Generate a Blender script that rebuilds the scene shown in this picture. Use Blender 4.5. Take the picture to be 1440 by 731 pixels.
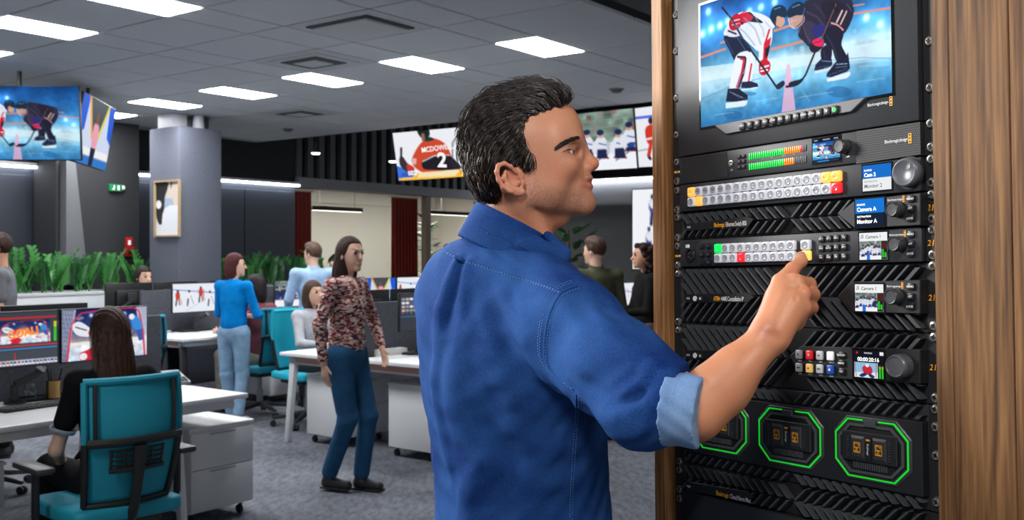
import bpy, bmesh, math, random
import numpy as np
from mathutils import Vector, Matrix
for _o in list(bpy.data.objects): bpy.data.objects.remove(_o)
scene = bpy.context.scene
COL = scene.collection
random.seed(7); RNG = np.random.default_rng(11)
R = math.radians
# ---------------------------------------------------------------- camera
F, CX, HZ, EYE = 1400.0, 720.0, 355.0, 1.55      # focal length in px of a 1440 px frame, horizon row, eye height
cam_d = bpy.data.cameras.new('camera'); cam = bpy.data.objects.new('camera', cam_d); COL.objects.link(cam)
cam.location = (0, 0, EYE); cam.rotation_euler = (R(90), 0, 0)
cam_d.sensor_width = 36; cam_d.lens = F/1440*36; cam_d.shift_y = -(365.5-HZ)/1440
cam_d.clip_start = .05; cam_d.clip_end = 200
cam_d.dof.use_dof = True; cam_d.dof.focus_distance = 1.42; cam_d.dof.aperture_fstop = 13
scene.camera = cam
# ---------------------------------------------------------------- world, added fill lights, exposure
wd = bpy.data.worlds.new('world'); scene.world = wd; wd.use_nodes = True
wd.node_tree.nodes['Background'].inputs[0].default_value = (.80, .88, 1, 1)
wd.node_tree.nodes['Background'].inputs[1].default_value = .36
vs = scene.view_settings
vs.view_transform = 'Standard'; vs.look = 'None'; vs.gamma = 1; vs.exposure = 0.0; vs.use_curve_mapping = False
CEIL = 3.2
def area(name, loc, target, size, power, color=(1, 1, 1), sy=None):
    d = bpy.data.lights.new(name, 'AREA'); d.energy = power; d.color = color; d.size = size
    if sy: d.shape = 'RECTANGLE'; d.size_y = sy
    o = bpy.data.objects.new(name, d); COL.objects.link(o); o.location = loc
    o.rotation_euler = (Vector(target)-Vector(loc)).to_track_quat('-Z', 'Y').to_euler()
    return o
area('fill_left', (-2.2, 2.3, 2.45), (.1, 1.6, 1.5), .9, 120, (1, .98, .96))  # added unseen light from the left for the rack fronts and shirt
area('fill_rear_left', (-1.2, 4.0, 3.1), (0, 1.7, 1.7), .9, 40, (.92, .96, 1))  # added unseen light aimed at the man from behind left
_l = area('fill_rack', (-.5, -.2, 2.85), (.48, 1.4, 1.55), .5, 6.5, (1, .97, .93)); _l.data.spread = R(75)  # added narrow light out of view that brightens the rack
area('fill_face', (1.3, .0, 2.6), (.1, 1.6, 1.7), .5, 20, (1, .90, .80))  # added warm light out of view that brightens the man's face
# ---------------------------------------------------------------- helpers: rays, frames
def ray(px, py): return Vector(((px-CX)/F, 1.0, (HZ-py)/F))
def at_y(px, py, Y):
    r = ray(px, py)*Y; return Vector((r.x, r.y, r.z+EYE))
def at_z(px, py, z):
    r = ray(px, py); return at_y(px, py, (z-EYE)/r.z)
AX, CC = Vector((.6, .8, 0)), Vector((-.8, .6, 0))       # the room's two directions: a (to the far right), c (to the far left)
ROOM_ROT = Matrix.Rotation(math.atan2(.8, .6), 4, 'Z')
def W(a, c, z=0): return AX*a+CC*c+Vector((0, 0, z))
def AC(p): return p.x*.6+p.y*.8, -p.x*.8+p.y*.6
def at_c(px, py, c):
    r = ray(px, py); return at_y(px, py, c/(r.x*-.8+.6))
def at_a(px, py, a):
    r = ray(px, py); return at_y(px, py, a/(r.x*.6+.8))
def room_m(a, c, z=0, rot=0): return Matrix.Translation(W(a, c, z)) @ ROOM_ROT @ Matrix.Rotation(rot, 4, 'Z')
# ---------------------------------------------------------------- helpers: materials
def s2l(v): return v/12.92 if v <= .04045 else ((v+.055)/1.055)**2.4
def rgb(*c):
    if len(c) == 1: c = c[0]
    return tuple(s2l(x/255) for x in c)
MATS = {}
def mat(name, col=(128, 128, 128), rough=.5, metal=0, emit=0, ecol=None, noise=None, bump=None, spec=.5, trans=0, alpha=1, coat=0, sheen=0):
    """noise=(scale, amount, detail): tints the colour; bump=(scale, strength, distance)."""
    if name in MATS: return MATS[name]
    m = bpy.data.materials.new(name); m.use_nodes = True; nt = m.node_tree; b = nt.nodes['Principled BSDF']
    c = rgb(col)+(1,)
    b.inputs['Base Color'].default_value = c; b.inputs['Roughness'].default_value = rough; b.inputs['Metallic'].default_value = metal
    b.inputs['Specular IOR Level'].default_value = spec
    if trans: b.inputs['Transmission Weight'].default_value = trans; b.inputs['IOR'].default_value = 1.45
    if alpha < 1: b.inputs['Alpha'].default_value = alpha
    if coat: b.inputs['Coat Weight'].default_value = coat
    if sheen: b.inputs['Sheen Weight'].default_value = sheen
    if emit:
        b.inputs['Emission Color'].default_value = rgb(ecol or col)+(1,); b.inputs['Emission Strength'].default_value = emit
    tc = nt.nodes.new('ShaderNodeTexCoord')
    if noise:
        n = nt.nodes.new('ShaderNodeTexNoise'); n.inputs['Scale'].default_value = noise[0]; n.inputs['Detail'].default_value = noise[2] if len(noise) > 2 else 4
        nt.links.new(tc.outputs['Object'], n.inputs['Vector'])
        r = nt.nodes.new('ShaderNodeValToRGB'); k = noise[1]
        r.color_ramp.elements[0].position = .3; r.color_ramp.elements[1].position = .7
        r.color_ramp.elements[0].color = tuple(x*(1-k) for x in c[:3])+(1,); r.color_ramp.elements[1].color = tuple(min(1, x*(1+k)) for x in c[:3])+(1,)
        nt.links.new(n.outputs['Fac'], r.inputs['Fac']); nt.links.new(r.outputs['Color'], b.inputs['Base Color'])
    if bump:
        n2 = nt.nodes.new('ShaderNodeTexNoise'); n2.inputs['Scale'].default_value = bump[0]; n2.inputs['Detail'].default_value = 5
        nt.links.new(tc.outputs['Object'], n2.inputs['Vector'])
        bp = nt.nodes.new('ShaderNodeBump'); bp.inputs['Strength'].default_value = bump[1]; bp.inputs['Distance'].default_value = bump[2]
        nt.links.new(n2.outputs['Fac'], bp.inputs['Height']); nt.links.new(bp.outputs['Normal'], b.inputs['Normal'])
    MATS[name] = m; return m
def attr_mat(name, rough=.5, emit=0, bump=None, spec=.5, metal=0, sheen=0):
    """colour from the mesh attribute 'Col' (print on the thing, or a screen's picture when emit is set)"""
    if name in MATS: return MATS[name]
    m = mat(name, (5, 5, 5) if emit else (128, 128, 128), rough, metal, bump=bump, spec=spec, sheen=sheen)
    nt = m.node_tree; b = nt.nodes['Principled BSDF']
    a = nt.nodes.new('ShaderNodeAttribute'); a.attribute_name = 'Col'
    if emit:
        nt.links.new(a.outputs['Color'], b.inputs['Emission Color']); b.inputs['Emission Strength'].default_value = emit
    else: nt.links.new(a.outputs['Color'], b.inputs['Base Color'])
    return m
# ---------------------------------------------------------------- helpers: meshes
def T(x, y, z): return Matrix.Translation((x, y, z))
def frame(x, z, o):                                       # matrix from an x axis, a rough z axis and an origin
    x = Vector(x).normalized(); y = Vector(z).cross(x).normalized(); z = x.cross(y)
    return Matrix(((x.x, y.x, z.x, o[0]), (x.y, y.y, z.y, o[1]), (x.z, y.z, z.z, o[2]), (0, 0, 0, 1)))
class MB:
    def __init__(s, M=None): s.v = []; s.f = []; s.M = M
    def add(s, vs, fs, M=None):
        n = len(s.v); M = M if M is not None else s.M
        for p in vs:
            p = Vector(p); s.v.append(tuple(M @ p) if M is not None else tuple(p))
        s.f += [tuple(i+n for i in f) for f in fs]; return s
    def box(s, c, d, M=None):
        x, y, z = (q/2 for q in d)
        return s.add([(c[0]+i*x, c[1]+j*y, c[2]+k*z) for k in (-1, 1) for j in (-1, 1) for i in (-1, 1)],
                     [(0, 2, 3, 1), (4, 5, 7, 6), (0, 1, 5, 4), (2, 6, 7, 3), (0, 4, 6, 2), (1, 3, 7, 5)], M)
    def b2(s, lo, hi, M=None):
        return s.box([(a+b)/2 for a, b in zip(lo, hi)], [abs(b-a) for a, b in zip(lo, hi)], M)
    def bar(s, p, q, w, h, up=(0, 0, 1), w2=None, h2=None):
        p, q = Vector(p), Vector(q); d = (q-p).normalized(); up = Vector(up)
        if abs(d.dot(up.normalized())) > .97: up = Vector((0, 1, 0))
        x = d.cross(up).normalized(); y = x.cross(d); w2 = w if w2 is None else w2; h2 = h if h2 is None else h2
        vs = [c+x*i*a/2+y*j*b/2 for c, a, b in ((p, w, h), (q, w2, h2)) for i, j in ((-1, -1), (1, -1), (1, 1), (-1, 1))]
        return s.add(vs, [(3, 2, 1, 0), (4, 5, 6, 7), (0, 1, 5, 4), (1, 2, 6, 5), (2, 3, 7, 6), (3, 0, 4, 7)])
    def tube(s, pts, r, n=8, cap=True, flat=1.0, up=(0, 0, 1)):
        pts = [Vector(p) for p in pts]; rs = r if hasattr(r, '__len__') else [r]*len(pts); vs = []; px = None
        for i, p in enumerate(pts):
            d = (pts[min(i+1, len(pts)-1)]-pts[max(i-1, 0)]).normalized()
            if px is None:
                u = Vector(up)
                if abs(d.dot(u)) > .95: u = Vector((1, 0, 0))
                px = d.cross(u).normalized()
            px = (px-d*px.dot(d)).normalized(); py = d.cross(px)
            vs += [p+px*math.cos(t)*rs[i]+py*math.sin(t)*rs[i]*flat for t in (2*math.pi*k/n for k in range(n))]
        fs = [(i*n+k, i*n+(k+1) % n, (i+1)*n+(k+1) % n, (i+1)*n+k) for i in range(len(pts)-1) for k in range(n)]
        if cap: fs += [tuple(range(n))[::-1], tuple((len(pts)-1)*n+k for k in range(n))]
        return s.add(vs, fs)
    def lathe(s, prof, n=24, M=None, arc=None):          # prof: (r, z) pairs about local z
        vs = []; fs = []; m = len(prof)
        for k in range(n):
            t = 2*math.pi*k/n; vs += [(r*math.cos(t), r*math.sin(t), z) for r, z in prof]
        for k in range(n):
            a, b = k*m, ((k+1) % n)*m; fs += [(a+i, b+i, b+i+1, a+i+1) for i in range(m-1)]
        if prof[0][0] > 1e-6: fs.append(tuple(k*m for k in range(n))[::-1])
        if prof[-1][0] > 1e-6: fs.append(tuple(k*m+m-1 for k in range(n)))
        return s.add(vs, fs, M)
    def prism(s, poly, y0, y1, M=None, inset=0, axis='y'):  # outline in (x, z), extruded y0 (front) to y1 (back)
        n = len(poly); P = poly; c = (sum(p[0] for p in P)/n, sum(p[1] for p in P)/n)
        def sh(p): 
            if not inset: return p
            d = math.hypot(p[0]-c[0], p[1]-c[1]) or 1; k = max(0, (d-inset)/d); return (c[0]+(p[0]-c[0])*k, c[1]+(p[1]-c[1])*k)
        put = (lambda p, y: (p[0], y, p[1])) if axis == 'y' else (lambda p, y: (p[0], p[1], y))
        vs = [put(sh(p), y0) for p in P]+[put(p, y1) for p in P]
        return s.add(vs, [tuple(range(n)), tuple(range(n, 2*n))[::-1]]+[(i, i+n, (i+1) % n+n, (i+1) % n) for i in range(n)], M)
    def mesh(s, name, bevel=0, seg=2, smooth=35, weld=False):
        me = bpy.data.meshes.new(name); me.from_pydata([tuple(p) for p in s.v], [], s.f)
        bm = bmesh.new(); bm.from_mesh(me)
        if weld: bmesh.ops.remove_doubles(bm, verts=bm.verts, dist=1e-5)
        bmesh.ops.recalc_face_normals(bm, faces=bm.faces)
        if bevel:
            es = [e for e in bm.edges if len(e.link_faces) == 2 and e.calc_face_angle(0) > .45]
            bmesh.ops.bevel(bm, geom=es, offset=bevel, segments=seg, profile=.5, affect='EDGES', clamp_overlap=True)
        bm.to_mesh(me); bm.free()
        if smooth: 
            me.shade_smooth(); me.set_sharp_from_angle(angle=R(smooth))
        return me
    def build(s, name, m, parent=None, **k): return link(name, s.mesh(name, **k), m, parent)
def link(name, me, m, parent=None):
    o = bpy.data.objects.new(name, me); COL.objects.link(o)
    if m is not None and not me.materials: me.materials.append(m)
    if parent is not None: o.parent = parent
    return o
def tag(o, label=None, cat=None, group=None, kind=None):
    if label: o['label'] = label
    if cat: o['category'] = cat
    if group: o['group'] = group
    if kind: o['kind'] = kind
    return o
def thing(name, label, cat, M=None, group=None, kind=None):
    o = bpy.data.objects.new(name, None); COL.objects.link(o); o.empty_display_size = .05
    if M is not None: o.matrix_world = M
    return tag(o, label, cat, group, kind)
def copy_tree(o, parent=None):
    c = o.copy(); COL.objects.link(c); c.parent = parent
    if parent is not None: c.matrix_parent_inverse = o.matrix_parent_inverse.copy(); c.matrix_basis = o.matrix_basis.copy()
    for ch in o.children: copy_tree(ch, c)
    return c
def struct(name, mb, m, parent=None, label=None, cat=None, **k):
    o = mb.build(name, m, parent, **k)
    if parent is None: tag(o, label, cat, kind='structure')
    return o
# lettering: the built-in font turned into a mesh lying in the local x-z plane, facing -y
def text_mesh(body, size, align='LEFT', ext=.0, space=1.0, squeeze=1.0, bold=0, shear=0):
    cu = bpy.data.curves.new('t', 'FONT'); cu.body = body; cu.size = size; cu.align_x = align; cu.align_y = 'CENTER'
    cu.space_character = space; cu.extrude = ext; cu.offset = bold; cu.resolution_u = 3; cu.shear = shear
    ob = bpy.data.objects.new('t', cu); me0 = ob.to_mesh(); me = me0.copy(); ob.to_mesh_clear()
    bpy.data.objects.remove(ob); bpy.data.curves.remove(cu)
    me.transform(Matrix(((squeeze, 0, 0, 0), (0, 0, -1, 0), (0, 1, 0, 0), (0, 0, 0, 1)))); me.name = 'lettering'
    return me
def text(body, size, M, m, parent, name='lettering', **k):
    o = link(name, text_mesh(body, size, **k), m, parent); o.matrix_basis = M; return o
# ---------------------------------------------------------------- screens: a small painter whose pixels become vertex colours
def homog(src, dst):
    A = []; b = []
    for (x, y), (u, v) in zip(src, dst):
        A.append([x, y, 1, 0, 0, 0, -u*x, -u*y]); b.append(u); A.append([0, 0, 0, x, y, 1, -v*x, -v*y]); b.append(v)
    h = np.linalg.solve(np.array(A, float), np.array(b, float)); return np.append(h, 1).reshape(3, 3)
class Canvas:
    SS = 3
    def __init__(s, w, h, col=(0, 0, 0), quad=None):
        s.w, s.h = w, h; s.W, s.H = w*s.SS, h*s.SS; s.im = np.empty((s.H, s.W, 3)); s.im[:] = np.array(col)/255.
        s.yy, s.xx = np.mgrid[0:s.H, 0:s.W]; s.xx = (s.xx+.5)/s.W; s.yy = (s.yy+.5)/s.H
        s.Hm = homog(quad, [(0, 0), (1, 0), (1, 1), (0, 1)]) if quad else None    # corners TL TR BR BL
        s.asp = w/h
    def m(s, pts):
        P = np.array(pts, float)
        if s.Hm is None: return P
        q = np.c_[P, np.ones(len(P))] @ s.Hm.T; return q[:, :2]/q[:, 2:]
    def put(s, mask, col, al=1.0):
        mk = (mask*al)[..., None]; s.im = s.im*(1-mk)+mk*np.array(col)/255.
    def poly(s, pts, col, al=1.0):
        P = s.m(pts); x0, y0 = P.min(0); x1, y1 = P.max(0)
        i0, i1 = max(0, int(y0*s.H)-1), min(s.H, int(y1*s.H)+2); j0, j1 = max(0, int(x0*s.W)-1), min(s.W, int(x1*s.W)+2)
        if i1 <= i0 or j1 <= j0: return s
        X = s.xx[i0:i1, j0:j1]; Y = s.yy[i0:i1, j0:j1]; c = np.zeros(X.shape, bool); n = len(P)
        for k in range(n):
            (ax, ay), (bx, by) = P[k], P[(k+1) % n]
            if ay == by: continue
            c ^= ((ay > Y) != (by > Y)) & (X < (bx-ax)*(Y-ay)/(by-ay)+ax)
        mk = (c*al)[..., None]; s.im[i0:i1, j0:j1] = s.im[i0:i1, j0:j1]*(1-mk)+mk*np.array(col)/255.; return s
    def curve(s, pts, n=5):
        P = np.array(pts, float); out = []; L = len(P)
        for i in range(L):
            p0, p1, p2, p3 = P[i-1], P[i], P[(i+1) % L], P[(i+2) % L]
            for t in np.linspace(0, 1, n, endpoint=False):
                out.append(.5*(2*p1+(p2-p0)*t+(2*p0-5*p1+4*p2-p3)*t*t+(3*p1-p0-3*p2+p3)*t**3))
        return out
    def blob(s, pts, col, al=1.0): return s.poly(s.curve(pts), col, al)
    def ell(s, c, rx, ry, col, rot=0, al=1.0, n=20):
        cr, sr = math.cos(R(rot)), math.sin(R(rot))
        return s.poly([(c[0]+rx*math.cos(t)*cr-ry*math.sin(t)*sr, c[1]+rx*math.cos(t)*sr+ry*math.sin(t)*cr) for t in np.linspace(0, 2*math.pi, n, endpoint=False)], col, al)
    def line(s, pts, w, col, al=1.0):
        for p, q in zip(pts[:-1], pts[1:]):
            d = np.array(q, float)-np.array(p, float); L = math.hypot(*d) or 1; nrm = np.array((-d[1], d[0]))/L*w/2
            s.poly([np.array(p)+nrm, np.array(q)+nrm, np.array(q)-nrm, np.array(p)-nrm], col, al)
        return s
    def glow(s, c, r, col, al=1.0):
        (cx, cy), = s.m([c]); (ex, ey), = s.m([(c[0]+r, c[1])]); rr = math.hypot(ex-cx, (ey-cy)/s.asp) or .01
        d2 = ((s.xx-cx)**2+((s.yy-cy)/s.asp)**2)/rr**2; mk = np.exp(-d2*2)*al; s.im = s.im+mk[..., None]*np.array(col)/255.; return s
    def vgrad(s, stops):
        ys = [t for t, _ in stops]; cs = np.array([c for _, c in stops])/255.
        for k in range(3): s.im[..., k] = np.interp(s.yy, ys, cs[:, k])
        return s
    def noise(s, n, amp, seed=1):
        g = np.random.default_rng(seed); k = g.normal(size=(n+2, int(n*s.asp)+2)); yi = s.yy*n; xi = s.xx*n*s.asp
        i, j = yi.astype(int), xi.astype(int); fy, fx = yi-i, xi-j
        v = (k[i, j]*(1-fx)+k[i, j+1]*fx)*(1-fy)+(k[i+1, j]*(1-fx)+k[i+1, j+1]*fx)*fy
        s.im = s.im*(1+amp*v[..., None]); return s
    def pixels(s):
        a = np.clip(s.im, 0, 1).reshape(s.h, s.SS, s.w, s.SS, 3).mean((1, 3)); return np.where(a <= .04045, a/12.92, ((a+.055)/1.055)**2.4)
def picture(cv, width, height, parent, M, emit=1.0, name='picture'):
    """the canvas as a flat vertex-coloured sheet, local x-z plane centred on the origin, facing -y"""
    w, h = cv.w, cv.h; pix = cv.pixels()
    xs = np.linspace(-width/2, width/2, w); zs = np.linspace(height/2, -height/2, h)
    v = np.zeros((h, w, 3)); v[..., 0] = xs[None]; v[..., 2] = zs[:, None]
    idx = np.arange(w*h).reshape(h, w); f = np.stack([idx[:-1, :-1], idx[1:, :-1], idx[1:, 1:], idx[:-1, 1:]], -1).reshape(-1, 4)
    me = bpy.data.meshes.new(name); me.vertices.add(w*h); me.vertices.foreach_set('co', v.ravel())
    me.loops.add(f.size); me.loops.foreach_set('vertex_index', f.ravel().astype(np.int32))
    me.polygons.add(len(f)); me.polygons.foreach_set('loop_start', np.arange(0, f.size, 4, dtype=np.int32))
    me.update(calc_edges=True); me.validate()
    at = me.color_attributes.new('Col', 'FLOAT_COLOR', 'POINT'); at.data.foreach_set('color', np.c_[pix.reshape(-1, 3), np.ones(w*h)].ravel())
    m = attr_mat('screen_picture_%.2f' % emit, rough=.6, emit=emit, spec=.02) if emit else attr_mat('print', rough=.6)
    o = link(name, me, m, parent); o.matrix_basis = M; return o
# ---------------------------------------------------------------- soft bodies: distance fields meshed by surface nets
def V3(p): return np.array((p[0], p[1], p[2]), float)
class Field:
    def __init__(s, lo, hi, h):
        s.lo = V3(lo); s.h = h; s.n = np.maximum(4, np.ceil((V3(hi)-s.lo)/h).astype(int)+1)
        s.d = np.full(tuple(s.n), .25, np.float32); s.ax = [s.lo[i]+h*np.arange(s.n[i], dtype=np.float64) for i in range(3)]
    def block(s, lo, hi, pad):
        a = np.clip(np.floor((lo-pad-s.lo)/s.h).astype(int), 0, s.n); b = np.clip(np.ceil((hi+pad-s.lo)/s.h).astype(int)+1, 0, s.n)
        if np.any(b <= a): return None, None
        sl = tuple(slice(a[i], b[i]) for i in range(3)); X = s.ax[0][sl[0]][:, None, None], s.ax[1][sl[1]][None, :, None], s.ax[2][sl[2]][None, None, :]
        return sl, X
    def add(s, prim, k=.01):
        lo, hi, f = prim; sl, X = s.block(lo, hi, k+3*s.h+.02)
        if sl is None: return s
        e = f(*X).astype(np.float32); d = s.d[sl]
        if k > 0: hh = np.clip(.5+.5*(d-e)/k, 0, 1); s.d[sl] = d*(1-hh)+e*hh-k*hh*(1-hh)
        else: s.d[sl] = np.minimum(d, e)
        return s
    def sub(s, prim, k=.005):
        lo, hi, f = prim; sl, X = s.block(lo, hi, k+2*s.h)
        if sl is None: return s
        e = -f(*X).astype(np.float32); d = s.d[sl]; hh = np.clip(.5-.5*(d-e)/max(k, 1e-6), 0, 1); s.d[sl] = d*(1-hh)+e*hh+k*hh*(1-hh); return s
    def fold(s, pts, amp, w):
        """raise (amp>0) or press in a soft fold along a polyline; w is one width or one per point"""
        P = [V3(p) for p in pts]; ws = w if hasattr(w, '__len__') else [w]*len(P); am = amp if hasattr(amp, '__len__') else [amp]*len(P); W = max(ws)*2.6
        lo = np.min(P, 0); hi = np.max(P, 0); sl, X = s.block(lo, hi, W)
        if sl is None: return s
        best = None
        for i in range(len(P)-1):
            a, b = P[i], P[i+1]; ab = b-a; L = ab@ab+1e-12; px, py, pz = X[0]-a[0], X[1]-a[1], X[2]-a[2]
            t = np.clip((px*ab[0]+py*ab[1]+pz*ab[2])/L, 0, 1); q = (px-t*ab[0])**2+(py-t*ab[1])**2+(pz-t*ab[2])**2
            e = (am[i]+(am[i+1]-am[i])*t)*np.exp(-q/(ws[i]+(ws[i+1]-ws[i])*t)**2)
            best = e if best is None else np.where(np.abs(e) > np.abs(best), e, best)
        s.d[sl] -= best.astype(np.float32); return s
    def cut(s, p, n, k=.002, rad=None):
        """keep only the side of the plane that n points away from"""
        n = V3(n)/np.linalg.norm(V3(n)); p = V3(p); e = ((s.ax[0]-p[0])*n[0])[:, None, None]+((s.ax[1]-p[1])*n[1])[None, :, None]+((s.ax[2]-p[2])*n[2])[None, None, :]
        if rad is not None:
            q = ((s.ax[0]-p[0])**2)[:, None, None]+((s.ax[1]-p[1])**2)[None, :, None]+((s.ax[2]-p[2])**2)[None, None, :]; e = np.where(q < rad*rad, e, -9)
        s.d = np.maximum(s.d, e.astype(np.float32)); return s
    def apply(s, f):
        s.d = f(s.d, s.ax[0][:, None, None], s.ax[1][None, :, None], s.ax[2][None, None, :]).astype(np.float32); return s
    def mesh(s, iters=1):
        d = s.d; ins = d < 0; n = d.shape
        c = np.zeros(tuple(k-1 for k in n), np.int8)
        for dx in (0, 1):
            for dy in (0, 1):
                for dz in (0, 1): c += ins[dx:n[0]-1+dx, dy:n[1]-1+dy, dz:n[2]-1+dz]
        I = np.argwhere((c > 0) & (c < 8)); idx = np.full(c.shape, -1, np.int32); idx[tuple(I.T)] = np.arange(len(I))
        acc = np.zeros((len(I), 3)); cnt = np.zeros(len(I)); cor = [(a, b, e) for a in (0, 1) for b in (0, 1) for e in (0, 1)]
        for p in cor:
            for ax in range(3):
                if p[ax]: continue
                q = list(p); q[ax] = 1; d0 = d[I[:, 0]+p[0], I[:, 1]+p[1], I[:, 2]+p[2]]; d1 = d[I[:, 0]+q[0], I[:, 1]+q[1], I[:, 2]+q[2]]
                m = (d0 < 0) != (d1 < 0); t = np.where(m, d0/np.where(m, d0-d1, 1), 0); pt = np.array(p, float)[None].repeat(len(I), 0); pt[:, ax] += t; acc[m] += pt[m]; cnt[m] += 1
        v = (I+acc/cnt[:, None])*s.h+s.lo; F_ = []
        for ax in range(3):
            sl0 = [slice(None)]*3; sl1 = [slice(None)]*3; sl0[ax] = slice(0, -1); sl1[ax] = slice(1, None); a, b = ins[tuple(sl0)], ins[tuple(sl1)]
            E = np.argwhere(a != b); o1, o2 = [i for i in range(3) if i != ax]
            ok = (E[:, o1] > 0) & (E[:, o2] > 0) & (E[:, o1] < n[o1]-1) & (E[:, o2] < n[o2]-1); E = E[ok]; fl = a[tuple(E.T)]
            def g(u, w): q = E.copy(); q[:, o1] -= u; q[:, o2] -= w; return idx[tuple(q.T)]
            qd = np.stack([g(1, 1), g(0, 1), g(0, 0), g(1, 0)], 1); flip = fl if ax != 1 else ~fl; qd[~flip] = qd[~flip][:, ::-1]; F_.append(qd)
        f = np.concatenate(F_); f = f[(f >= 0).all(1)]
        for _ in range(iters):                                  # a little Laplacian smoothing against voxel stepping
            sm = np.zeros_like(v); ct = np.zeros(len(v))
            for i in range(4):
                np.add.at(sm, f[:, i], v[f[:, (i+1) % 4]]); np.add.at(sm, f[:, i], v[f[:, i-1]]); np.add.at(ct, f[:, i], 2)
            v = v*.5+.5*sm/np.maximum(ct, 1)[:, None]
        return v, f
def ell(c, r, Rm=None):
    c = V3(c); r = V3(r); m = max(r)
    if Rm is None:
        def f(X, Y, Z):
            k0 = np.sqrt(((X-c[0])/r[0])**2+((Y-c[1])/r[1])**2+((Z-c[2])/r[2])**2); k1 = np.sqrt(((X-c[0])/r[0]**2)**2+((Y-c[1])/r[1]**2)**2+((Z-c[2])/r[2]**2)**2); return k0*(k0-1)/np.maximum(k1, 1e-6)
        return c-r, c+r, f
    A = np.array(Rm, float)                                   # rows: the ellipsoid's own axes
    def f(X, Y, Z):
        x, y, z = X-c[0], Y-c[1], Z-c[2]; q = [A[i, 0]*x+A[i, 1]*y+A[i, 2]*z for i in range(3)]
        k0 = np.sqrt(sum((q[i]/r[i])**2 for i in range(3))); k1 = np.sqrt(sum((q[i]/r[i]**2)**2 for i in range(3))); return k0*(k0-1)/np.maximum(k1, 1e-6)
    e = np.sqrt(((A*r[:, None])**2).sum(0)); return c-e, c+e, f
def cone(a, b, ra, rb, flat=None):
    """a limb piece from a to b; flat=(axis, factor) squeezes it along an axis"""
    a, b = V3(a), V3(b); ab = b-a; L = ab@ab+1e-12; m = max(ra, rb)
    fa = None
    if flat is not None: fa = V3(flat[0]); fa = fa/np.linalg.norm(fa); fk = 1/flat[1]-1
    def f(X, Y, Z):
        x, y, z = X-a[0], Y-a[1], Z-a[2]; t = np.clip((x*ab[0]+y*ab[1]+z*ab[2])/L, 0, 1); x, y, z = x-t*ab[0], y-t*ab[1], z-t*ab[2]
        if fa is not None: s_ = (x*fa[0]+y*fa[1]+z*fa[2])*fk; x, y, z = x+s_*fa[0], y+s_*fa[1], z+s_*fa[2]
        return np.sqrt(x*x+y*y+z*z)-(ra+(rb-ra)*t)
    return np.minimum(a, b)-m, np.maximum(a, b)+m, f
def chain(fld, pts, rs, k=.012, **kw):
    for i in range(len(pts)-1): fld.add(cone(pts[i], pts[i+1], rs[i], rs[i+1], **kw), k if i else k)
    return fld
def soft(name, vf, m, parent, cols=None):
    v, f = vf; me = bpy.data.meshes.new(name); me.vertices.add(len(v)); me.vertices.foreach_set('co', np.asarray(v, np.float32).ravel())
    me.loops.add(f.size); me.loops.foreach_set('vertex_index', f.ravel().astype(np.int32)); me.polygons.add(len(f)); me.polygons.foreach_set('loop_start', np.arange(0, f.size, 4, dtype=np.int32))
    me.update(calc_edges=True); me.validate(); me.shade_smooth()
    if cols is not None:
        at = me.color_attributes.new('Col', 'FLOAT_COLOR', 'POINT'); at.data.foreach_set('color', np.c_[cols, np.ones(len(v))].astype(np.float32).ravel())
    o = link(name, me, m, parent); return o
def join_vf(*vfs):
    vs = []; fs = []; n = 0
    for v, f in vfs: vs.append(v); fs.append(f+n); n += len(v)
    return np.concatenate(vs), np.concatenate(fs)
def L3(c): return np.array(rgb(c))
def poly_sdf(P):
    """signed distance to a closed outline, vectorised (negative inside)"""
    P = np.array(P, float)
    def f(x, y):
        d = np.full(np.broadcast(x, y).shape, 1e9); s_ = np.ones(d.shape); n = len(P)
        for i in range(n):
            a, b = P[i-1], P[i]; e = b-a; wx, wy = x-a[0], y-a[1]; t = np.clip((wx*e[0]+wy*e[1])/(e@e+1e-12), 0, 1); d = np.minimum(d, (wx-t*e[0])**2+(wy-t*e[1])**2)
            c = ((a[1] <= y) & (b[1] > y) & (e[0]*wy-e[1]*wx > 0)) | ((a[1] > y) & (b[1] <= y) & (e[0]*wy-e[1]*wx < 0)); s_ = np.where(c, -s_, s_)
        return np.sqrt(d)*s_
    return f
# ---------------------------------------------------------------- the room
m_carpet = mat('grey carpet', (106, 109, 116), .95, noise=(2.2, .22, 8), bump=(260, .5, .004), spec=.15)
nt = m_carpet.node_tree                                     # a second, finer mottling over the broad one
_n = nt.nodes.new('ShaderNodeTexNoise'); _n.inputs['Scale'].default_value = 26; _n.inputs['Detail'].default_value = 8; _n.inputs['Roughness'].default_value = .7
_mp = nt.nodes.new('ShaderNodeMapping'); _mp.inputs['Rotation'].default_value = (0, 0, R(37)); _mp.inputs['Scale'].default_value = (1, .35, 1)
_tc = [n for n in nt.nodes if n.type == 'TEX_COORD'][0]; nt.links.new(_tc.outputs['Object'], _mp.inputs['Vector']); nt.links.new(_mp.outputs['Vector'], _n.inputs['Vector'])
_r = nt.nodes.new('ShaderNodeValToRGB'); _r.color_ramp.elements[0].position = .35; _r.color_ramp.elements[0].color = (.55, .55, .56, 1); _r.color_ramp.elements[1].position = .65; _r.color_ramp.elements[1].color = (1.15, 1.15, 1.15, 1)
_mx = nt.nodes.new('ShaderNodeMix'); _mx.data_type = 'RGBA'; _mx.blend_type = 'MULTIPLY'; _mx.inputs['Factor'].default_value = 1
_b = nt.nodes['Principled BSDF']; _src = _b.inputs['Base Color'].links[0].from_socket
nt.links.new(_n.outputs['Fac'], _r.inputs['Fac']); nt.links.new(_src, _mx.inputs['A']); nt.links.new(_r.outputs['Color'], _mx.inputs['B']); nt.links.new(_mx.outputs['Result'], _b.inputs['Base Color'])
struct('floor', MB().b2((-16, -2, -.1), (8, 24, 0)), m_carpet, label='mottled grey office carpet', cat='floor', smooth=0)
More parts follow.
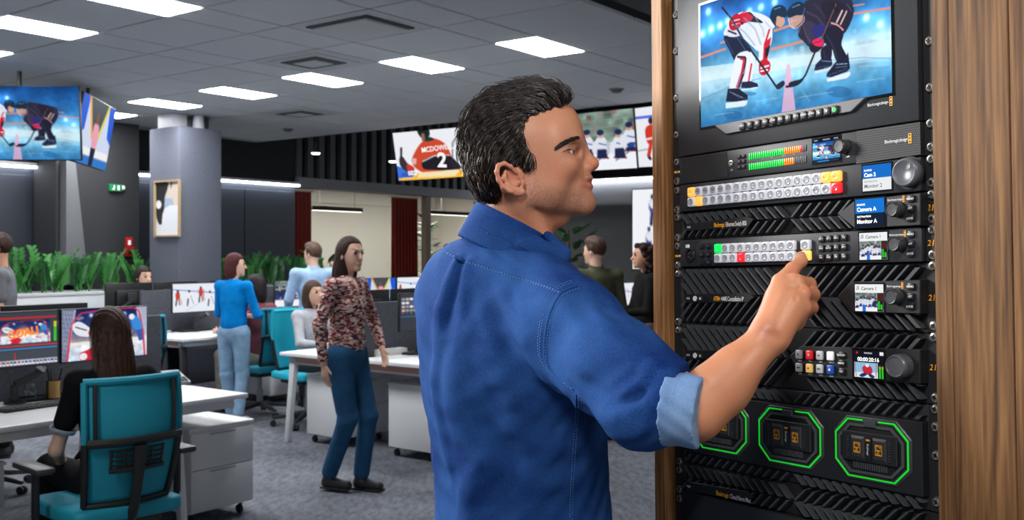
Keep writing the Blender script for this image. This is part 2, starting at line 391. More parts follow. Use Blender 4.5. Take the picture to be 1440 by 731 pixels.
m_tile = mat('ceiling tile', (196, 199, 204), .9, noise=(90, .05), spec=.1)
m_joint = mat('ceiling joint', (24, 25, 27), .8)
m_lite = mat('light diffuser', (255, 255, 255), .5, emit=44, ecol=(250, 252, 255))
m_white = mat('white paint', (205, 206, 208), .5)
m_black = mat('black paint', (12, 13, 14), .6)
m_dark = mat('dark grey wall', (46, 47, 50), .7)
m_navy = mat('dark slate panel', (52, 57, 66), .35)
cl = [3.55]                                                  # tile columns across the room: a wide one, a narrow one, ...
for k in range(6): cl += [4.62+1.276*k-.206, 4.62+1.276*k+.206]
cl.append(12.05)
al = [6.2+.692*k for k in range(-7, 6)]
cm = MB(); cm.b2((al[0], cl[0], CEIL+.03), (al[-1], cl[-1], CEIL+.08), ROOM_ROT)
ceiling = struct('ceiling', cm, m_joint, label='suspended ceiling of grey panels with dark joints', cat='ceiling', smooth=0)
tile_me = {}
special = {(5, 2): 'cassette', (6, 4): 'vent', (9, 8): 'vent'}
light_words = ['nearest the wooden cabinet', 'second from the wooden cabinet', 'third from the wooden cabinet', 'fourth from the wooden cabinet', 'just above the fabric column', 'left of the fabric column']
def ceiling_tile_mesh(da, dc):
    k = (round(da, 3), round(dc, 3))
    if k not in tile_me:
        tile_me[k] = MB().b2((-da/2+.009, -dc/2+.009, 0), (da/2-.009, dc/2-.009, .03)).mesh('ceiling_tile', bevel=.004, seg=1, smooth=0); tile_me[k].materials.append(m_tile)
    return tile_me[k]
for i in range(len(al)-1):
    for j in range(len(cl)-1):
        da, dc = al[i+1]-al[i], cl[j+1]-cl[j]; ac, cc = (al[i]+al[i+1])/2, (cl[j]+cl[j+1])/2
        if j % 2 == 1 and i in (3, 7):
            k = (j-1)//2; row = 'near' if i == 3 else 'far'
            if row == 'near' and k == 0: words = 'white ceiling light panel of the near row, outside the others'
            t = thing('ceiling_light', 'white rectangular ceiling light in the %s row, %s' % (row, light_words[k] if row == 'far' else
                      ['closest to the cabinet', 'cut by the top edge', 'long one at top left', 'cut by the left edge', 'over the left wall', 'farthest left'][k]),
                      'ceiling light', room_m(ac, cc, CEIL), 'ceiling light panels')
            MB().b2((-da/2+.004, -dc/2+.004, 0), (da/2-.004, dc/2-.004, .028)).build('frame', m_white, t, smooth=0)
            MB().b2((-da/2+.012, -dc/2+.012, -.004), (da/2-.012, dc/2-.012, -.0005)).build('diffuser', m_lite, t, smooth=0)
            continue
        sp = special.get((i, j))
        if sp:
            t = thing('ceiling_vent', {'cassette': 'square air conditioning cassette set in the ceiling, nearest one', (6, 4): 'square ceiling air diffuser beyond the big cassette'}.get(sp if sp == 'cassette' else (i, j), 'square ceiling air diffuser farthest off, right of the column'), 'vent', room_m(ac, cc, CEIL))
            mg = mat('vent grey', (178, 181, 186), .6); md = mat('vent shadow', (70, 72, 75), .8)
            MB().b2((-da/2+.006, -dc/2+.006, .0), (da/2-.006, dc/2-.006, .03)).build('frame', mg, t, bevel=.003, smooth=0)
            a, b = da*.36, dc*.36
            if sp == 'cassette':
                MB().b2((-a, -b, -.012), (a, b, -.001)).build('slot', md, t, bevel=.03, seg=3)
                MB().b2((-a+.03, -b+.03, -.03), (a-.03, b-.03, -.0121)).build('grille', mg, t, bevel=.02, seg=3)
            else:
                for q in range(3):
                    x, y = a*(1-q*.28), b*(1-q*.28)
                    MB().b2((-x, -y, -.008*(q+1)), (x, y, -.008*q-.001)).build('louvre', (mg, md, mg)[q], t, bevel=.003, smooth=0)
            continue
        o = link('ceiling_tile', ceiling_tile_mesh(da, dc), None, ceiling); o.matrix_basis = room_m(ac, cc, CEIL)
for px, py, lab in ((405, 181, 'small round smoke detector near the far ceiling corner'), (867, 125, 'small round smoke detector left of the wooden post')):
    p = at_z(px, py, CEIL); t = thing('smoke_detector', lab, 'smoke detector', T(p.x, p.y, CEIL))
    MB().lathe([(.075, -.001), (.075, -.012)], 24).build('base', mat('detector base', (120, 122, 126), .5), t)
    MB().lathe([(.055, -.0121), (.05, -.035), (.02, -.042), (0, -.042)], 24).build('sensor', mat('detector body', (90, 92, 96), .5), t)
# the dark void above, and the walls
struct('ceiling_void', MB().b2((-20, -2, 4.2), (9, 26, 4.3)), m_black, label='black open ceiling above the suspended one', cat='ceiling', smooth=0)
CW, AW = 12.15, 15.6
wl = MB(); wl.b2((-4, CW, 0), (10.5, CW+.15, 2.58), ROOM_ROT)
wall_left = struct('wall_left', wl, m_navy, label='dark slate panelled wall on the left', cat='wall', smooth=0)
for a0, a1 in ((-4, 1.0), (1.02, 3.2), (3.22, 5.2), (5.22, 6.5), (7.42, 8.6), (8.62, 9.5), (9.52, 10.48)):
    MB().b2((a0, CW-.02, .1), (a1, CW-.0005, 2.5), ROOM_ROT).build('wall_panel', m_navy, wall_left, bevel=.004, smooth=0)
struct('wall_upper_left', MB().b2((-4, CW, 2.62), (10.5, CW+.15, 4.2), ROOM_ROT), m_black, label='black upper wall on the left', cat='wall', smooth=0)
m_strip = mat('strip light', (255, 255, 255), .5, emit=14, ecol=(240, 245, 255))
for a0, a1, lab in ((-1, 6.35, 'thin white light strip on the dark wall behind the hanging screens'), (7.5, 10.5, 'thin white light strip on the dark wall behind the fabric column')):
    t = thing('light_strip', lab, 'light', room_m(a0, CW-.02, 2.6))
    MB().b2((0, -.1, .012), (a1-a0, .019, .05)).build('housing', m_white, t, smooth=0)
    MB().b2((0, -.095, -.012), (a1-a0, .0, .011)).build('diffuser', m_strip, t, smooth=0)
# projecting dark pier with its slanted fin, exit sign and call point
struct('wall_pier', MB().b2((6.3, 11.6, 0), (7.42, CW-.03, 4.19), ROOM_ROT), m_dark, label='dark grey projecting wall pier with exit sign', cat='wall', bevel=.005, smooth=0)
fp = [at_c(x, y, 11.5) for x, y in ((90, 225), (103, 225), (122, 400), (90, 400))]; fq = [AC(p)+(p.z,) for p in fp]
fin = MB(); fin.prism([(a, z) for a, c, z in fq], 11.45, 11.598, ROOM_ROT)
struct('wall_fin', fin, mat('fin grey', (104, 105, 108), .7), label='grey slanted fin on the dark wall pier', cat='wall', bevel=.004, smooth=0)
p = at_c(162, 264, 11.58); a, c = AC(p); t = thing('exit_sign', 'small green exit sign high on the dark pier', 'sign', room_m(a, c, p.z))
MB().b2((-.085, -.02, -.045), (.085, .018, .045)).build('panel', mat('sign green', (20, 120, 70), .4, emit=.25), t, bevel=.004)
wf = mat('sign white', (235, 240, 238), .4, emit=.4)
MB().b2((.02, -.0225, -.03), (.05, -.0201, .03)).build('door_mark', wf, t, smooth=0)
r_ = MB(); r_.lathe([(.009, 0), (.009, .002)], 10, T(-.025, -.0225, .024) @ Matrix.Rotation(R(-90), 4, 'X')); r_.bar((-.025, -.0215, .012), (-.035, -.0215, -.01), .014, .002, (0, 1, 0)); r_.bar((-.035, -.0215, -.01), (-.015, -.0215, -.033), .008, .002, (0, 1, 0)); r_.bar((-.036, -.0215, -.01), (-.055, -.0215, -.03), .008, .002, (0, 1, 0)); r_.bar((-.028, -.0215, .01), (-.005, -.0215, 0), .006, .002, (0, 1, 0))
r_.build('running_figure', wf, t, smooth=0)
p = at_c(172.5, 264, 11.58); a, c = AC(p); t = thing('wall_lamp', 'small round grey emergency lamp beside the exit sign', 'lamp', room_m(a, c, p.z))
MB().lathe([(.04, 0), (.04, .02), (.03, .03)], 16, T(0, .019, 0) @ Matrix.Rotation(R(90), 4, 'X')).build('housing', mat('lamp grey', (120, 122, 122), .5), t)
MB().lathe([(.026, .031), (.018, .036), (0, .037)], 16, T(0, .019, 0) @ Matrix.Rotation(R(90), 4, 'X')).build('lens', wf, t)
p = at_c(182, 341, 11.58); a, c = AC(p); t = thing('fire_sign', 'small red fire point sign on the dark pier above a red box', 'sign', room_m(a, c, p.z))
MB().b2((-.05, 0, -.07), (.05, .019, .07)).build('panel', mat('sign red', (190, 30, 35), .4), t, bevel=.003)
MB().b2((-.02, -.003, -.03), (.02, -.0005, .03)).build('flame_mark', wf, t, smooth=0)
p = at_c(181.5, 354, 11.58); a, c = AC(p); t = thing('fire_call_point', 'red call point box below the red fire sign', 'call point', room_m(a, c, p.z))
MB().b2((-.07, -.03, -.06), (.07, .019, .06)).build('box', mat('call point red', (150, 20, 22), .4), t, bevel=.008)
MB().b2((-.03, -.034, -.025), (.03, -.0305, .025)).build('button', mat('call point dark', (40, 12, 12), .4), t, bevel=.002)
# glazed meeting room: beam, ribbed black wall above, cream room behind
m_beam = mat('beam grey', (140, 140, 142), .6)
struct('trim_1', MB().b2((10.5, CW-.08, 2.58), (17.5, CW+.2, 2.74), ROOM_ROT), m_beam, label='grey beam above the glazed meeting room', cat='beam', bevel=.006, smooth=0)
wb = struct('wall_ribbed', MB().b2((10.5, CW+.08, 2.74), (17.5, CW+.2, 4.2), ROOM_ROT), m_black, label='black wall with vertical dark grey ribs above the beam', cat='wall', smooth=0)
slat = MB().b2((0, 0, 0), (.11, .1, 1.45)).mesh('rib', bevel=.004, seg=1, smooth=0); slat.materials.append(mat('rib grey', (96, 96, 98), .6))
for k in range(29): link('rib', slat, None, wb).matrix_basis = room_m(10.52+k*.238, CW-.02, 2.742)
m_cream = mat('cream wall', (226, 222, 212), .8); m_creamc = mat('cream ceiling', (235, 233, 226), .8)
mr = MB(); mr.b2((10.4, 16.2, 0), (18.5, 16.3, 3.0), ROOM_ROT)
struct('wall_meeting_back', mr, m_cream, label='cream back wall of the meeting room', cat='wall', smooth=0)
struct('wall_meeting_left', MB().b2((10.3, CW+.21, 0), (10.4, 16.3, 3.0), ROOM_ROT), m_cream, label='cream left wall of the meeting room', cat='wall', smooth=0)
struct('wall_meeting_right', MB().b2((18.4, CW+.21, 0), (18.5, 16.2, 3.0), ROOM_ROT), m_cream, label='cream right wall of the meeting room', cat='wall', smooth=0)
struct('ceiling_meeting', MB().b2((10.4, CW+.21, 2.9), (18.4, 16.2, 3.0), ROOM_ROT), m_creamc, label='cream ceiling of the meeting room', cat='ceiling', smooth=0)
struct('trim_2', MB().b2((10.41, 16.12, 2.62), (18.39, 16.199, 2.89), ROOM_ROT), m_creamc, label='cream soffit along the meeting room back wall', cat='trim', smooth=0)
m_glass = mat('clear glass', (235, 240, 240), .02, trans=1, spec=.3)
MATS['clear glass'].node_tree.nodes['Principled BSDF'].inputs['IOR'].default_value = 1.02
gw = struct('window_1', MB().b2((10.52, CW+.10, 0), (17.4, CW+.14, .06), ROOM_ROT), mat('frame dark', (60, 58, 55), .4), label='tall glazing of the meeting room with thin dark frame', cat='window', smooth=0)
for a0, a1 in ((10.55, 11.72), (11.73, 13.0), (13.01, 14.2), (14.21, 15.4), (15.41, 17.3)):
    MB().b2((a0, CW+.115, .06), (a1, CW+.123, 2.58), ROOM_ROT).build('pane', m_glass, gw, smooth=0)
mm = MB(); mm.b2((13.57, CW-.02, 0), (13.70, CW+.1, 2.58), ROOM_ROT)
mm.build('mullion', mat('tan frame', (120, 104, 88), .5), gw, bevel=.004, smooth=0)
m_red = mat('red curtain', (168, 50, 38), .85, noise=(30, .15), sheen=.3)
def curtain(a0, a1, lab):
    t = thing('curtain', lab, 'curtain', room_m(a0, CW+.42, 0), 'red curtains of the meeting room'); n = max(10, int((a1-a0)/.012)); mb = MB(); vs = []
    for i in range(n+1):
        x = (a1-a0)*i/n; ph = x/.085*2*math.pi
        for z in (.02, 1.3, 2.55): vs.append((x, .035*math.sin(ph)*(1 if z < 2 else .8), z))
    mb.add(vs, [(i*3+k, (i+1)*3+k, (i+1)*3+k+1, i*3+k+1) for i in range(n) for k in range(2)])
    o = mb.build('fabric', m_red, t); o.modifiers.new('thickness', 'SOLIDIFY').thickness = .004
    MB().tube([(-.05, 0, 2.565), (a1-a0+.05, 0, 2.565)], .012).build('rail', m_white, t)
def a_at(px, c): return AC(at_c(px, 300, c))[0]
cc_ = CW+.42
curtain(10.58, a_at(438, cc_), 'dark red curtain at the left end of the glazing'); curtain(a_at(551, cc_), a_at(587, cc_), 'wide dark red curtain in the middle of the glazing'); curtain(a_at(667, cc_), a_at(700, cc_), 'dark red curtain just left of the man in front')
for px0, px1, y, c, lab in ((438, 509, 292, 13.6, 'long thin black pendant lamp seen through the left glass'), (400, 458, 289, 14.6, 'thin black pendant lamp behind the left curtain'), (598, 690, 298, 13.6, 'long thin black pendant lamp seen through the right glass'), (596, 625, 296.5, 14.4, 'short black pendant lamp through the right glass')):
    p = at_c(px0, y, c); q = at_c(px1, y, c); a0, a1 = max(10.6, AC(p)[0]), AC(q)[0]; z = p.z
    t = thing('pendant_lamp', lab, 'lamp', room_m(a0, c, z)); L = a1-a0
    MB().b2((0, -.03, -.04), (L, .03, .04)).build('bar', mat('lamp black', (35, 33, 32), .5), t, bevel=.004)
    for k in (.15, .85): MB().tube([(L*k, 0, .041), (L*k, 0, 2.899-z)], .004, 6).build('cable', mat('cable', (150, 148, 142), .5), t)
    MB().b2((.03, -.025, -.046), (L-.03, .025, -.0405)).build('diffuser', mat('pendant glow', (255, 250, 240), .5, emit=4), t, smooth=0)
for q in range(3):
    t = thing('ceiling_light', 'long flat ceiling light in the meeting room, %s' % ('at its left end', 'in its middle', 'at its right end')[q], 'ceiling light', room_m(11.6+q*2.4, 14.0, 2.88))
    MB().b2((-.9, -.4, .0), (.9, .4, .019)).build('frame', m_white, t, smooth=0)
    MB().b2((-.87, -.37, -.006), (.87, .37, -.0005)).build('diffuser', mat('meeting light', (255, 250, 240), .5, emit=15), t, smooth=0)
# the far wall behind the man
struct('wall_back', MB().b2((AW, -1, 0), (AW+.15, CW-.03, 2.84), ROOM_ROT), mat('mid grey wall', (120, 121, 124), .7), label='grey far wall behind the man', cat='wall', smooth=0)
struct('wall_upper_back', MB().b2((AW, -1, 2.9), (AW+.15, CW-.03, 4.19), ROOM_ROT), m_black, label='black upper far wall', cat='wall', smooth=0)
t = thing('light_strip', 'thin white light strip on the far grey wall right of the man', 'light', room_m(AW-.02, -1, 2.87))
MB().b2((-.1, 0, .014), (.019, 13, .04)).build('housing', m_white, t, smooth=0)
MB().b2((-.095, 0, -.02), (0, 13, .013)).build('diffuser', m_strip, t, smooth=0)
struct('trim_3', MB().b2((AW-.04, -1, 2.42), (AW-.001, CW-.1, 2.48), ROOM_ROT), mat('rail light', (150, 150, 152), .5), label='pale rail on the far grey wall', cat='trim', smooth=0)
# fabric clad column
ccx = 10.06
cmx = MB().b2((0, 0, 0), (.6, .6, 3.03)); 
m_felt = mat('grey felt', (92, 95, 106), .95, noise=(70, .22, 6), bump=(240, .4, .004), spec=.1)
colm = struct('column', cmx, m_felt, label='square column clad in mottled grey felt', cat='column', bevel=.02, seg=3)
colm.matrix_world = room_m(6.95, ccx, 0)
pm = mat('pipe white', (170, 171, 176), .5)
for k, (x, y, w, d) in enumerate(((.05, .2, .2, .3), (.36, .03, .14, .14))):
    if k == 0: MB().b2((x, y, 3.031), (x+w, y+d, 3.199)).build('duct', pm, colm, bevel=.006)
    else: MB().lathe([(.07, 3.031), (.06, 3.199)], 18, T(x, y+.1, 0)).build('pipe', pm, colm)
MB().b2((.42, .2, 3.031), (.56, .5, 3.199)).build('duct', mat('duct dark', (70, 71, 75), .6), colm, bevel=.006)
# framed abstract print on the column
p0, p1 = at_a(217, 254, 6.93), at_a(252.5, 252, 6.93); c0, c1 = AC(p0)[1], AC(p1)[1]; z1 = p1.z; z0 = at_a(252.5, 332.5, 6.93).z
t = thing('framed_picture', 'oak framed abstract print in black, beige and white on the column', 'picture', room_m(6.949, (c0+c1)/2, (z0+z1)/2, R(-90)))
w, h = abs(c1-c0), z1-z0; fm = MB()
for lo, hi in (((-w/2, -.03, -h/2), (w/2, 0, -h/2+.02)), ((-w/2, -.03, h/2-.02), (w/2, 0, h/2)), ((-w/2, -.03, -h/2+.02), (-w/2+.02, 0, h/2-.02)), ((w/2-.02, -.03, -h/2+.02), (w/2, 0, h/2-.02))): fm.b2(lo, hi)
fm.build('frame', mat('oak frame', (166, 140, 104), .5), t, smooth=0)
cv = Canvas(34, 78, (216, 214, 214)); cv.poly([(0, 0), (1, 0), (1, .46), (0, .5)], (200, 186, 172)).poly([(.3, .3), (.7, .32), (.75, .45), (.3, .5)], (150, 165, 185)).poly([(.35, .5), (.6, .44), (1, .45), (1, 1), (.2, 1)], (216, 216, 220))
cv.blob([(0, 0), (.45, 0), (.5, .12), (.38, .3), (.36, .5), (.28, .62), (.25, .78), (.12, .77), (.0, .55)], (8, 8, 10)).ell((.12, .42), .12, .08, (225, 225, 228)); cv.poly([(.5, 0), (.54, .05), (.5, .1)], (8, 8, 10)).poly([(.62, 0), (.7, .02), (.64, .15)], (20, 20, 20))
picture(cv, w-.04, h-.04, t, T(0, -.008, 0), 0)
MB().b2((-w/2+.02, -.006, -h/2+.02), (w/2-.02, 0, h/2-.02)).build('backing', m_white, t, smooth=0)
t = thing('framed_picture', 'oak framed picture seen edge-on at the right side of the column', 'picture', room_m(7.551, ccx+.3, (z0+z1)/2, R(90)))
fm = MB(); fm.b2((-.2, -.03, -.34), (.2, 0, .34)); fm.build('frame', MATS['oak frame'], t, bevel=.003); MB().b2((-.18, -.033, -.32), (.18, -.0305, .32)).build('print', m_white, t, smooth=0)
# ---------------------------------------------------------------- equipment rack in a wooden cabinet
U = .04445; RW = .4328
def rack_axes(yaw, lean, roll):
    u = Vector((math.cos(yaw), -math.sin(yaw), 0)); v = Vector((0, 0, 1)); w = u.cross(v)
    u2 = u*math.cos(roll)+v*math.sin(roll); v2 = -u*math.sin(roll)+v*math.cos(roll); v3 = v2*math.cos(lean)-w*math.sin(lean)
    return u2, v3, u2.cross(v3)
_u, _v, _w = rack_axes(.9788, .0141, .027)
RO = Vector((.2747, 1.615, .1539+EYE)); _y = -_w                     # origin: top left corner of the audio unit; local x right, y into the rack, z up
MR = Matrix(((_u.x, _y.x, _v.x, RO.x), (_u.y, _y.y, _v.y, RO.y), (_u.z, _y.z, _v.z, RO.z), (0, 0, 0, 1)))
MRI = MR.inverted(); CAMP = Vector((0, 0, EYE))
def rp(px, py, y=0.0):                                              # photo pixel -> (x, z) on the rack plane at local depth y
    o = MRI @ CAMP; d = MRI.to_3x3() @ ray(px, py); t = (y-o.y)/d.y; q = o+d*t; return (q.x, q.z)
def rps(pts, y=0.0): return [rp(x, yy, y) for x, yy in pts]
m_plate = mat('anthracite panel', (44, 46, 50), .42, noise=(400, .08), spec=.4)
m_plate2 = mat('charcoal panel', (30, 31, 34), .45, spec=.4)
m_rib = mat('rib charcoal', (62, 64, 68), .5, spec=.35); m_pit = mat('vent pit', (6, 6, 7), .8)
m_btn = mat('button charcoal', (24, 25, 27), .4); m_print = mat('white print', (215, 215, 215), .5); m_orange = mat('orange print', (245, 165, 20), .5)
m_clear = mat('clear key', (206, 208, 214), .18, spec=.6, coat=.4, emit=.18, ecol=(225, 228, 238)); m_keyring = mat('key dimple', (160, 163, 170), .25, coat=.5)
m_screwm = mat('screw steel', (176, 173, 165), .3, metal=.85); m_hole = mat('screw dark', (8, 8, 8), .6)
def lit_key(n, c, e=.7): return mat('key '+n, c, .25, emit=e, coat=.3)
UNIT_NOTE = 'rack units in the wooden cabinet'
class Unit:
    """a rack unit: spans k0..k1 (rack heights below the origin); parts are given in rack coordinates"""
    def __init__(s, name, label, cat, k0, k1, plate=None, back=.16, face=-.004):
        s.z0 = -k1*U; s.k0, s.k1 = k0, k1; s.t = thing(name, label, cat, MR @ T(0, 0, s.z0)); s.O = T(0, 0, -s.z0)
        h = (k1-k0)*U; g = .0006; s.face = face
        MB().b2((.004, .0101, g), (RW-.004, back, h-g)).build('chassis', m_hole, s.t, smooth=0)
        for x0, x1 in ((-.024, -.001), (RW+.001, RW+.026)): MB().b2((x0, .004, g), (x1, .010, h-g)).build('ear', m_plate2, s.t, bevel=.001, seg=1, smooth=0)
        if plate: 
            MB().b2((-.001, face, g), (RW+.001, .010, h-g)).build('front_panel', plate, s.t, bevel=.0018, seg=2)
        else: MB().b2((-.001, .006, g), (RW+.001, .010, h-g)).build('back_panel', m_pit, s.t, smooth=0)
    def M(s, x, z, y): return T(x, y, z-s.z0)
    def mb(s): return MB(s.O)
    def key(s, c, w, h, m, depth=.006, y=None, name='button', ring=False, parent=None):
        y = s.face if y is None else y; k = ('k', round(w, 4), round(h, 4), depth, m.name)
        if k not in KEYS:
            KEYS[k] = MB().b2((-w/2, -depth, -h/2), (w/2, -.0001, h/2)).mesh('button', bevel=min(w, h)*.16, seg=2); KEYS[k].materials.append(m)
        o = link(name, KEYS[k], None, parent or s.t); o.matrix_basis = s.M(c[0], c[1], y)
        if ring:
            k2 = ('r', round(w, 4), m.name)
            if k2 not in KEYS:
                r = min(w, h)*.36; KEYS[k2] = MB().lathe([(r, 0), (r, .0007), (r*.86, .0008), (r*.7, .0003), (r*.3, .0002), (r*.24, .0009), (0, .001)], 16, Matrix.Rotation(R(90), 4, 'X')).mesh('dimple'); KEYS[k2].materials.append(m_keyring if m is m_clear else m)
            d = link('dimple', KEYS[k2], None, o); d.matrix_basis = T(0, -depth-.0001, 0)
        return o
    def knob(s, c, r, y=None, depth=.016, dimple=None, ribs=False, m=None):
        y = s.face if y is None else y; m = m or mat('knob grey', (52, 54, 58), .35, spec=.5); X = s.M(c[0], c[1], y) @ Matrix.Rotation(R(90), 4, 'X')
        o = MB().lathe([(r*1.0, .0001), (r, depth*.75), (r*.93, depth*.95), (r*.86, depth), (r*.80, depth*.99), (r*.76, depth*.93), (0, depth*.92)], 40).build('knob', m, s.t, smooth=50); o.matrix_basis = X
        MB().lathe([(r*1.13, .00005), (r*1.13, .0008), (r*1.02, .0009)], 32).build('knob_seat', m_hole, o)
        if dimple:
            d = MB().lathe([(dimple[2], depth*.921), (dimple[2]*.96, depth*.96), (dimple[2]*.8, depth*.95), (0, depth*.925)], 24, T(dimple[0], dimple[1], 0)).build('finger_dimple', mat('dimple grey', (70, 72, 77), .3), o)
        if ribs:
            kn = MB()
            for q in range(44):
                t = 2*math.pi*q/44; kn.b2((r*.99, -.0006, .001), (r*1.03, .0006, depth*.72), Matrix.Rotation(t, 4, 'Z'))
            kn.build('knurling', m, o, smooth=0)
        return o
    def screen(s, quad, cv, y=None, frame=.0022, name='screen', emit=1.0):
        y = s.face if y is None else y; P = rps(quad, y-.0012); xs = [p[0] for p in P]; zs = [p[1] for p in P]
        x0, x1 = (xs[0]+xs[3])/2, (xs[1]+xs[2])/2; z1, z0 = (zs[0]+zs[1])/2, (zs[2]+zs[3])/2; w, h = x1-x0, z1-z0; c = ((x0+x1)/2, (z0+z1)/2)
        o = MB().b2((-w/2-frame, -.0008, -h/2-frame), (w/2+frame, -.0001, h/2+frame)).build(name, mat('screen glass', (8, 9, 11), .12), s.t, bevel=.0005, seg=1, smooth=0); o.matrix_basis = s.M(c[0], c[1], y)
        picture(cv, w, h, o, T(0, -.0012, 0), emit); return o, w, h
    def text(s, body, c, size, m=None, y=None, parent=None, **k):
        return text(body, size, s.M(c[0], c[1], (s.face if y is None else y)-.0004), m or m_print, parent or s.t, **k)
    def brand(s, p0, p1, pl, y=None, size=None):                  # maker's lettering from pixel p0 to p1 and the three linked squares at pl
        y = s.face if y is None else y; a, b = rp(*p0, y), rp(*p1, y); L = b[0]-a[0]; sz = L/5.6
        me = text_mesh('Blackmagicdesign', sz, squeeze=1, space=.9); ww = max(v.co.x for v in me.vertices) or 1; me.transform(Matrix.Diagonal((L/ww, 1, 1, 1)))
        link('lettering', me, m_print, s.t).matrix_basis = s.M(a[0], (a[1]+b[1])/2, y-.0004)
        c = rp(*pl, y); q = sz*.36; g = MB()
        for k in (-1, 0, 1):
            for lo, hi in (((-q, -q), (q, -q*.55)), ((-q, q*.55), (q, q)), ((-q, -q*.55), (-q*.55, q*.55)), ((q*.55, -q*.55), (q, q*.55))): g.b2((lo[0], -.0003, lo[1]+k*q*2), (hi[0], -.0001, hi[1]+k*q*2))
        g.build('logo_mark', m_orange, s.t, smooth=0).matrix_basis = s.M(c[0], c[1], y)
    def panel(s, pts, y0, y1=.0059, m=None, name='raised_panel', inset=.003, bevel=.0008):
        return s.mb().prism(pts if not isinstance(pts[0][0], str) else pts, y0, y1, inset=inset).build(name, m or m_plate2, s.t, bevel=bevel, seg=1, smooth=25)
    def ribs(s, z_top, z_mid, z_bot, pitch=.0162, w=.0068, xm=None, halves=(1, -1), y0=-.006, lean=1.0):
        """chevron louvres: to the left of xm they point right, to the right of it they point left"""
        xm = RW*.515 if xm is None else xm
        for hz in halves:
            zt = (z_top if hz > 0 else z_bot); H = abs(zt-z_mid)-.0012; 
            for side in (-1, 1):
                run = H*lean*side                                   # the outer end of a rib lies further from the centre
                k = ('rib', round(H, 5), hz, side, round(w, 4), y0)
                n = 0
                if k not in KEYS:
                    sgn = 1 if hz > 0 else -1; e = .0009
                    f = [(-w/2, 0), (w/2, 0), (w/2+run, sgn*H), (-w/2+run, sgn*H)]; g = [(-w/2+e*1.6, sgn*e), (w/2-e*1.6, sgn*e), (w/2-e*1.6+run*(1-e/H), sgn*(H-e)), (-w/2+e*1.6+run*(1-e/H), sgn*(H-e))]
                    mb = MB().add([(x, y0, z) for x, z in g]+[(x, .0058, z) for x, z in f], [(0, 1, 2, 3), (0, 4, 5, 1), (1, 5, 6, 2), (2, 6, 7, 3), (3, 7, 4, 0)])
                    KEYS[k] = mb.mesh('rib', smooth=0); KEYS[k].materials.append(m_rib)
                x = xm+side*w*.95
                while True:
                    lo, hi = min(x, x+run)-w/2, max(x, x+run)+w/2
                    if lo < -.0 and side < 0 and x-w/2 < .002 or hi > RW and side > 0 and x+w/2 > RW-.002: break
                    if lo >= 0.0005 and hi <= RW-.0005:
                        link('rib', KEYS[k], None, s.t).matrix_basis = s.M(x, z_mid+(.0006 if hz > 0 else -.0006), 0)
                    else:                                           # an end piece cut by the side of the housing
                        cut = (.0008-min(x, x+run)+w/2)/abs(run) if side < 0 else (max(x, x+run)+w/2-RW+.0008)/abs(run); q = 1-min(.98, cut); sgn = 1 if hz > 0 else -1
                        if q > .12:
                            hh, rr = H*q, run*q
                            if side < 0: f = [(-w/2, 0), (w/2, 0), (w/2+rr, sgn*hh), (-w/2+rr, sgn*hh)]
                            else: f = [(-w/2, 0), (w/2, 0), (w/2+rr, sgn*hh), (-w/2+rr, sgn*hh)]
                            MB().add([(a, y0, b) for a, b in f]+[(a, .0058, b) for a, b in f], [(0, 1, 2, 3), (0, 4, 5, 1), (1, 5, 6, 2), (2, 6, 7, 3), (3, 7, 4, 0)]).build('rib', m_rib, s.t, smooth=0).matrix_basis = s.M(x, z_mid+(.0006 if hz > 0 else -.0006), 0)
                    x += side*pitch
KEYS = {}
def lerp2(a, b, t): return (a[0]+(b[0]-a[0])*t, a[1]+(b[1]-a[1])*t)
def grid(TL, TR, BR, BL, nc, nr):
    for r in range(nr):
        for c in range(nc):
            yield r, c, lerp2(lerp2(TL, TR, (c+.5)/nc), lerp2(BL, BR, (c+.5)/nc), (r+.5)/nr)
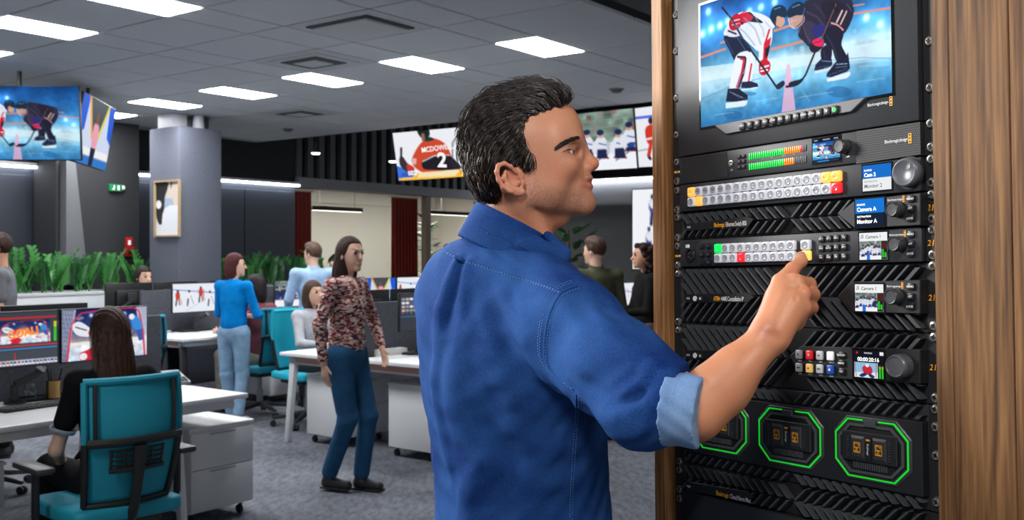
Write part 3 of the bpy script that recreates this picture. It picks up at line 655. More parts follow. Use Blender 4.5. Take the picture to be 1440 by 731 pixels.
# ---- pictures shown on the screens
def paint_faceoff(cv):
    """two ice hockey players facing off, traced in photo pixels of the big rack monitor"""
    B = lambda x, y: (980+x/3.655, y/3.655)
    P = lambda *a: [B(*p) for p in a]
    cv.vgrad([(0, (16, 66, 128)), (.18, (30, 92, 160)), (.38, (50, 122, 182)), (.52, (96, 166, 206)), (.60, (188, 222, 238)), (.70, (160, 208, 230)), (.85, (86, 160, 204)), (1, (44, 120, 180))])
    cv.noise(9, .10, 3).noise(30, .05, 5)
    for x, y in ((30, 175), (75, 150), (120, 132), (160, 110), (330, 38), (270, 60), (400, 12), (940, 125), (870, 90), (60, 60)): cv.glow(B(x, y), 5, (200, 225, 255), .9); cv.glow(B(x, y), 18, (60, 110, 170), .5)
    for a, b, w in (((20, 296), (150, 250), 11), ((380, 255), (545, 212), 12), ((395, 160), (500, 125), 12), ((800, 72), (1000, 40), 11), ((790, 32), (860, 22), 7), ((120, 222), (150, 212), 10)): cv.line(P(a, b), w/3.655, (236, 138, 110), .9)
    cv.poly(P((20, 345), (560, 280), (1000, 200), (1000, 290), (600, 330), (20, 420)), (214, 236, 244), .75)
    cv.poly(P((20, 420), (600, 330), (1000, 290), (1000, 305), (600, 350), (20, 440)), (180, 218, 236), .5)
    cv.line(P((20, 510), (90, 480), (180, 440), (330, 400)), 1.0, (60, 120, 190), .7); cv.line(P((700, 310), (850, 295), (1000, 300)), 1.0, (70, 130, 195), .7)
    cv.poly(P((462, 330), (478, 330), (508, 570), (435, 585)), (236, 176, 205), .8)
    for x, y, r, a in ((540, 250, 4, .4), (620, 330, 3, .35), (810, 160, 3, .3)): cv.ell(B(x, y), r, r, (200, 235, 250), al=a)
    for x, y, w, h in ((190, 590, 13, 6), (730, 470, 17, 8), (270, 480, 10, 3)): cv.ell(B(x, y), w, h, (30, 86, 140), al=.5)
    cv.line(P((410, 460), (370, 540)), 2.0, (110, 165, 200), .6); cv.line(P((520, 435), (580, 520)), 2.0, (110, 165, 200), .6)
    # left player, white kit with red and black trim
    navy, red, wht = (24, 34, 62), (206, 30, 58), (226, 232, 242)
    cv.blob(P((262, 265), (300, 290), (292, 340), (278, 420), (236, 425), (240, 350)), wht); cv.line(P((282, 325), (266, 420)), 2.2, red)
    cv.poly(P((232, 420), (278, 416), (312, 428), (316, 444), (280, 455), (228, 450)), (26, 38, 70)); cv.line(P((228, 462), (310, 448)), 1.6, (236, 244, 250))
    cv.blob(P((140, 188), (215, 182), (280, 250), (262, 272), (222, 270), (198, 312), (170, 262)), navy); cv.line(P((208, 192), (250, 258)), 1.2, (70, 90, 130))
    cv.blob(P((205, 285), (262, 262), (272, 300), (240, 380), (212, 452), (170, 456), (182, 372)), wht); cv.line(P((208, 292), (252, 294), (242, 372), (214, 450)), 3, navy); cv.line(P((222, 300), (244, 306), (232, 372), (206, 450)), 3.0, red)
    cv.poly(P((160, 455), (214, 452), (262, 488), (262, 512), (205, 522), (150, 520)), (22, 30, 56)); cv.line(P((168, 470), (236, 500)), .8, (150, 170, 200)); cv.poly(P((148, 528), (262, 512), (256, 536), (240, 545), (150, 556)), (228, 238, 244), .9)
    cv.blob(P((140, 180), (165, 120), (205, 74), (262, 58), (330, 72), (372, 94), (402, 130), (380, 160), (352, 208), (320, 262), (286, 240), (220, 185)), wht)
    cv.blob(P((228, 80), (270, 62), (296, 84), (340, 118), (262, 112), (230, 128)), (20, 24, 40)); cv.blob(P((196, 96), (240, 60), (262, 66), (290, 92), (250, 120), (222, 104)), red); cv.blob(P((150, 150), (196, 128), (224, 160), (210, 188), (160, 186)), (214, 220, 234)); cv.line(P((160, 158), (205, 176)), 2.4, navy)
    cv.blob(P((300, 210), (352, 190), (384, 120), (388, 190), (372, 262), (362, 320), (322, 320), (318, 260)), wht); cv.line(P((374, 150), (352, 220)), 2.5, red); cv.poly(P((345, 220), (382, 190), (372, 260), (358, 330), (338, 330)), red); cv.poly(P((352, 250), (378, 232), (366, 285), (350, 300)), (30, 30, 44))
    cv.blob(P((170, 102), (205, 70), (232, 96), (222, 140), (186, 158), (168, 140)), (186, 24, 52)); cv.line(P((180, 110), (222, 100)), 1.6, wht); cv.line(P((180, 130), (222, 120)), 1.2, (240, 200, 210))
    cv.blob(P((322, 320), (350, 304), (376, 322), (374, 362), (346, 386), (322, 372)), (200, 22, 50)); cv.line(P((326, 350), (372, 336)), 2.6, wht); cv.line(P((326, 366), (366, 358)), 2.2, wht)
    cv.line(P((130, 38), (180, 100), (240, 205), (330, 330), (416, 456)), 2.6, (28, 34, 48)); cv.blob(P((405, 440), (440, 414), (452, 424), (446, 440), (420, 458)), (34, 44, 66)); cv.line(P((160, 76), (208, 150)), .8, (120, 140, 170))
    cv.blob(P((398, 92), (440, 84), (452, 108), (444, 130), (424, 142), (400, 134)), (206, 160, 140)); cv.blob(P((376, 84), (390, 42), (424, 26), (456, 42), (462, 84), (440, 90), (414, 84), (402, 118), (408, 140), (384, 110)), (22, 48, 72)); cv.line(P((396, 50), (430, 38)), 1.2, (110, 150, 180)); cv.line(P((408, 86), (404, 132), (424, 142)), .9, (26, 30, 42))
    # right player, dark kit
    dk, dk2 = (44, 40, 62), (30, 30, 52)
    cv.blob(P((640, 250), (690, 225), (690, 300), (668, 318), (640, 306)), dk2); cv.poly(P((610, 330), (640, 300), (690, 292), (696, 330), (676, 352), (602, 362)), (26, 36, 66)); cv.poly(P((602, 366), (694, 340), (692, 358), (610, 378)), (206, 224, 234), .9); cv.line(P((640, 312), (690, 316)), .9, (150, 170, 200))
    cv.blob(P((520, 180), (535, 100), (552, 40), (575, 0), (770, -10), (802, 40), (790, 110), (750, 160), (700, 170), (650, 150), (600, 230), (575, 240), (548, 212)), dk); cv.blob(P((556, 110), (610, 130), (600, 222), (574, 230), (560, 170)), (58, 52, 78)); cv.blob(P((640, 20), (700, 0), (760, 30), (740, 90), (660, 110)), (36, 32, 50))
    cv.blob(P((590, 150), (625, 126), (662, 130), (672, 160), (640, 188), (604, 190)), (44, 44, 116)); cv.blob(P((700, 100), (760, 60), (804, 40), (796, 100), (756, 172), (716, 160)), (38, 36, 56)); cv.line(P((748, 52), (716, 118)), 2.2, (226, 190, 190)); cv.line(P((770, 56), (736, 128)), 1.8, (226, 190, 190)); cv.line(P((688, 118), (722, 128), (752, 156)), 2.6, (222, 150, 150))
    cv.blob(P((650, 160), (712, 132), (752, 170), (742, 230), (770, 290), (760, 322), (716, 312), (690, 240), (656, 220)), dk2)
    cv.poly(P((712, 318), (764, 290), (776, 268), (786, 350), (770, 366), (690, 396), (664, 392), (668, 376)), (24, 32, 58)); cv.line(P((714, 330), (772, 326)), 1.2, (160, 176, 205)); cv.line(P((712, 346), (774, 340)), .8, (120, 140, 180)); cv.poly(P((666, 404), (786, 366), (788, 384), (770, 400), (670, 420)), (226, 236, 242), .95)
    cv.line(P((720, -5), (652, 180), (606, 268), (560, 380), (540, 410)), 2.6, (40, 38, 52)); cv.line(P((716, 20), (640, 200)), .9, (200, 130, 110), .7); cv.blob(P((470, 436), (480, 420), (525, 408), (548, 396), (545, 412), (520, 436), (476, 448)), (28, 34, 54)); cv.ell(B(464, 444), 2.6, 1.6, (14, 16, 26))
    cv.blob(P((578, 232), (600, 200), (632, 196), (654, 214), (644, 244), (610, 270), (584, 262)), (36, 30, 50)); cv.blob(P((592, 212), (622, 196), (650, 210), (642, 238), (606, 234)), (226, 40, 90)); cv.line(P((600, 222), (640, 212)), .8, (30, 20, 40))
    cv.blob(P((468, 92), (500, 80), (545, 66), (552, 110), (520, 142), (492, 148), (474, 126)), (190, 150, 140)); cv.blob(P((462, 66), (484, 30), (520, 10), (552, 22), (562, 56), (540, 78), (510, 80), (474, 92)), (24, 44, 68)); cv.line(P((488, 40), (530, 24)), 1.2, (110, 150, 180)); cv.line(P((552, 60), (546, 108), (506, 146)), 1, (24, 28, 40)); cv.line(P((472, 96), (476, 130), (500, 148), (520, 142)), .7, (226, 230, 236)); cv.line(P((486, 92), (492, 140)), .5, (210, 216, 226)); cv.line(P((472, 112), (516, 104)), .5, (210, 216, 226))
    # modelling on the figures: creases, rim light and gloss
    for pts, w, c, al in (([(240, 90), (300, 150), (330, 230)], 3, (150, 160, 190), .55), ([(300, 90), (340, 150), (345, 190)], 3, (160, 170, 196), .5), ([(200, 130), (250, 170), (300, 235)], 3, (140, 152, 186), .5), ([(350, 110), (385, 150)], 2, (150, 160, 190), .5), ([(215, 70), (262, 60), (330, 72)], 1.2, (250, 252, 255), .7),
        ([(225, 380), (205, 445)], 3, (150, 160, 190), .6), ([(255, 290), (262, 320), (240, 380)], 2, (250, 252, 255), .5), ([(150, 200), (190, 280)], 1.5, (70, 90, 140), .6), ([(230, 190), (270, 250)], 1.2, (60, 76, 120), .6), ([(172, 470), (215, 500), (255, 505)], 1, (110, 130, 170), .6),
        ([(560, 60), (620, 90), (650, 130)], 4, (74, 66, 96), .6), ([(600, 20), (640, 60), (660, 100)], 4, (66, 58, 86), .5), ([(540, 110), (560, 180), (590, 225)], 2, (96, 88, 120), .6), ([(690, 20), (720, 60)], 4, (24, 22, 36), .6), ([(555, 40), (540, 100), (524, 170)], 1.2, (120, 130, 170), .7), ([(770, 20), (795, 60)], 1.4, (96, 104, 150), .6),
        ([(665, 180), (700, 240), (722, 305)], 2.5, (60, 60, 92), .6), ([(735, 190), (738, 230), (760, 290)], 2.5, (20, 20, 36), .6), ([(650, 260), (660, 300)], 2, (56, 58, 90), .6), ([(676, 385), (770, 352)], 1, (120, 140, 176), .6), ([(612, 350), (686, 335)], 1, (110, 130, 170), .6)):
        cv.line(P(*pts), w/1.2, c, al)
    for a, b in (((300, 520), (420, 500)), ((520, 500), (700, 470)), ((90, 590), (190, 575)), ((600, 560), (760, 530)), ((820, 420), (960, 400)), ((60, 470), (150, 450)), ((830, 340), (980, 330)), ((280, 600), (420, 590))): cv.line(P(a, b), 1.2, (210, 234, 246), .35); cv.line(P((a[0]+30, a[1]+16), (b[0]+10, b[1]+14)), 1.6, (60, 130, 186), .3)
    for x in (40, 110, 300, 330, 930): cv.poly(P((x, 0), (x+30, 0), (x-60, 200), (x-110, 200)), (150, 200, 240), .08)
    return cv
def paint_players(cv, n=9, seed=1, bg=(120, 136, 132), ice=.72, kit=(222, 226, 236), trim=(40, 70, 150)):
    """a huddle of ice hockey players against the boards, small"""
    g = random.Random(seed); cv.im[:] = np.array(bg)/255.; cv.noise(10, .25, seed)
    for q in range(5): cv.line([(0, .06+q*.12), (1, .02+q*.12)], .02, tuple(min(255, x+26) for x in bg), .5)
    for q in range(14): cv.ell((g.random(), g.uniform(.02, .4)), .03, .05, g.choice(((90, 80, 78), (60, 70, 66), (150, 120, 110), (170, 60, 60))), al=.5)
    cv.poly([(0, ice), (1, ice), (1, 1), (0, 1)], (238, 242, 248)); cv.line([(0, ice), (1, ice)], .03, (40, 100, 200))
    for k in range(n):
        x = .1+.85*k/(n-1)+g.uniform(-.04, .04); y = .34+g.uniform(-.12, .12); c = kit if g.random() < .75 else (40, 50, 80)
        cv.ell((x, y+.2), .085, .2, c); cv.ell((x+.02, y+.28), .06, .05, trim); cv.line([(x-.07, y+.36), (x+.08, y+.38)], .03, (200, 40, 60)); cv.ell((x, y-.02), .035, .06, (206, 160, 140)); cv.ell((x, y-.06), .042, .05, (30, 46, 84)); cv.line([(x-.075, y+.1), (x-.09, y+.26), (x-.03, y+.33)], .045, c); cv.line([(x+.075, y+.1), (x+.09, y+.26), (x+.04, y+.34)], .045, tuple(int(q*.86) for q in c)); cv.ell((x-.02, y+.34), .03, .035, (34, 44, 90)); cv.line([(x-.03, y+.12), (x+.06, y+.16)], .02, trim, .8); cv.line([(x+.05, y+.3), (x-.05, y+.42)], .012, (60, 50, 50)); cv.poly([(x-.06, y+.38), (x+.07, y+.38), (x+.05, ice), (x-.05, ice)], (34, 40, 78))
    return cv
# ---- 1 broadcast monitor (6U)
mon = Unit('rack_monitor', 'large black rack monitor showing two hockey players facing off, top of the rack', 'monitor', -6, 0, m_plate, face=-.006)
q_mon = [(984.3, -22), (1252.0, -84), (1254.5, 131), (985.8, 178.8)]
PX = rps(q_mon, -.0072); zc0 = (PX[2][1]+PX[3][1])/2
x0, x1 = PX[3][0], PX[2][0]; wq = x1-x0; hq = wq*9/16*1.0; zt = zc0+hq
def unrp(x, z, y=0.0):
    P = MR @ Vector((x, y, z)); d = P-CAMP; return (CX+F*d.x/d.y, HZ-F*d.z/d.y)
q_full = [unrp(x0, zt, -.0072), unrp(x1, zt, -.0072), unrp(x1, zc0, -.0072), unrp(x0, zc0, -.0072)]
cv = Canvas(300, 170, (30, 90, 160), q_full); paint_faceoff(cv); mon.screen(q_full, cv, frame=.004, emit=1.15)
bar = rps([(1004, 176.5), (1021, 189.5), (1203, 157.2), (1225, 135.5)], -.0061); 
mon.panel(bar, -.011, -.0061, m=mat('button bar grey', (74, 77, 82), .4), name='button_bar', inset=.004)
for k in range(13):
    c = rp(1044.8+(1175.3-1044.8)*k/12, 177.6+(154.6-177.6)*k/12, -.0111); b = mon.key(c, .0112, .0112, m_btn, .003, -.0111)
    if k < 10: mon.text(('MENU', 'SET', 'LIFT', 'TALLY', 'ZOOM', 'PEAK', 'LUT 1', 'LUT 2', 'SCOPE', 'AUDIO')[k], (c[0], c[1]+.0004), .0034, y=-.0142, align='CENTER', bold=.00006)
    elif k < 12: mon.mb().prism([(c[0]-.002, c[1]+(-.0015 if k == 10 else .0015)), (c[0]+.002, c[1]+(-.0015 if k == 10 else .0015)), (c[0], c[1]+(.002 if k == 10 else -.002))], -.0146, -.0142).build('arrow_mark', m_print, mon.t, smooth=0)
    else:
        pw = MB().lathe([(.0027, 0), (.0027, .0003), (.0018, .0003), (.0018, 0)], 16, Matrix.Rotation(R(90), 4, 'X')).build('power_mark', lit_key('green glow', (20, 230, 70), 1.5), mon.t); pw.matrix_basis = mon.M(c[0], c[1], -.0142)
mon.brand((1220, 148), (1249.5, 143.5), (1253, 142))
# ---- 2 audio meter unit
au = Unit('audio_meter', 'rack audio unit with green and orange level meters below the big monitor', 'audio meter', 0, 1, m_plate)
for quad in ([(961, 223), (1022, 213.5), (1024, 247.5), (961, 257)], [(1204, 184.5), (1294, 171.5), (1295, 217), (1204, 230.5)]):
    P = rps(quad, -.0045); g = au.mb().prism(P, -.0048, -.0041).build('speaker_grille', mat('grille', (20, 21, 23), .6), au.t, smooth=0)
    dots = MB(); xs = [p[0] for p in P]; zs = [p[1] for p in P]; x = min(P[0][0], P[3][0])+.002; nn = 0
    w_ = max(xs)-min(xs); 
    for i in range(int(w_/.0027)):
        for j in range(14):
            xx = min(xs)+.002+i*.0027+(j % 2)*.00135; t_ = (xx-min(xs))/w_; zt_ = P[0][1]+(P[1][1]-P[0][1])*t_; zb_ = P[3][1]+(P[2][1]-P[3][1])*t_
            zz = zb_+.0015+(zt_-zb_-.003)*j/13
            if xx < max(xs)-.001: dots.add([(xx-.0008, -.0049, zz), (xx, -.0049, zz-.0008), (xx+.0008, -.0049, zz), (xx, -.0049, zz+.0008)], [(0, 1, 2, 3)], au.O)
    tag(dots.build('perforation', mat('grille hole', (74, 76, 80), .5), g, smooth=0), kind='stuff')
for r, (TL, TR, hpx, ng, no, nr) in enumerate((((1053, 216.2), (1134.5, 203.7), 9.3, 17, 8, 1), ((1053, 230.6), (1134.5, 219.3), 9.3, 17, 5, 0))):
    for k in range(28):
        px, py = TL[0]+(TR[0]-TL[0])*(k+.5)/28, TL[1]+(TR[1]-TL[1])*(k+.5)/28
        c = rp(px, py+hpx/2-.5, au.face); m = lit_key('meter green', (20, 205, 70), .9) if k < ng else lit_key('meter orange', (240, 120, 20), .9) if k < ng+no else lit_key('meter red', (235, 30, 40), .9) if k < ng+no+nr else mat('meter off', (92, 94, 98), .4)
        au.key(c, .0023, .0096, m, .0012, name='meter_bar')
for (px, py) in [(1057, 226.5), (1075, 224), (1088, 222), (1105, 219.3), (1119, 217.2), (1129, 215.5), (1138, 213.8)]: c = rp(px, py); au.key(c, .0012, .0008, m_print, .0003, name='tick_mark')
for r, c_, c in grid((1037, 217.5), (1049.5, 215.7), (1049.5, 238), (1037, 240), 2, 3): au.key(rp(*c, au.face), .0068, .0058, m_btn, .0022)
c = rp(1028.7, 229.6, au.face); MB().lathe([(.0046, 0), (.0046, .002), (.003, .0022), (.0028, .0005), (0, .0004)], 20, Matrix.Rotation(R(90), 4, 'X')).build('headphone_jack', m_screwm, au.t).matrix_basis = au.M(c[0], c[1], au.face)
c = rp(1029, 239.5, au.face); hp = MB(); hp.tube([(-.0018, 0, -.001), (-.0016, 0, .0008), (0, 0, .0018), (.0016, 0, .0008), (.0018, 0, -.001)], .0003, 5); hp.build('headphone_mark', m_print, au.t).matrix_basis = au.M(c[0], c[1], au.face-.0003)
q_au = [(1142.6, 195.8), (1180.9, 190.8), (1181.2, 225.2), (1143.2, 230.9)]
cv = Canvas(64, 52, (10, 14, 24)); 
sub = Canvas(64, 36, (30, 90, 160), q_full); paint_faceoff(sub); sp_ = sub.im
ih, iw = cv.im.shape[:2]; y0_, y1_ = int(ih*.17), int(ih*.86); yy = (np.linspace(0, sp_.shape[0]-1, y1_-y0_)).astype(int); xx = np.linspace(0, sp_.shape[1]-1, iw).astype(int); cv.im[y0_:y1_] = sp_[yy][:, xx]*1.1
for a, b in ((.06, .2), (.38, .64), (.78, .94)): cv.line([(a, .085), (b, .085)], .05, (150, 165, 185))
cv.line([(.05, .93), (.95, .93)], .05, (40, 60, 90)).line([(.18, .93), (.6, .93)], .05, (40, 150, 230))
au.screen(q_au, cv); au.knob(rp(1188.5, 206.5, au.face), .0098); c = rp(1191.8, 220, au.face); au.mb().prism([(c[0]-.003, c[1]-.001), (c[0]+.003, c[1]-.001), (c[0]+.003, c[1]+.001)], au.face-.0004, au.face-.0001).build('volume_mark', m_print, au.t, smooth=0)
au.brand((1244, 200), (1276.5, 195.5), (1279.6, 194.3), y=-.005)
# ---- 3 router control panel
ro = Unit('router_panel', 'rack panel with two long rows of clear keys and a large jog wheel', 'control panel', 1, 2, m_plate)
kw, kh = .0146, .0160
TL, TR, BR, BL = (970.3, 264.6), (1186.3, 238.2), (1186.3, 270.8), (970.3, 292.2)
P = rps([TL, TR, BR, BL], ro.face); 
amber = lit_key('amber', (255, 178, 80), .75); redk = lit_key('red', (240, 36, 44), .8); greenk = lit_key('green', (10, 215, 90), .8); yellowk = lit_key('yellow', (244, 196, 104), .75)
x0, x1 = (P[0][0]+P[3][0])/2, (P[1][0]+P[2][0])/2; zt, zb = (P[0][1]+P[1][1])/2, (P[2][1]+P[3][1])/2
for r in range(2):
    for k in range(18):
        m = amber if (r, k) in ((0, 0), (0, 16), (0, 17), (1, 1)) else redk if (r, k) == (1, 17) else m_clear
        c = (x0+(x1-x0)*(k+.5)/18, zt+(zb-zt)*(r+.5)/2); kw = (x1-x0)/18-.0006; kh = (zt-zb)/2-.0006
        b = ro.key(c, kw, kh, m, .007, ring=True)
        tx = {(0, 0): 'CAM', (0, 16): 'SRC', (0, 17): 'CLEAR', (1, 17): 'TAKE', (0, 1): 'VTR', (0, 2): 'BARS', (0, 3): 'GFX', (0, 4): 'AUX', (1, 1): '1', (1, 3): '3', (1, 15): 'LEVEL', (1, 16): 'DEST'}.get((r, k))
        if tx: ro.text(tx, c, .0032, m_hole, y=ro.face-.0083, align='CENTER')
q_ro = [(1212.8, 233.6), (1253, 228.7), (1253.6, 265), (1213.3, 269.8)]
cv = Canvas(60, 56, (14, 110, 205)); cv.poly([(0, .52), (1, .52), (1, 1), (0, 1)], (236, 238, 240))
o, w, h = ro.screen(q_ro, cv)
def label2(o, w, h, s1, l1, s2, l2, c1, c2):
    b1 = mat('screen white', (250, 250, 250), .5, emit=1); b2 = mat('screen ink', (25, 35, 45), .5) if c2 else b1
    for s, z, sz, m in ((s1, .30, .075, b1), (l1, .12, .16, b1), (s2, -.14, .075, b2), (l2, -.32, .16, b2)):
        text(s, h*sz*1.3, T(-w/2+w*.06, -.0016, h*z), m, o, squeeze=.95, bold=.00008 if sz > .1 else 0)
label2(o, w, h, 'SOURCE', 'Cam 2', 'DESTINATION', 'Monitor 2', 0, 1)
ro.knob(rp(1274, 242.5, ro.face-.008), .0185, depth=.013, dimple=(.0035, .0085, .0062), m=mat('jog grey', (86, 89, 95), .3))
# ---- 4 network switch with chevron louvres
def control_end(u, wedge, quad, knob, btns, brand, words, y0=-.010):
    u.panel(rps(wedge, y0), y0, m=m_plate2, inset=.0035)
    return y0
def zk(k): return -k*U
sw = Unit('network_switch', 'black rack network switch with chevron louvres and a blue camera screen', 'network switch', 2, 3)
sw.ribs(zk(2)-.002, zk(2.5), zk(3)+.002)
def slab(u, px, lettering, extra, k_mid, hk):
    """the flat name plate at the left of a louvred unit"""
    y0 = -.0075; P = rps(px, y0); u.panel(P, y0, m=mat('name plate', (20, 21, 23), .5), name='name_plate', inset=.001)
    zc = (P[0][1]+P[-1][1])/2; c = (P[0][0]+.008, zc)
    us = MB(); us.b2((-.0038, -.0004, -.0016), (.0038, -.0001, .0016)); us.b2((-.0028, -.0006, -.0008), (.0028, -.0004, .0008)); us.build('usb_port', m_keyring, u.t, bevel=.0003, seg=1).matrix_basis = u.M(c[0], c[1], y0)
    if extra:
        MB().lathe([(.0042, 0), (.0042, .001), (.003, .0012), (.0028, .0004), (0, .0003)], 18, Matrix.Rotation(R(90), 4, 'X')).build('jack', m_print, u.t).matrix_basis = u.M(c[0]+.0155, zc, y0)
        b = u.key((c[0]+.0285, zc), .0076, .0076, m_plate, .002, y0); u.key((c[0]+.0285, zc), .003, .003, m_print, .0004, y0-.0021, name='icon_mark')
        for k in range(3): u.key((c[0]+.0395+k*.003, zc), .0012, .006, m_hole, .0003, y0, name='slot')
    x = c[0]+(.0345 if not extra else .051)
    (w1, w2), px0 = lettering[0], lettering[2]; x = rp(px0, px[0][1], y0)[0]; x2 = rp(lettering[3], px[0][1], y0)[0]
    m1 = text_mesh(w1, .0098, bold=.0001, space=.85); L1 = max(v.co.x for v in m1.vertices); m2 = text_mesh(w2 or '.', .0098, bold=.0001, space=.85); L2 = max(v.co.x for v in m2.vertices)
    sc = (x2-x)/(L1+L2+.003); S = Matrix.Diagonal((sc, 1, 1, 1)); m1.transform(S); m2.transform(S)
    link('lettering', m1, m_orange, u.t).matrix_basis = u.M(x, zc, y0-.0004)
    if w2: link('lettering', m2, m_print, u.t).matrix_basis = u.M(x+(L1+.003)*sc, zc, y0-.0004)
slab(sw, [(963.8, 314.8), (1052, 303.7), (1060.5, 308), (1052, 319.6), (963.8, 324.6)], (('Blackmagic', 'Ethernet Switch 800'), None, 1004, 1050), False, 2.5, .3)
control_end(sw, [(1175, 301.2), (1198, 281), (1297.5, 269.5), (1297.5, 317.5), (1199, 323)], None, None, None, None, None)
q = [(1202.6, 281.8), (1243.2, 276.7), (1243.7, 316.3), (1203.2, 320)]
cv = Canvas(60, 58, (14, 118, 215)); cv.poly([(0, .52), (1, .52), (1, 1), (0, 1)], (12, 30, 52)); o, w, h = sw.screen(q, cv, y=-.0101); label2(o, w, h, 'SOURCE', 'Camera A', 'DESTINATION', 'Monitor A', 0, 0)
sw.knob(rp(1258, 294.5, -.018), .0098, y=-.0101)
def side_keys(u, pts, words, y):
    for (px, py), wd_ in zip(pts, words):
        c = rp(px, py, y); u.key(c, .0092, .0092, m_btn, .003, y)
        if wd_: u.text(wd_, c, .0036, y=y-.0031, align='CENTER', bold=.0001)
side_keys(sw, [(1282, 279.6), (1282, 292.9), (1281.6, 307)], ('MENU', 'SET', 'LOCK'), -.0101); sw.brand((1248, 282), (1269, 279.5), (1270.6, 279.3), y=-.0101)
# ---- 5 switcher panel the man presses
at = Unit('switcher_panel', 'rack switcher panel with green, red and yellow keys that the man is pressing', 'control panel', 3, 4, m_plate)
P = rps([(1007.8, 343.4), (1121.8, 336.6), (1121.8, 366.4), (1007.8, 370.6)], at.face); x0, x1 = (P[0][0]+P[3][0])/2, (P[1][0]+P[2][0])/2; zt, zb = (P[0][1]+P[1][1])/2, (P[2][1]+P[3][1])/2
for r in range(2):
    for k in range(10):
        m = greenk if (r, k) == (0, 0) else redk if (r, k) == (1, 3) else m_clear
        at.key((x0+(x1-x0)*(k+.5)/10, zt+(zb-zt)*(r+.5)/2), (x1-x0)/10-.0006, (zt-zb)/2-.0006, m, .007, ring=True)
xc = rp(1136, 351, at.face)[0]
for r in range(2): at.key((xc, zt+(zb-zt)*(r+.5)/2), (x1-x0)/10+.0006, (zt-zb)/2-.0006, yellowk if r else m_clear, .006 if r else .007, ring=True)
PRESS = (xc+.0006, zt+(zb-zt)*.77)
for r, c_, c in grid((983.5, 341), (1002.5, 339.6), (1002.5, 374.5), (983.5, 375.5), 2, 3):
    q = rp(*c, at.face); at.key(q, .0092, .0086, m_btn, .0032); at.text(('1', '2', '3', '4', '-', '+')[r*2+c_], q, .0042, y=at.face-.0033, align='CENTER')
for r, c_, c in grid((1151.5, 330.2), (1194, 327), (1194, 367.2), (1151.5, 369.2), 4, 3):
    q = rp(*c, at.face); at.key(q, .0094, .0092, m_btn, .0034); at.text(('KEY 1', 'KEY 2', 'KEY 3', 'FTB', 'BASE', 'BLACK', 'MP 1', 'MP 2', 'MIX', 'WIPE', 'DIP', 'DVE')[r*4+c_], q, .0028, y=at.face-.0035, align='CENTER', bold=.00008)
q = rp(971.3, 358.8, at.face); xl = MB().lathe([(.0108, 0), (.0108, .0022), (.0096, .003), (.0085, .0026), (.0082, .0004), (0, .0004)], 28, Matrix.Rotation(R(90), 4, 'X')).build('headset_socket', m_btn, at.t); xl.matrix_basis = at.M(q[0], q[1], at.face)
for k in range(5): t_ = R(30+k*60); MB().lathe([(.001, .0005), (.001, .0012), (0, .0012)], 8, T(.0048*math.cos(t_), -.0001, .0048*math.sin(t_)) @ Matrix.Rotation(R(90), 4, 'X')).build('pin', m_screwm, xl)
q = rp(967.5, 346.3, at.face); at.key(q, .0085, .0056, mat('latch white', (235, 236, 238), .3), .002, name='release_tab'); 
q_at = [(1208.6, 327.9), (1247.5, 325.9), (1248, 363.8), (1208.6, 366)]
def camera_screen(seed):
    cv = Canvas(64, 62, (240, 241, 243)); sub = paint_players(Canvas(64, 42), seed=seed); ih, iw = cv.im.shape[:2]; y0_ = int(ih*.32); a = sub.im; yy = np.linspace(0, a.shape[0]-1, ih-y0_).astype(int); cv.im[y0_:] = a[yy]
    cv.poly([(.27, .78), (.38, .78), (.38, 1), (.27, 1)], (20, 110, 230)); cv.poly([(.78, .32), (.99, .32), (.99, .99), (.78, .99)], (30, 26, 28))
    for x in (.80, .89): cv.poly([(x, .36), (x+.07, .36), (x+.07, .6), (x, .6)], (90, 30, 30)).poly([(x, .62 if x < .85 else .74), (x+.07, .62 if x < .85 else .74), (x+.07, .92), (x, .92)], (40, 200, 50))
    return cv
def camera_label(o, w, h):
    ink = mat('screen ink', (25, 35, 45), .5); text('Camera 1', h*.17, T(-w*.27, -.0016, h*.34), ink, o, bold=.0001)
    nb = MB(); nb.bar((-w*.42, -.0015, h*.31), (-w*.42, -.0015, h*.41), .0006, .0002, (0, 1, 0)); nb.bar((-w*.36, -.0015, h*.32), (-w*.36, -.0015, h*.42), .0006, .0002, (0, 1, 0)); nb.bar((-w*.42, -.0015, h*.41), (-w*.36, -.0015, h*.42), .0008, .0002, (0, 1, 0)); nb.box((-w*.43, -.0015, h*.31), (.0014, .0002, .0011)); nb.box((-w*.37, -.0015, h*.32), (.0014, .0002, .0011)); nb.build('note_mark', ink, o, smooth=0)
o, w, h = at.screen(q_at, camera_screen(3)); camera_label(o, w, h)
at.knob(rp(1260.5, 343, at.face-.008), .0098); side_keys(at, [(1282.3, 329.3), (1282.3, 342.8), (1282.3, 356.5)], ('MENU', 'SET', 'LOCK'), at.face); at.brand((1250.5, 330.8), (1271, 329.4), (1272.6, 328.4))
# ---- 6 production switcher (2U)
co = Unit('production_switcher', 'two-unit black rack switcher with chevron louvres behind the pointing hand', 'switcher', 4, 6)
co.ribs(zk(4)-.002, zk(5), zk(6)+.002)
slab(co, [(962.8, 413), (1052.3, 411.2), (1061.6, 417.5), (1052.3, 425.3), (962.8, 425.8)], (('ATEM', '4 M/E Constellation IP'), None, 1003.5, 1046), True, 5, .3)
control_end(co, [(1174.5, 416.8), (1194.7, 394.8), (1297, 392.2), (1297, 442.3), (1195.8, 440.5)], None, None, None, None, None)
o, w, h = co.screen([(1202.4, 400.3), (1242.3, 399), (1242.3, 436.9), (1202.4, 438.4)], camera_screen(8), y=-.0101); camera_label(o, w, h)
co.knob(rp(1256.5, 417, -.018), .0102, y=-.0101); side_keys(co, [(1282, 402.9), (1281.5, 417), (1281.5, 430.9)], ('MENU', 'SET', 'LOCK'), -.0101); co.brand((1247, 403), (1267.5, 402), (1269, 401.4), y=-.0101)
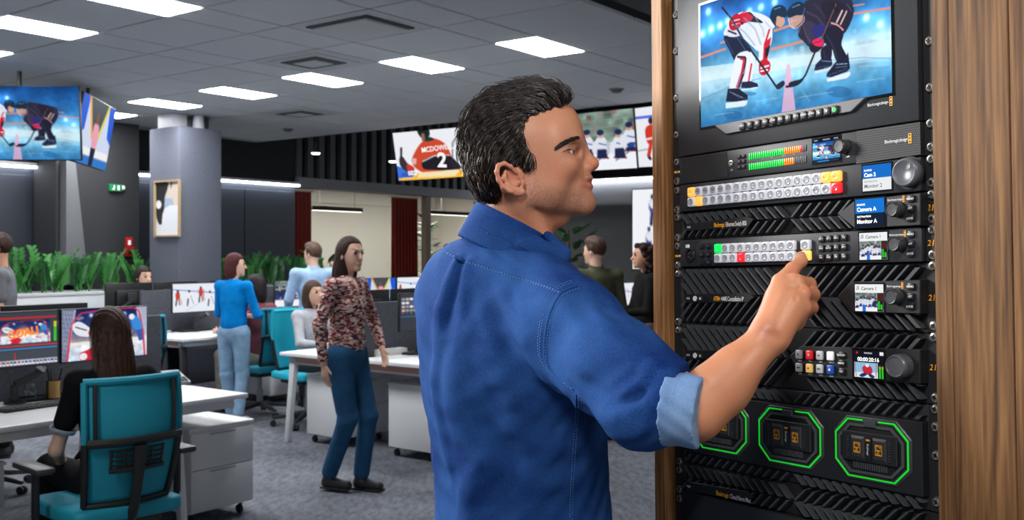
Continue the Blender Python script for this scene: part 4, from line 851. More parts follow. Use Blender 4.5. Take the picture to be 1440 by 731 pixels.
# ---- 7 disk recorder (2U)
hd = Unit('disk_recorder', 'black rack recorder with red, yellow and blue keys and a timecode screen', 'recorder', 6, 8)
hd.ribs(zk(6)-.002, zk(7), zk(8)+.002)
slab(hd, [(962.8, 491.5), (1045, 492), (1055, 499), (1045, 506.5), (962.8, 505.5)], (('HyperDeck', ''), None, 1003.5, 1027), True, 7, .3)
control_end(hd, [(1107.5, 500), (1124, 485.5), (1297, 490.8), (1297, 540.3), (1123, 530)], None, None, None, None, None)
kc = [(150, 152, 155), (226, 26, 40), (176, 178, 182), (232, 233, 235), (150, 152, 155), (228, 186, 104), (176, 178, 182), (24, 66, 150)]
for r in range(2):
    for k in range(4):
        px = (1125.3, 1139.9, 1154.5, 1169.4)[k]; py = (498, 498.7, 499.5, 500.3)[k] if r == 0 else (516.3, 517.4, 518.4, 519.5)[k]; c = rp(px, py, -.0101); cc_k = kc[r*4+k]
        m = mat('key %d' % (r*4+k), cc_k, .35, emit=.35 if k == 1 or (r, k) == (1, 3) else .12); hd.key(c, .0112, .0124, m, .0045, -.0101)
        mk = MB(); ink = m_hole if r*4+k not in (1, 7) else m_print
        if (r, k) in ((0, 1), (1, 3)): mk.b2((-.0016, 0, -.0016), (.0016, .0002, .0016))
        elif (r, k) in ((1, 0), (1, 2)): 
            s_ = -1 if k == 0 else 1
            for d in (-.0014, .0014): mk.prism([(d-.0013*s_, -.0014), (d-.0013*s_, .0014), (d+.0014*s_, 0)], 0, .0002)
        elif (r, k) == (0, 3): mk = None
        else: mk.prism([(-.0014, -.0015), (-.0014, .0015), (.0016, 0)], 0, .0002)
        if mk: mk.build('icon_mark', ink, hd.t, smooth=0).matrix_basis = hd.M(c[0], c[1], -.0150)
        hd.text(('OUT', 'REC', 'SKIP', 'INPUT', 'REV', 'PLAY', 'FWD', 'STOP')[r*4+k], (c[0], c[1]-.0090), .0030, y=-.0101, align='CENTER')
side_keys(hd, [(1184.9, 499), (1184.9, 510.5), (1185, 522.2)], ('SEARCH', 'MENU', 'SET'), -.0101)
cv = Canvas(72, 66, (16, 20, 30)); cv.ell((.13, .1), .035, .04, (230, 30, 40)); cv.line([(.36, .1), (.62, .1)], .05, (170, 175, 185)); cv.poly([(.86, .04), (.98, .04), (.98, .16), (.86, .16)], (235, 238, 242))
cv.poly([(.04, .44), (.80, .44), (.80, .97), (.04, .97)], (140, 190, 220)); cv.poly([(.04, .8), (.8, .76), (.8, .97), (.04, .97)], (214, 228, 238)); cv.blob([(.3, .62), (.45, .52), (.6, .6), (.62, .78), (.5, .86), (.36, .82)], (196, 40, 60)); cv.blob([(.36, .8), (.2, .9), (.3, .96), (.45, .86)], (40, 46, 90)); cv.blob([(.55, .82), (.7, .92), (.6, .97), (.5, .88)], (40, 46, 90)); cv.ell((.46, .54), .06, .06, (230, 232, 240)); cv.line([(.06, .46), (.1, .95)], .02, (210, 50, 60)); cv.line([(.75, .46), (.74, .92)], .02, (210, 50, 60))
for x in (.84, .92): cv.poly([(x, .5), (x+.05, .5), (x+.05, .97), (x, .97)], (40, 50, 40)).poly([(x, .62), (x+.05, .62), (x+.05, .97), (x, .97)], (50, 210, 40)).poly([(x, .55), (x+.05, .55), (x+.05, .62), (x, .62)], (200, 180, 40))
o, w, h = hd.screen([(1200, 492), (1242.8, 493.6), (1243.3, 533), (1200, 531)], cv, y=-.0101); text('00:00:20:16', h*.2, T(0, -.0016, h*.17), mat('screen white', (250, 250, 250), .5, emit=1), o, align='CENTER', bold=.0001, squeeze=.98)
hd.knob(rp(1262.5, 515, -.022), .0150, y=-.0101, depth=.019, ribs=True, m=mat('knurled grey', (92, 95, 100), .32, metal=.3))
# ---- 8 storage dock (3U) with three lit octagonal bays
dk = Unit('storage_dock', 'black storage dock with three octagonal bays outlined in green light', 'storage', 8, 11, m_plate2, face=.0055)
dk.ribs(zk(8)-.002, zk(8.5)+.003, 0, halves=(1,)); dk.ribs(0, zk(10.62), zk(11)+.001, halves=(-1,))
dk.panel([(.0, zk(8.5)+.001), (RW, zk(8.5)+.001), (RW, zk(10.6)), (.0, zk(10.6))], -.006, .0054, m=m_plate2, name='bay_panel', inset=.002)
b3 = rps([(1175.5, 597.5), (1192.5, 586), (1253.7, 592.5), (1277, 611), (1277, 665), (1258.7, 677.5), (1196, 667.5), (1175.5, 650)], -.009); b2_ = rps([(1067, 584.5), (1081, 575.5), (1136, 582), (1154.5, 597.5), (1154.5, 647), (1138.7, 658.7), (1082.5, 648.7), (1067, 635)], -.009)
def bb(P): xs = [p[0] for p in P]; zs = [p[1] for p in P]; return (min(xs)+max(xs))/2, (min(zs)+max(zs))/2, (max(xs)-min(xs))/2, (max(zs)-min(zs))/2
B3, B2 = bb(b3), bb(b2_); hw, hh = (B3[2]+B2[2])/2, (B3[3]+B2[3])/2; pit = B3[0]-B2[0]; zb = (B3[1]+B2[1])/2
m_green = lit_key('green ring', (20, 190, 40), .7); m_m2 = mat('orange badge', (205, 140, 20), .5)
def octa(a, b, ch): return [(-a, b-ch), (-a+ch, b), (a-ch, b), (a, b-ch), (a, -b+ch), (a-ch, -b), (-a+ch, -b), (-a, -b+ch)]
def ring(mb, o1, o2, y0, y1, skip=()):
    n = len(o1)
    for i in range(n):
        if i in skip: continue
        j = (i+1) % n; mb.add([(o1[i][0], y0, o1[i][1]), (o1[j][0], y0, o1[j][1]), (o2[j][0], y0, o2[j][1]), (o2[i][0], y0, o2[i][1]), (o1[i][0], y1, o1[i][1]), (o1[j][0], y1, o1[j][1]), (o2[j][0], y1, o2[j][1]), (o2[i][0], y1, o2[i][1])], [(0, 1, 2, 3), (0, 4, 5, 1), (1, 5, 6, 2), (2, 6, 7, 3), (3, 7, 4, 0)])
    return mb
for k, xc in enumerate((B2[0]-pit, B2[0], B3[0])):
    bay = dk.mb().prism([(x+xc, z+zb) for x, z in octa(hw+.004, hh+.004, .022)], -.0085, -.0061, inset=.002).build('bay', mat('bay rim', (52, 54, 57), .4), dk.t, bevel=.0006, seg=1, smooth=25)
    X = dk.M(xc, zb, -.0086)
    r1, r2 = octa(hw, hh, .020), octa(hw-.0019, hh-.0019, .0193)
    g = ring(MB(), r1, r2, -.0010, 0, skip=(1,)); gap = .012
    for s_ in (-1, 1): g.b2((s_*gap, -.0010, hh-.0019), (s_*(hw-.020), 0, hh))
    g.build('green_light', m_green, bay, smooth=0).matrix_basis = X
    MB().prism(octa(hw-.004, hh-.004, .0185), -.0004, 0).build('well', m_hole, bay, smooth=0).matrix_basis = X
    ring(MB(), octa(hw-.006, hh-.006, .0175), octa(hw-.0095, hh-.0095, .016), -.0022, -.0005).build('inner_rim', mat('rim grey', (70, 72, 75), .35), bay, smooth=0).matrix_basis = X
    MB().b2((-hw+.014, -.005, -hh+.022), (hw-.014, -.0005, hh-.016)).build('cartridge', m_plate2, bay, bevel=.0012, seg=1).matrix_basis = X
    for s_ in (-1, 1):
        MB().prism([(-.0105, -.015), (.0105, -.015), (.0105, .015), (-.0105, .015)], -.0016, 0, inset=.004).build('badge_block', m_plate, bay, smooth=0).matrix_basis = X @ T(s_*.0165, -.0051, .002)
        tm = text('M2', .0112, X @ T(s_*.0165, -.0071, .002) @ Matrix.Rotation(R(-90), 4, 'Y'), m_m2, bay, name='lettering', align='CENTER', bold=.00005)
        fr = ring(MB(), octa(.0070, .0052, .0008), octa(.0062, .0044, .0008), -.0003, 0); fr.build('badge_frame', m_m2, bay, smooth=0).matrix_basis = X @ T(s_*.0165, -.0069, .002) @ Matrix.Rotation(R(-90), 4, 'Y')
    MB().b2((-.0045, -.0062, -.013), (.0045, -.0051, .017)).build('spine', m_btn, bay, smooth=0).matrix_basis = X
    text('Blackmagic', .0046, X @ T(0, -.0067, .001) @ Matrix.Rotation(R(90), 4, 'Y'), m_print, bay, align='CENTER', squeeze=.75)
    MB().b2((-.003, -.0066, .012), (.003, -.0063, .0145)).build('logo_mark', m_m2, bay, smooth=0).matrix_basis = X
    for s_ in (-1, 1):
        for q in range(8): MB().b2((-.0016, -.0012, -.0005), (.0016, 0, .0005)).build('grip_ridge', m_rib, bay, smooth=0).matrix_basis = X @ T(s_*.0315, -.0051, -.010+q*.0034)
    for q in range(15): MB().b2((-.0011, -.0025, -.0042), (.0011, -.0005, .0042)).build('vent_fin', m_rib, bay, smooth=0).matrix_basis = X @ T(-.0245+q*.0035, 0, -hh+.0165)
    MB().b2((-.009, -.004, -.0045), (.009, -.0005, .0045)).build('latch', mat('latch grey', (62, 64, 67), .3), bay, bevel=.001, seg=1).matrix_basis = X @ T(0, 0, hh-.0045)
# ---- 9 bottom storage unit
cs = Unit('network_storage', 'dim black rack storage unit with louvres at the bottom of the rack', 'storage', 11, 12)
cs.ribs(zk(11)-.002, zk(11.5), zk(12)+.002)
slab(cs, [(963.5, 676), (1052, 691), (1060, 699), (1052, 706), (963.5, 689)], (('Blackmagic', 'Cloud Store Max'), None, 1007, 1056), False, 11.5, .3)
bl = Unit('blank_panel', 'plain black blanking panels below the rack units', 'panel', 12, 28, m_plate2)
# ---- cabinet: rails with screws, wooden post and panels
def wood_mat(name='walnut', tone=1.0):
    C_ = lambda *c: rgb(*[min(255, x*tone) for x in c])
    m = mat(name, (120, 84, 50), .5, spec=.3); nt = m.node_tree; b = nt.nodes['Principled BSDF']
    tc = nt.nodes.new('ShaderNodeTexCoord'); mp = nt.nodes.new('ShaderNodeMapping'); mp.inputs['Scale'].default_value = (40, 40, 1.6)
    info = nt.nodes.new('ShaderNodeObjectInfo'); add = nt.nodes.new('ShaderNodeVectorMath'); add.operation = 'MULTIPLY_ADD'
    nt.links.new(tc.outputs['Object'], mp.inputs['Vector'])
    nt.links.new(info.outputs['Random'], add.inputs[0]); add.inputs[1].default_value = (37, 53, 11); nt.links.new(mp.outputs['Vector'], add.inputs[2])
    n1 = nt.nodes.new('ShaderNodeTexNoise'); n1.inputs['Scale'].default_value = .45; n1.inputs['Detail'].default_value = 3; n1.inputs['Distortion'].default_value = .9
    nt.links.new(add.outputs[0], n1.inputs['Vector'])
    wv = nt.nodes.new('ShaderNodeMath'); wv.operation = 'MULTIPLY'; wv.inputs[1].default_value = 34; nt.links.new(n1.outputs['Fac'], wv.inputs[0])
    sn = nt.nodes.new('ShaderNodeMath'); sn.operation = 'SINE'; nt.links.new(wv.outputs[0], sn.inputs[0])
    n2 = nt.nodes.new('ShaderNodeTexNoise'); n2.inputs['Scale'].default_value = 5; n2.inputs['Detail'].default_value = 6; nt.links.new(add.outputs[0], n2.inputs['Vector'])
    mx = nt.nodes.new('ShaderNodeMath'); mx.operation = 'MULTIPLY_ADD'; mx.inputs[1].default_value = .11; nt.links.new(sn.outputs[0], mx.inputs[0]); nt.links.new(n2.outputs['Fac'], mx.inputs[2])
    rp_ = nt.nodes.new('ShaderNodeValToRGB'); e = rp_.color_ramp.elements; e[0].position = .22; e[0].color = C_(70, 46, 27)+(1,); e[1].position = .78; e[1].color = C_(138, 100, 63)+(1,); k = rp_.color_ramp.elements.new(.5); k.color = C_(106, 74, 45)+(1,)
    nt.links.new(mx.outputs[0], rp_.inputs['Fac']); nt.links.new(rp_.outputs['Color'], b.inputs['Base Color'])
    bp = nt.nodes.new('ShaderNodeBump'); bp.inputs['Strength'].default_value = .25; bp.inputs['Distance'].default_value = .001; nt.links.new(mx.outputs[0], bp.inputs['Height']); nt.links.new(bp.outputs['Normal'], b.inputs['Normal'])
    return m
m_wood = wood_mat()
ZB = (MRI @ Vector((.5, 1.4, .0))).z+.012; ZT = 1.05
cab = thing('wooden_cabinet', 'walnut cabinet with screw-dotted black rails holding the equipment rack', 'cabinet', MR @ T(0, 0, ZB)); CO = T(0, 0, -ZB)
PY = -.012
xl0 = rp(917.5, 300, PY)[0]; xl1 = rp(932.5, 300, PY)[0]; xr0 = rp(1313.5, 365, PY)[0]
MB(CO).b2((xl0, PY, ZB), (xl1, .05, ZT)).build('post', wood_mat('oak', 1.32), cab, bevel=.0012, seg=1)
xs = [xr0, rp(1338.5, 365, PY)[0], rp(1424, 365, PY)[0], rp(1424, 365, PY)[0]+.11, rp(1424, 365, PY)[0]+.25]
for k in range(4): MB(CO).b2((xs[k]+.0003, PY, ZB), (xs[k+1]-.0003, .03, ZT)).build('plank', m_wood, cab, bevel=.0012, seg=1)
MB(CO).b2((xl0, .0501, ZB), (xl0+.018, .62, ZT)).build('side_panel', m_wood, cab, smooth=0)
MB(CO).b2((xs[-1]-.02, .0301, ZB), (xs[-1], .62, ZT)).build('side_panel', m_wood, cab, smooth=0)
MB(CO).b2((xl0, -.03, ZT), (xs[-1], .62, ZT+.03)).build('top_panel', m_wood, cab, bevel=.001, smooth=0)
rail = cab; m_rail = mat('rail black', (18, 18, 19), .5)
for x0, x1 in ((xl1+.0005, -.0005), (RW+.0005, xr0+.02)): MB(CO).b2((x0, .0105, ZB), (x1, .030, ZT-.001)).build('rail', m_rail, rail, smooth=0)
scr = MB().lathe([(.0052, 0), (.0052, .0012), (.0040, .0030), (.0022, .0036), (.0014, .0026), (0, .0024)], 16, Matrix.Rotation(R(90), 4, 'X')).mesh('screw'); scr.materials.append(m_screwm)
sl = MB().b2((-.0026, -.0040, -.0005), (.0026, -.0030, .0005)).b2((-.0005, -.0040, -.0026), (.0005, -.0030, .0026)).mesh('screw_cross', smooth=0); sl.materials.append(m_hole)
for x, ys, px in ((-.0125, (21, 72, 138, 190, 228, 255, 268, 295, 306, 334, 346, 373, 385, 452, 464, 530, 542, 647, 659, 686, 699), 948), (RW+.0120, (56, 122, 172.5, 206, 223, 256, 273, 307, 322.5, 358, 373.6, 458, 474, 559, 575, 600, 640, 705), 1311)):
    for y in ys:
        z = rp(px, y)[1]; o = link('screw', scr, None, rail); o.matrix_basis = CO @ T(x, .0039, z) @ Matrix.Scale(1.25, 4); s_ = link('screw_cross', sl, None, o); s_.matrix_basis = Matrix.Rotation(random.random()*1.5, 4, 'Y')
for unit, py in ((sw, 292), (at, 341.8), (co, 419), (hd, 517)):
    z = rp(1308, py)[1]; unit.text('2110', (RW+.0035, z), .0105, m_orange, y=.0039, bold=.0001, shear=.15)
for unit, py in ((au, 242), (at, 360)):
    z = rp(948, py)[1]; unit.key((-.0165, z), .008, .0036, m_orange, .0004, .0039, name='orange_mark'); unit.key((-.0075, z), .007, .0034, m_print, .0004, .0039, name='white_mark')
# ---------------------------------------------------------------- the man in the denim shirt
from mathutils.bvhtree import BVHTree
HY = 1.65                                                     # depth of his head and of his body's axis
def hp(px, py, d=0.0): return V3(at_y(px, py, HY+d))
HS = HY/F
m_skin = attr_mat('skin', .42, bump=(700, .12, .001), spec=.4)
_b = m_skin.node_tree.nodes['Principled BSDF']; _b.inputs['Subsurface Weight'].default_value = .12; _b.inputs['Subsurface Radius'].default_value = (.012, .005, .003); _b.inputs['Subsurface Scale'].default_value = .5
man = thing('person', 'grey-haired man in a blue denim shirt pressing a key on the rack', 'person', T(0, HY, 0)); MO = np.array((0, HY, 0.))
# -- head and neck
H = Field(hp(630, 400, -.14), hp(860, 100, .13), .0021)
H.add(ell(hp(734, 198), (.094, .076, .088)), .01).add(ell(hp(772, 188), (.049, .062, .052)), .03).add(ell(hp(776, 238), (.050, .057, .074)), .03)
H.add(ell(hp(742, 250), (.05, .062, .05)), .03)
for s_ in (-1, 1):
    H.add(ell(hp(786, 233, s_*.045), (.028, .020, .020)), .02).add(cone(hp(744, 278, s_*.054), hp(818, 289, s_*.014), .017, .015), .025).add(ell(hp(762, 262, s_*.05), (.034, .018, .034)), .02)
    H.add(ell(hp(805, 197, s_*.020), (.0125, .027, .0085)), .012)
    H.add(ell(hp(762, 205, s_*.056), (.03, .015, .03)), .02)
H.add(ell(hp(824, 284), (.0150, .020, .0148)), .015).add(ell(hp(811, 262), (.0200, .030, .030)), .02)
H.add(cone(hp(813, 198), hp(817, 204), .0075, .0072), .012).add(cone(hp(816, 204), hp(831.5, 229), .0070, .0096), .008).add(cone(hp(811, 207), hp(822, 234), .0095, .0130), .010).add(ell(hp(833.2, 230.5), (.0108, .0108, .0100)), .006)
for s_ in (-1, 1): H.add(ell(hp(823, 236, s_*.0115), (.0135, .0085, .0092)), .006)
for s_ in (-1, 1):
    H.sub(ell(hp(803.5, 211, s_*.036), (.0145, .016, .0100)), .014)
    H.add(ell(hp(796.5, 213, s_*.0315), (.0140, .0140, .0140)), .004)            # lids round the eyeball
    H.add(cone(hp(784, 207, s_*.043), hp(806, 203.5, s_*.030), .0055, .0062), .006)    # fold of the upper lid under the brow
    H.sub(ell(hp(803, 214.0, s_*.036), (.0095, .0120, .0027)), .0015)
    H.sub(ell(hp(831, 241.5, s_*.0065), (.0060, .0032, .0028)), .002)
H.add(ell(hp(825, 251.3), (.0108, .025, .0078)), .006).add(ell(hp(824.3, 262.6), (.0118, .023, .0070)), .005).fold([hp(834, 257.2, -.003), hp(826, 258.5, -.016), hp(816, 263.5, -.025)], -.0042, .0024).fold([hp(829, 270.5, -.002), hp(820, 271, -.014)], -.002, .006)
H.fold([hp(818, 240, -.020), hp(810, 252, -.030), hp(806, 262, -.032)], -.0012, .005)      # the cheek crease
for yy, x0, x1 in ((168, 775, 806), (178, 775, 812), (187, 782, 814)): H.fold([hp(x0, yy+3, -.055), hp(x1, yy, -.02)], -.0006, .0020)
for k in range(3): H.fold([hp(781, 212+k*3, -.047), hp(772-k, 208+k*7, -.055)], -.0007, .0018)
H.add(cone(hp(733, 280, .004), hp(722, 352, .012), .055, .064), .02).add(cone(hp(728, 280, -.048), hp(772, 345, -.030), .014, .012), .018).add(ell(hp(782, 306), (.02, .022, .016)), .02)
H.fold([hp(745, 283, -.060), hp(760, 300, -.055), hp(775, 318, -.045)], -.003, .006)
EC = lambda x, y, d=0: hp(x, y, -.078+d)                     # the near ear, and its twin on the far side
for s_ in (1, -1):
    def e_(x, y, d=0): return hp(x, y, s_*(-.078+d)+(0 if s_ > 0 else .0))
    H.add(ell(e_(719, 251, .006), (.018, .007, .026), ((.88, 0, -.47), (0, 1, 0), (.47, 0, .88))), .005)
    H.sub(ell(e_(722, 252, -.004), (.0125, .007, .016), ((.88, 0, -.47), (0, 1, 0), (.47, 0, .88))), .004)
    chain(H, [e_(726, 243, -.001), e_(718, 234, -.006), e_(709, 229.5, -.009), e_(701, 232.5, -.011), e_(698.5, 241.5, -.012), e_(701, 253, -.011), e_(708, 263, -.010), e_(717, 269.5, -.008)], [.0028, .0034, .0036, .0038, .0038, .0036, .0034, .0036], .003)
    chain(H, [e_(711, 241, -.006), e_(709, 250, -.007), e_(715, 260, -.006), e_(725, 266, -.005)], [.003, .0036, .0036, .004], .004)
    H.add(ell(e_(729, 269.5, -.004), (.0115, .0050, .0075)), .004).add(ell(e_(734.5, 257, -.003), (.0042, .0042, .007)), .004).sub(ell(e_(729, 253.5, -.002), (.0036, .008, .0046)), .003)
vH = H.mesh(1)
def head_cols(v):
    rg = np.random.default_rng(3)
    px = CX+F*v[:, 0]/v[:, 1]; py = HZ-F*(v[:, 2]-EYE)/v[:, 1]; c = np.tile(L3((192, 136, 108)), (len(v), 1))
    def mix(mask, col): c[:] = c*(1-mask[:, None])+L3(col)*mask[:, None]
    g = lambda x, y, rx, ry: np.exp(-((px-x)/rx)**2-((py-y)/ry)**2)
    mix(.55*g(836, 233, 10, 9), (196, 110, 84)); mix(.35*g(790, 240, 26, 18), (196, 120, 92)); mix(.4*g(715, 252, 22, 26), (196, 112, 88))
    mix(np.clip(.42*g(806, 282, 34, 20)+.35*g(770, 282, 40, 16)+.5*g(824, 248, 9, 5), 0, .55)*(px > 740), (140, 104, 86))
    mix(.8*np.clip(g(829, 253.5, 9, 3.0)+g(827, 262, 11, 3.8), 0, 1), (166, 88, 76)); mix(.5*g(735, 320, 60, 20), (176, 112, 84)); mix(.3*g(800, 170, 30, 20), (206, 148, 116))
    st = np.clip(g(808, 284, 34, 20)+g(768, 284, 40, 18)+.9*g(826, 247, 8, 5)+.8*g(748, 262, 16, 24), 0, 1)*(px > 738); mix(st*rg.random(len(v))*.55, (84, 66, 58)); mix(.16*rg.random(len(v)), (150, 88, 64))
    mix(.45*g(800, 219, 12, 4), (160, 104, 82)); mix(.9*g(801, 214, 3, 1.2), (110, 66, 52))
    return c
# -- right forearm and hand, with the index finger on the key
TIP = MR @ Vector((PRESS[0], at.face-.0072, PRESS[1])); tip = V3(TIP)
tpx = CX+F*tip[0]/tip[1]; tpy = HZ-F*(tip[2]-EYE)/tip[1]; ty = tip[1]
q = lambda px, py, Y: V3(at_y(px, py, Y))
A = Field(V3((.16, 1.14, EYE-.30)), V3((.48, 1.48, EYE+.03)), .0024)
wr, el_ = q(1081, 474, ty-.080), q(976, 578, 1.292)
mid = wr*.55+el_*.45
A.add(cone(el_, mid, .0365, .0305), .01).add(cone(mid, wr, .0305, .0225), .012).add(ell(el_*.70+wr*.30+np.array((.002, .0, -.003)), (.040, .032, .034)), .02)
A.add(cone(el_+np.array((-.03, .014, 0)), el_, .033, .0355), .02)
hc = q(1102, 432, ty-.062)
kn = [q(1098, 397, ty-.050), q(1118, 397, ty-.056), q(1128, 413, ty-.062), q(1130, 433, ty-.064)]             # knuckles: index, middle, ring, little
for k, kk in enumerate(kn): A.add(cone(wr*.85+hc*.15, kk, .021-.001*k, .0125-.0010*k), .012)
A.add(cone(wr, hc, .0225, .026), .012).add(ell(q(1100, 422, ty-.056), (.019, .017, .022)), .010).add(ell(q(1114, 446, ty-.050), (.019, .017, .021)), .012)
tipj = tip+V3(_w)*.0076
idx_ = [kn[0], q(1114.5, 378.5, ty-.034), q(1126.5, 367.5, ty-.020), tipj]
chain(A, idx_, [.0118, .0094, .0084, .0070], .004)
for k, (b_, pip, dip, tp, r_) in enumerate(((kn[1], q(1137.5, 400, ty-.030), q(1128, 414, ty-.014), q(1112, 420, ty-.022), .0100), (kn[2], q(1143, 414.5, ty-.036), q(1133, 427, ty-.016), q(1116, 432, ty-.024), .0098), (kn[3], q(1141, 432.5, ty-.042), q(1132, 442, ty-.022), q(1117, 445, ty-.030), .0090))):
    chain(A, [b_, pip, dip, tp], [r_*1.22, r_, r_*.92, r_*.85], .0035)
chain(A, [q(1086, 452, ty-.056), q(1094, 428, ty-.022), q(1106, 413, ty-.012), q(1118, 408, ty-.014)], [.016, .0125, .0105, .0090], .008)                 # thumb tucked under the fingers
A.fold([q(1110, 405, ty-.075), q(1124, 403, ty-.060)], -.002, .004).fold([q(1119, 423, ty-.082), q(1137, 421, ty-.060)], -.003, .0035).fold([q(1122, 406.5, ty-.070), q(1139, 406.5, ty-.050)], -.003, .003)
for a, b in (((1103, 404), (1083, 446)), ((1117, 408), (1092, 450)), ((1124, 420), (1099, 457))): A.fold([q(*a, ty-.082), q(*b, ty-.092)], .0016, .004)
A.fold([q(1068, 462, ty-.108), q(1096, 476, ty-.108)], -.002, .006)
for t_ in (.0, 1.): p_ = idx_[1]*(1-t_)+idx_[2]*t_; A.fold([p_+np.array((-.006, -.008, .006)), p_+np.array((.008, -.008, -.003))], -.0009, .0018)
vA = A.mesh(1)
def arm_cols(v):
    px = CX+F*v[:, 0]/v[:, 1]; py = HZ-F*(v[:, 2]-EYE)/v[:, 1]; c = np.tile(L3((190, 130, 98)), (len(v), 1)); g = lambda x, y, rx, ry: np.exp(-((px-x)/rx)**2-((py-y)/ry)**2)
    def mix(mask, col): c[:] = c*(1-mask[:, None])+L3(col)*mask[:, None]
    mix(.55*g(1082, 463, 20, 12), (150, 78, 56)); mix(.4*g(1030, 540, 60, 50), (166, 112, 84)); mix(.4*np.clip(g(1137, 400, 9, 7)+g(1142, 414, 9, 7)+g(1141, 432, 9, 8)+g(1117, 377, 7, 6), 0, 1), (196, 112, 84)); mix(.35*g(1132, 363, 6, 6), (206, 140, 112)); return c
# -- trunk, far arm and legs under the clothes
BR = R(31); bf = np.array((math.cos(BR), math.sin(BR), 0)); br = np.array((math.sin(BR), -math.cos(BR), 0)); BA = np.array((bf, br, (0, 0, 1.)))
ax_ = lambda px, py: V3(at_y(px, py, HY))
C0, C1, C2 = ax_(716, 440), ax_(728, 640), ax_(735, 780)
hip = V3((C2[0], C2[1], .95)); shR = ax_(716, 447)+br*.185; shL = ax_(716, 425)-br*.185
elL = shL+np.array((.02, .02, -.30)); haL = elL+bf*.10+np.array((0, 0, -.24))
Bd = Field(V3((-.35, 1.25, 0)), V3((.40, 2.08, EYE)), .011)
Bd.add(ell(ax_(716, 520), (.09, .14, .12), BA), .02).add(ell(C1, (.10, .14, .22), BA), .05).add(ell(hip, (.11, .15, .12), BA), .05); chain(Bd, [shL, elL, haL], [.05, .04, .028], .02).add(ell(haL+np.array((0, 0, -.08)), (.03, .045, .09)), .02)
Bd.add(cone(shR, el_, .045, .038), .02)
knees = [hip+br*s_*.095+np.array((0, 0, -.46))+bf*.02 for s_ in (-1, 1)]; ank = [np.array((k[0], k[1], .085))-bf*.02 for k in knees]
for k, a_, s_ in zip(knees, ank, (-1, 1)): chain(Bd, [hip+br*s_*.085, k, a_], [.08, .055, .04], .03).add(cone(a_-bf*.02+np.array((0, 0, -.03)), a_+bf*.13+np.array((0, 0, -.05)), .034, .028), .02)
vB = Bd.mesh(1)
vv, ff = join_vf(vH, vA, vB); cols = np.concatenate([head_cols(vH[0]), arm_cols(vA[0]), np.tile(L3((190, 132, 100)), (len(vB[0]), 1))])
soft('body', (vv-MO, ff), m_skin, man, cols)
# -- eye, brows
m_eyew = mat('eye white', (214, 208, 202), .15); m_iris = mat('iris', (70, 78, 74), .1); m_pup = mat('pupil', (6, 6, 6), .1)
for s_ in (-1, 1):
    c = hp(796.8, 213.6, s_*.0315)-MO; e = MB().lathe([(0, -.0126)]+[(.0126*math.sin(t), -.0126*math.cos(t)) for t in np.linspace(.2, math.pi-.2, 14)]+[(0, .0126)], 24).build('eye', m_eyew, man); e.location = Vector(c)
    g = Matrix.Rotation(R(90), 4, 'Y') @ Matrix.Rotation(R(s_*-16), 4, 'X')
    MB().lathe([(.0058, .0113), (.0054, .01155), (.0026, .0127), (0, .0127)], 20, g).build('iris', m_iris, e); MB().lathe([(.0026, .01275), (0, .0129)], 16, g).build('pupil', m_pup, e)
bvh_head = BVHTree.FromPolygons([tuple(p) for p in vH[0]], [tuple(int(i) for i in f) for f in vH[1]])
def on(bvh, px, py, lift=0.0):
    """the point of a surface seen at a photo pixel (traced once, kept as real geometry)"""
    d = ray(px, py).normalized(); h_, n_, i_, t_ = bvh.ray_cast(CAMP, d); return None if h_ is None else h_+n_*(lift if n_.dot(d) < 0 else -lift)
def hairs(pts_dirs, m, name, parent, r=.0003, off=MO, n=3):
    mb = MB()
    for path in pts_dirs: mb.tube([Vector(p)-Vector(off) for p in path], [r*(1-.8*i/(len(path)-1)) for i in range(len(path))], n, cap=False)
    return mb.build(name, m, parent)
g = random.Random(5); paths = []
for k in range(480):
    t = g.random(); x = 783+(815-783)*t; y = 209.0-(209.0-193.2)*t**.85-1.6*math.sin(math.pi*t); w_ = (3.3+1.9*math.sin(math.pi*min(1, t*1.1)))*(1-.2*t); y += g.uniform(-w_, w_)*.75
    a_ = on(bvh_head, x, y, .0006); b_ = on(bvh_head, x-3.2-g.random()*2, y+2.2*(1-t)-.6+g.uniform(-.6, .6), .0016)
    if a_ and b_ and (a_-b_).length < .02: paths.append([a_, (a_+b_)/2+Vector((0, -.0006, 0)), b_])
hairs(paths, mat('brow hair', (30, 24, 22), .5), 'eyebrow', man, .00042)
paths = []
for k in range(34):
    t = k/33; x = 791+t*12; y = 213.4-1.8*math.sin(math.pi*t)-t*1.2; a_ = on(bvh_head, x, y, .0003)
    if a_: paths.append([a_, a_+Vector((.0018, -.0024, .0003)), a_+Vector((.0040, -.0036, .0016))])
hairs(paths, MATS['brow hair'], 'eyelash', man, .00028)
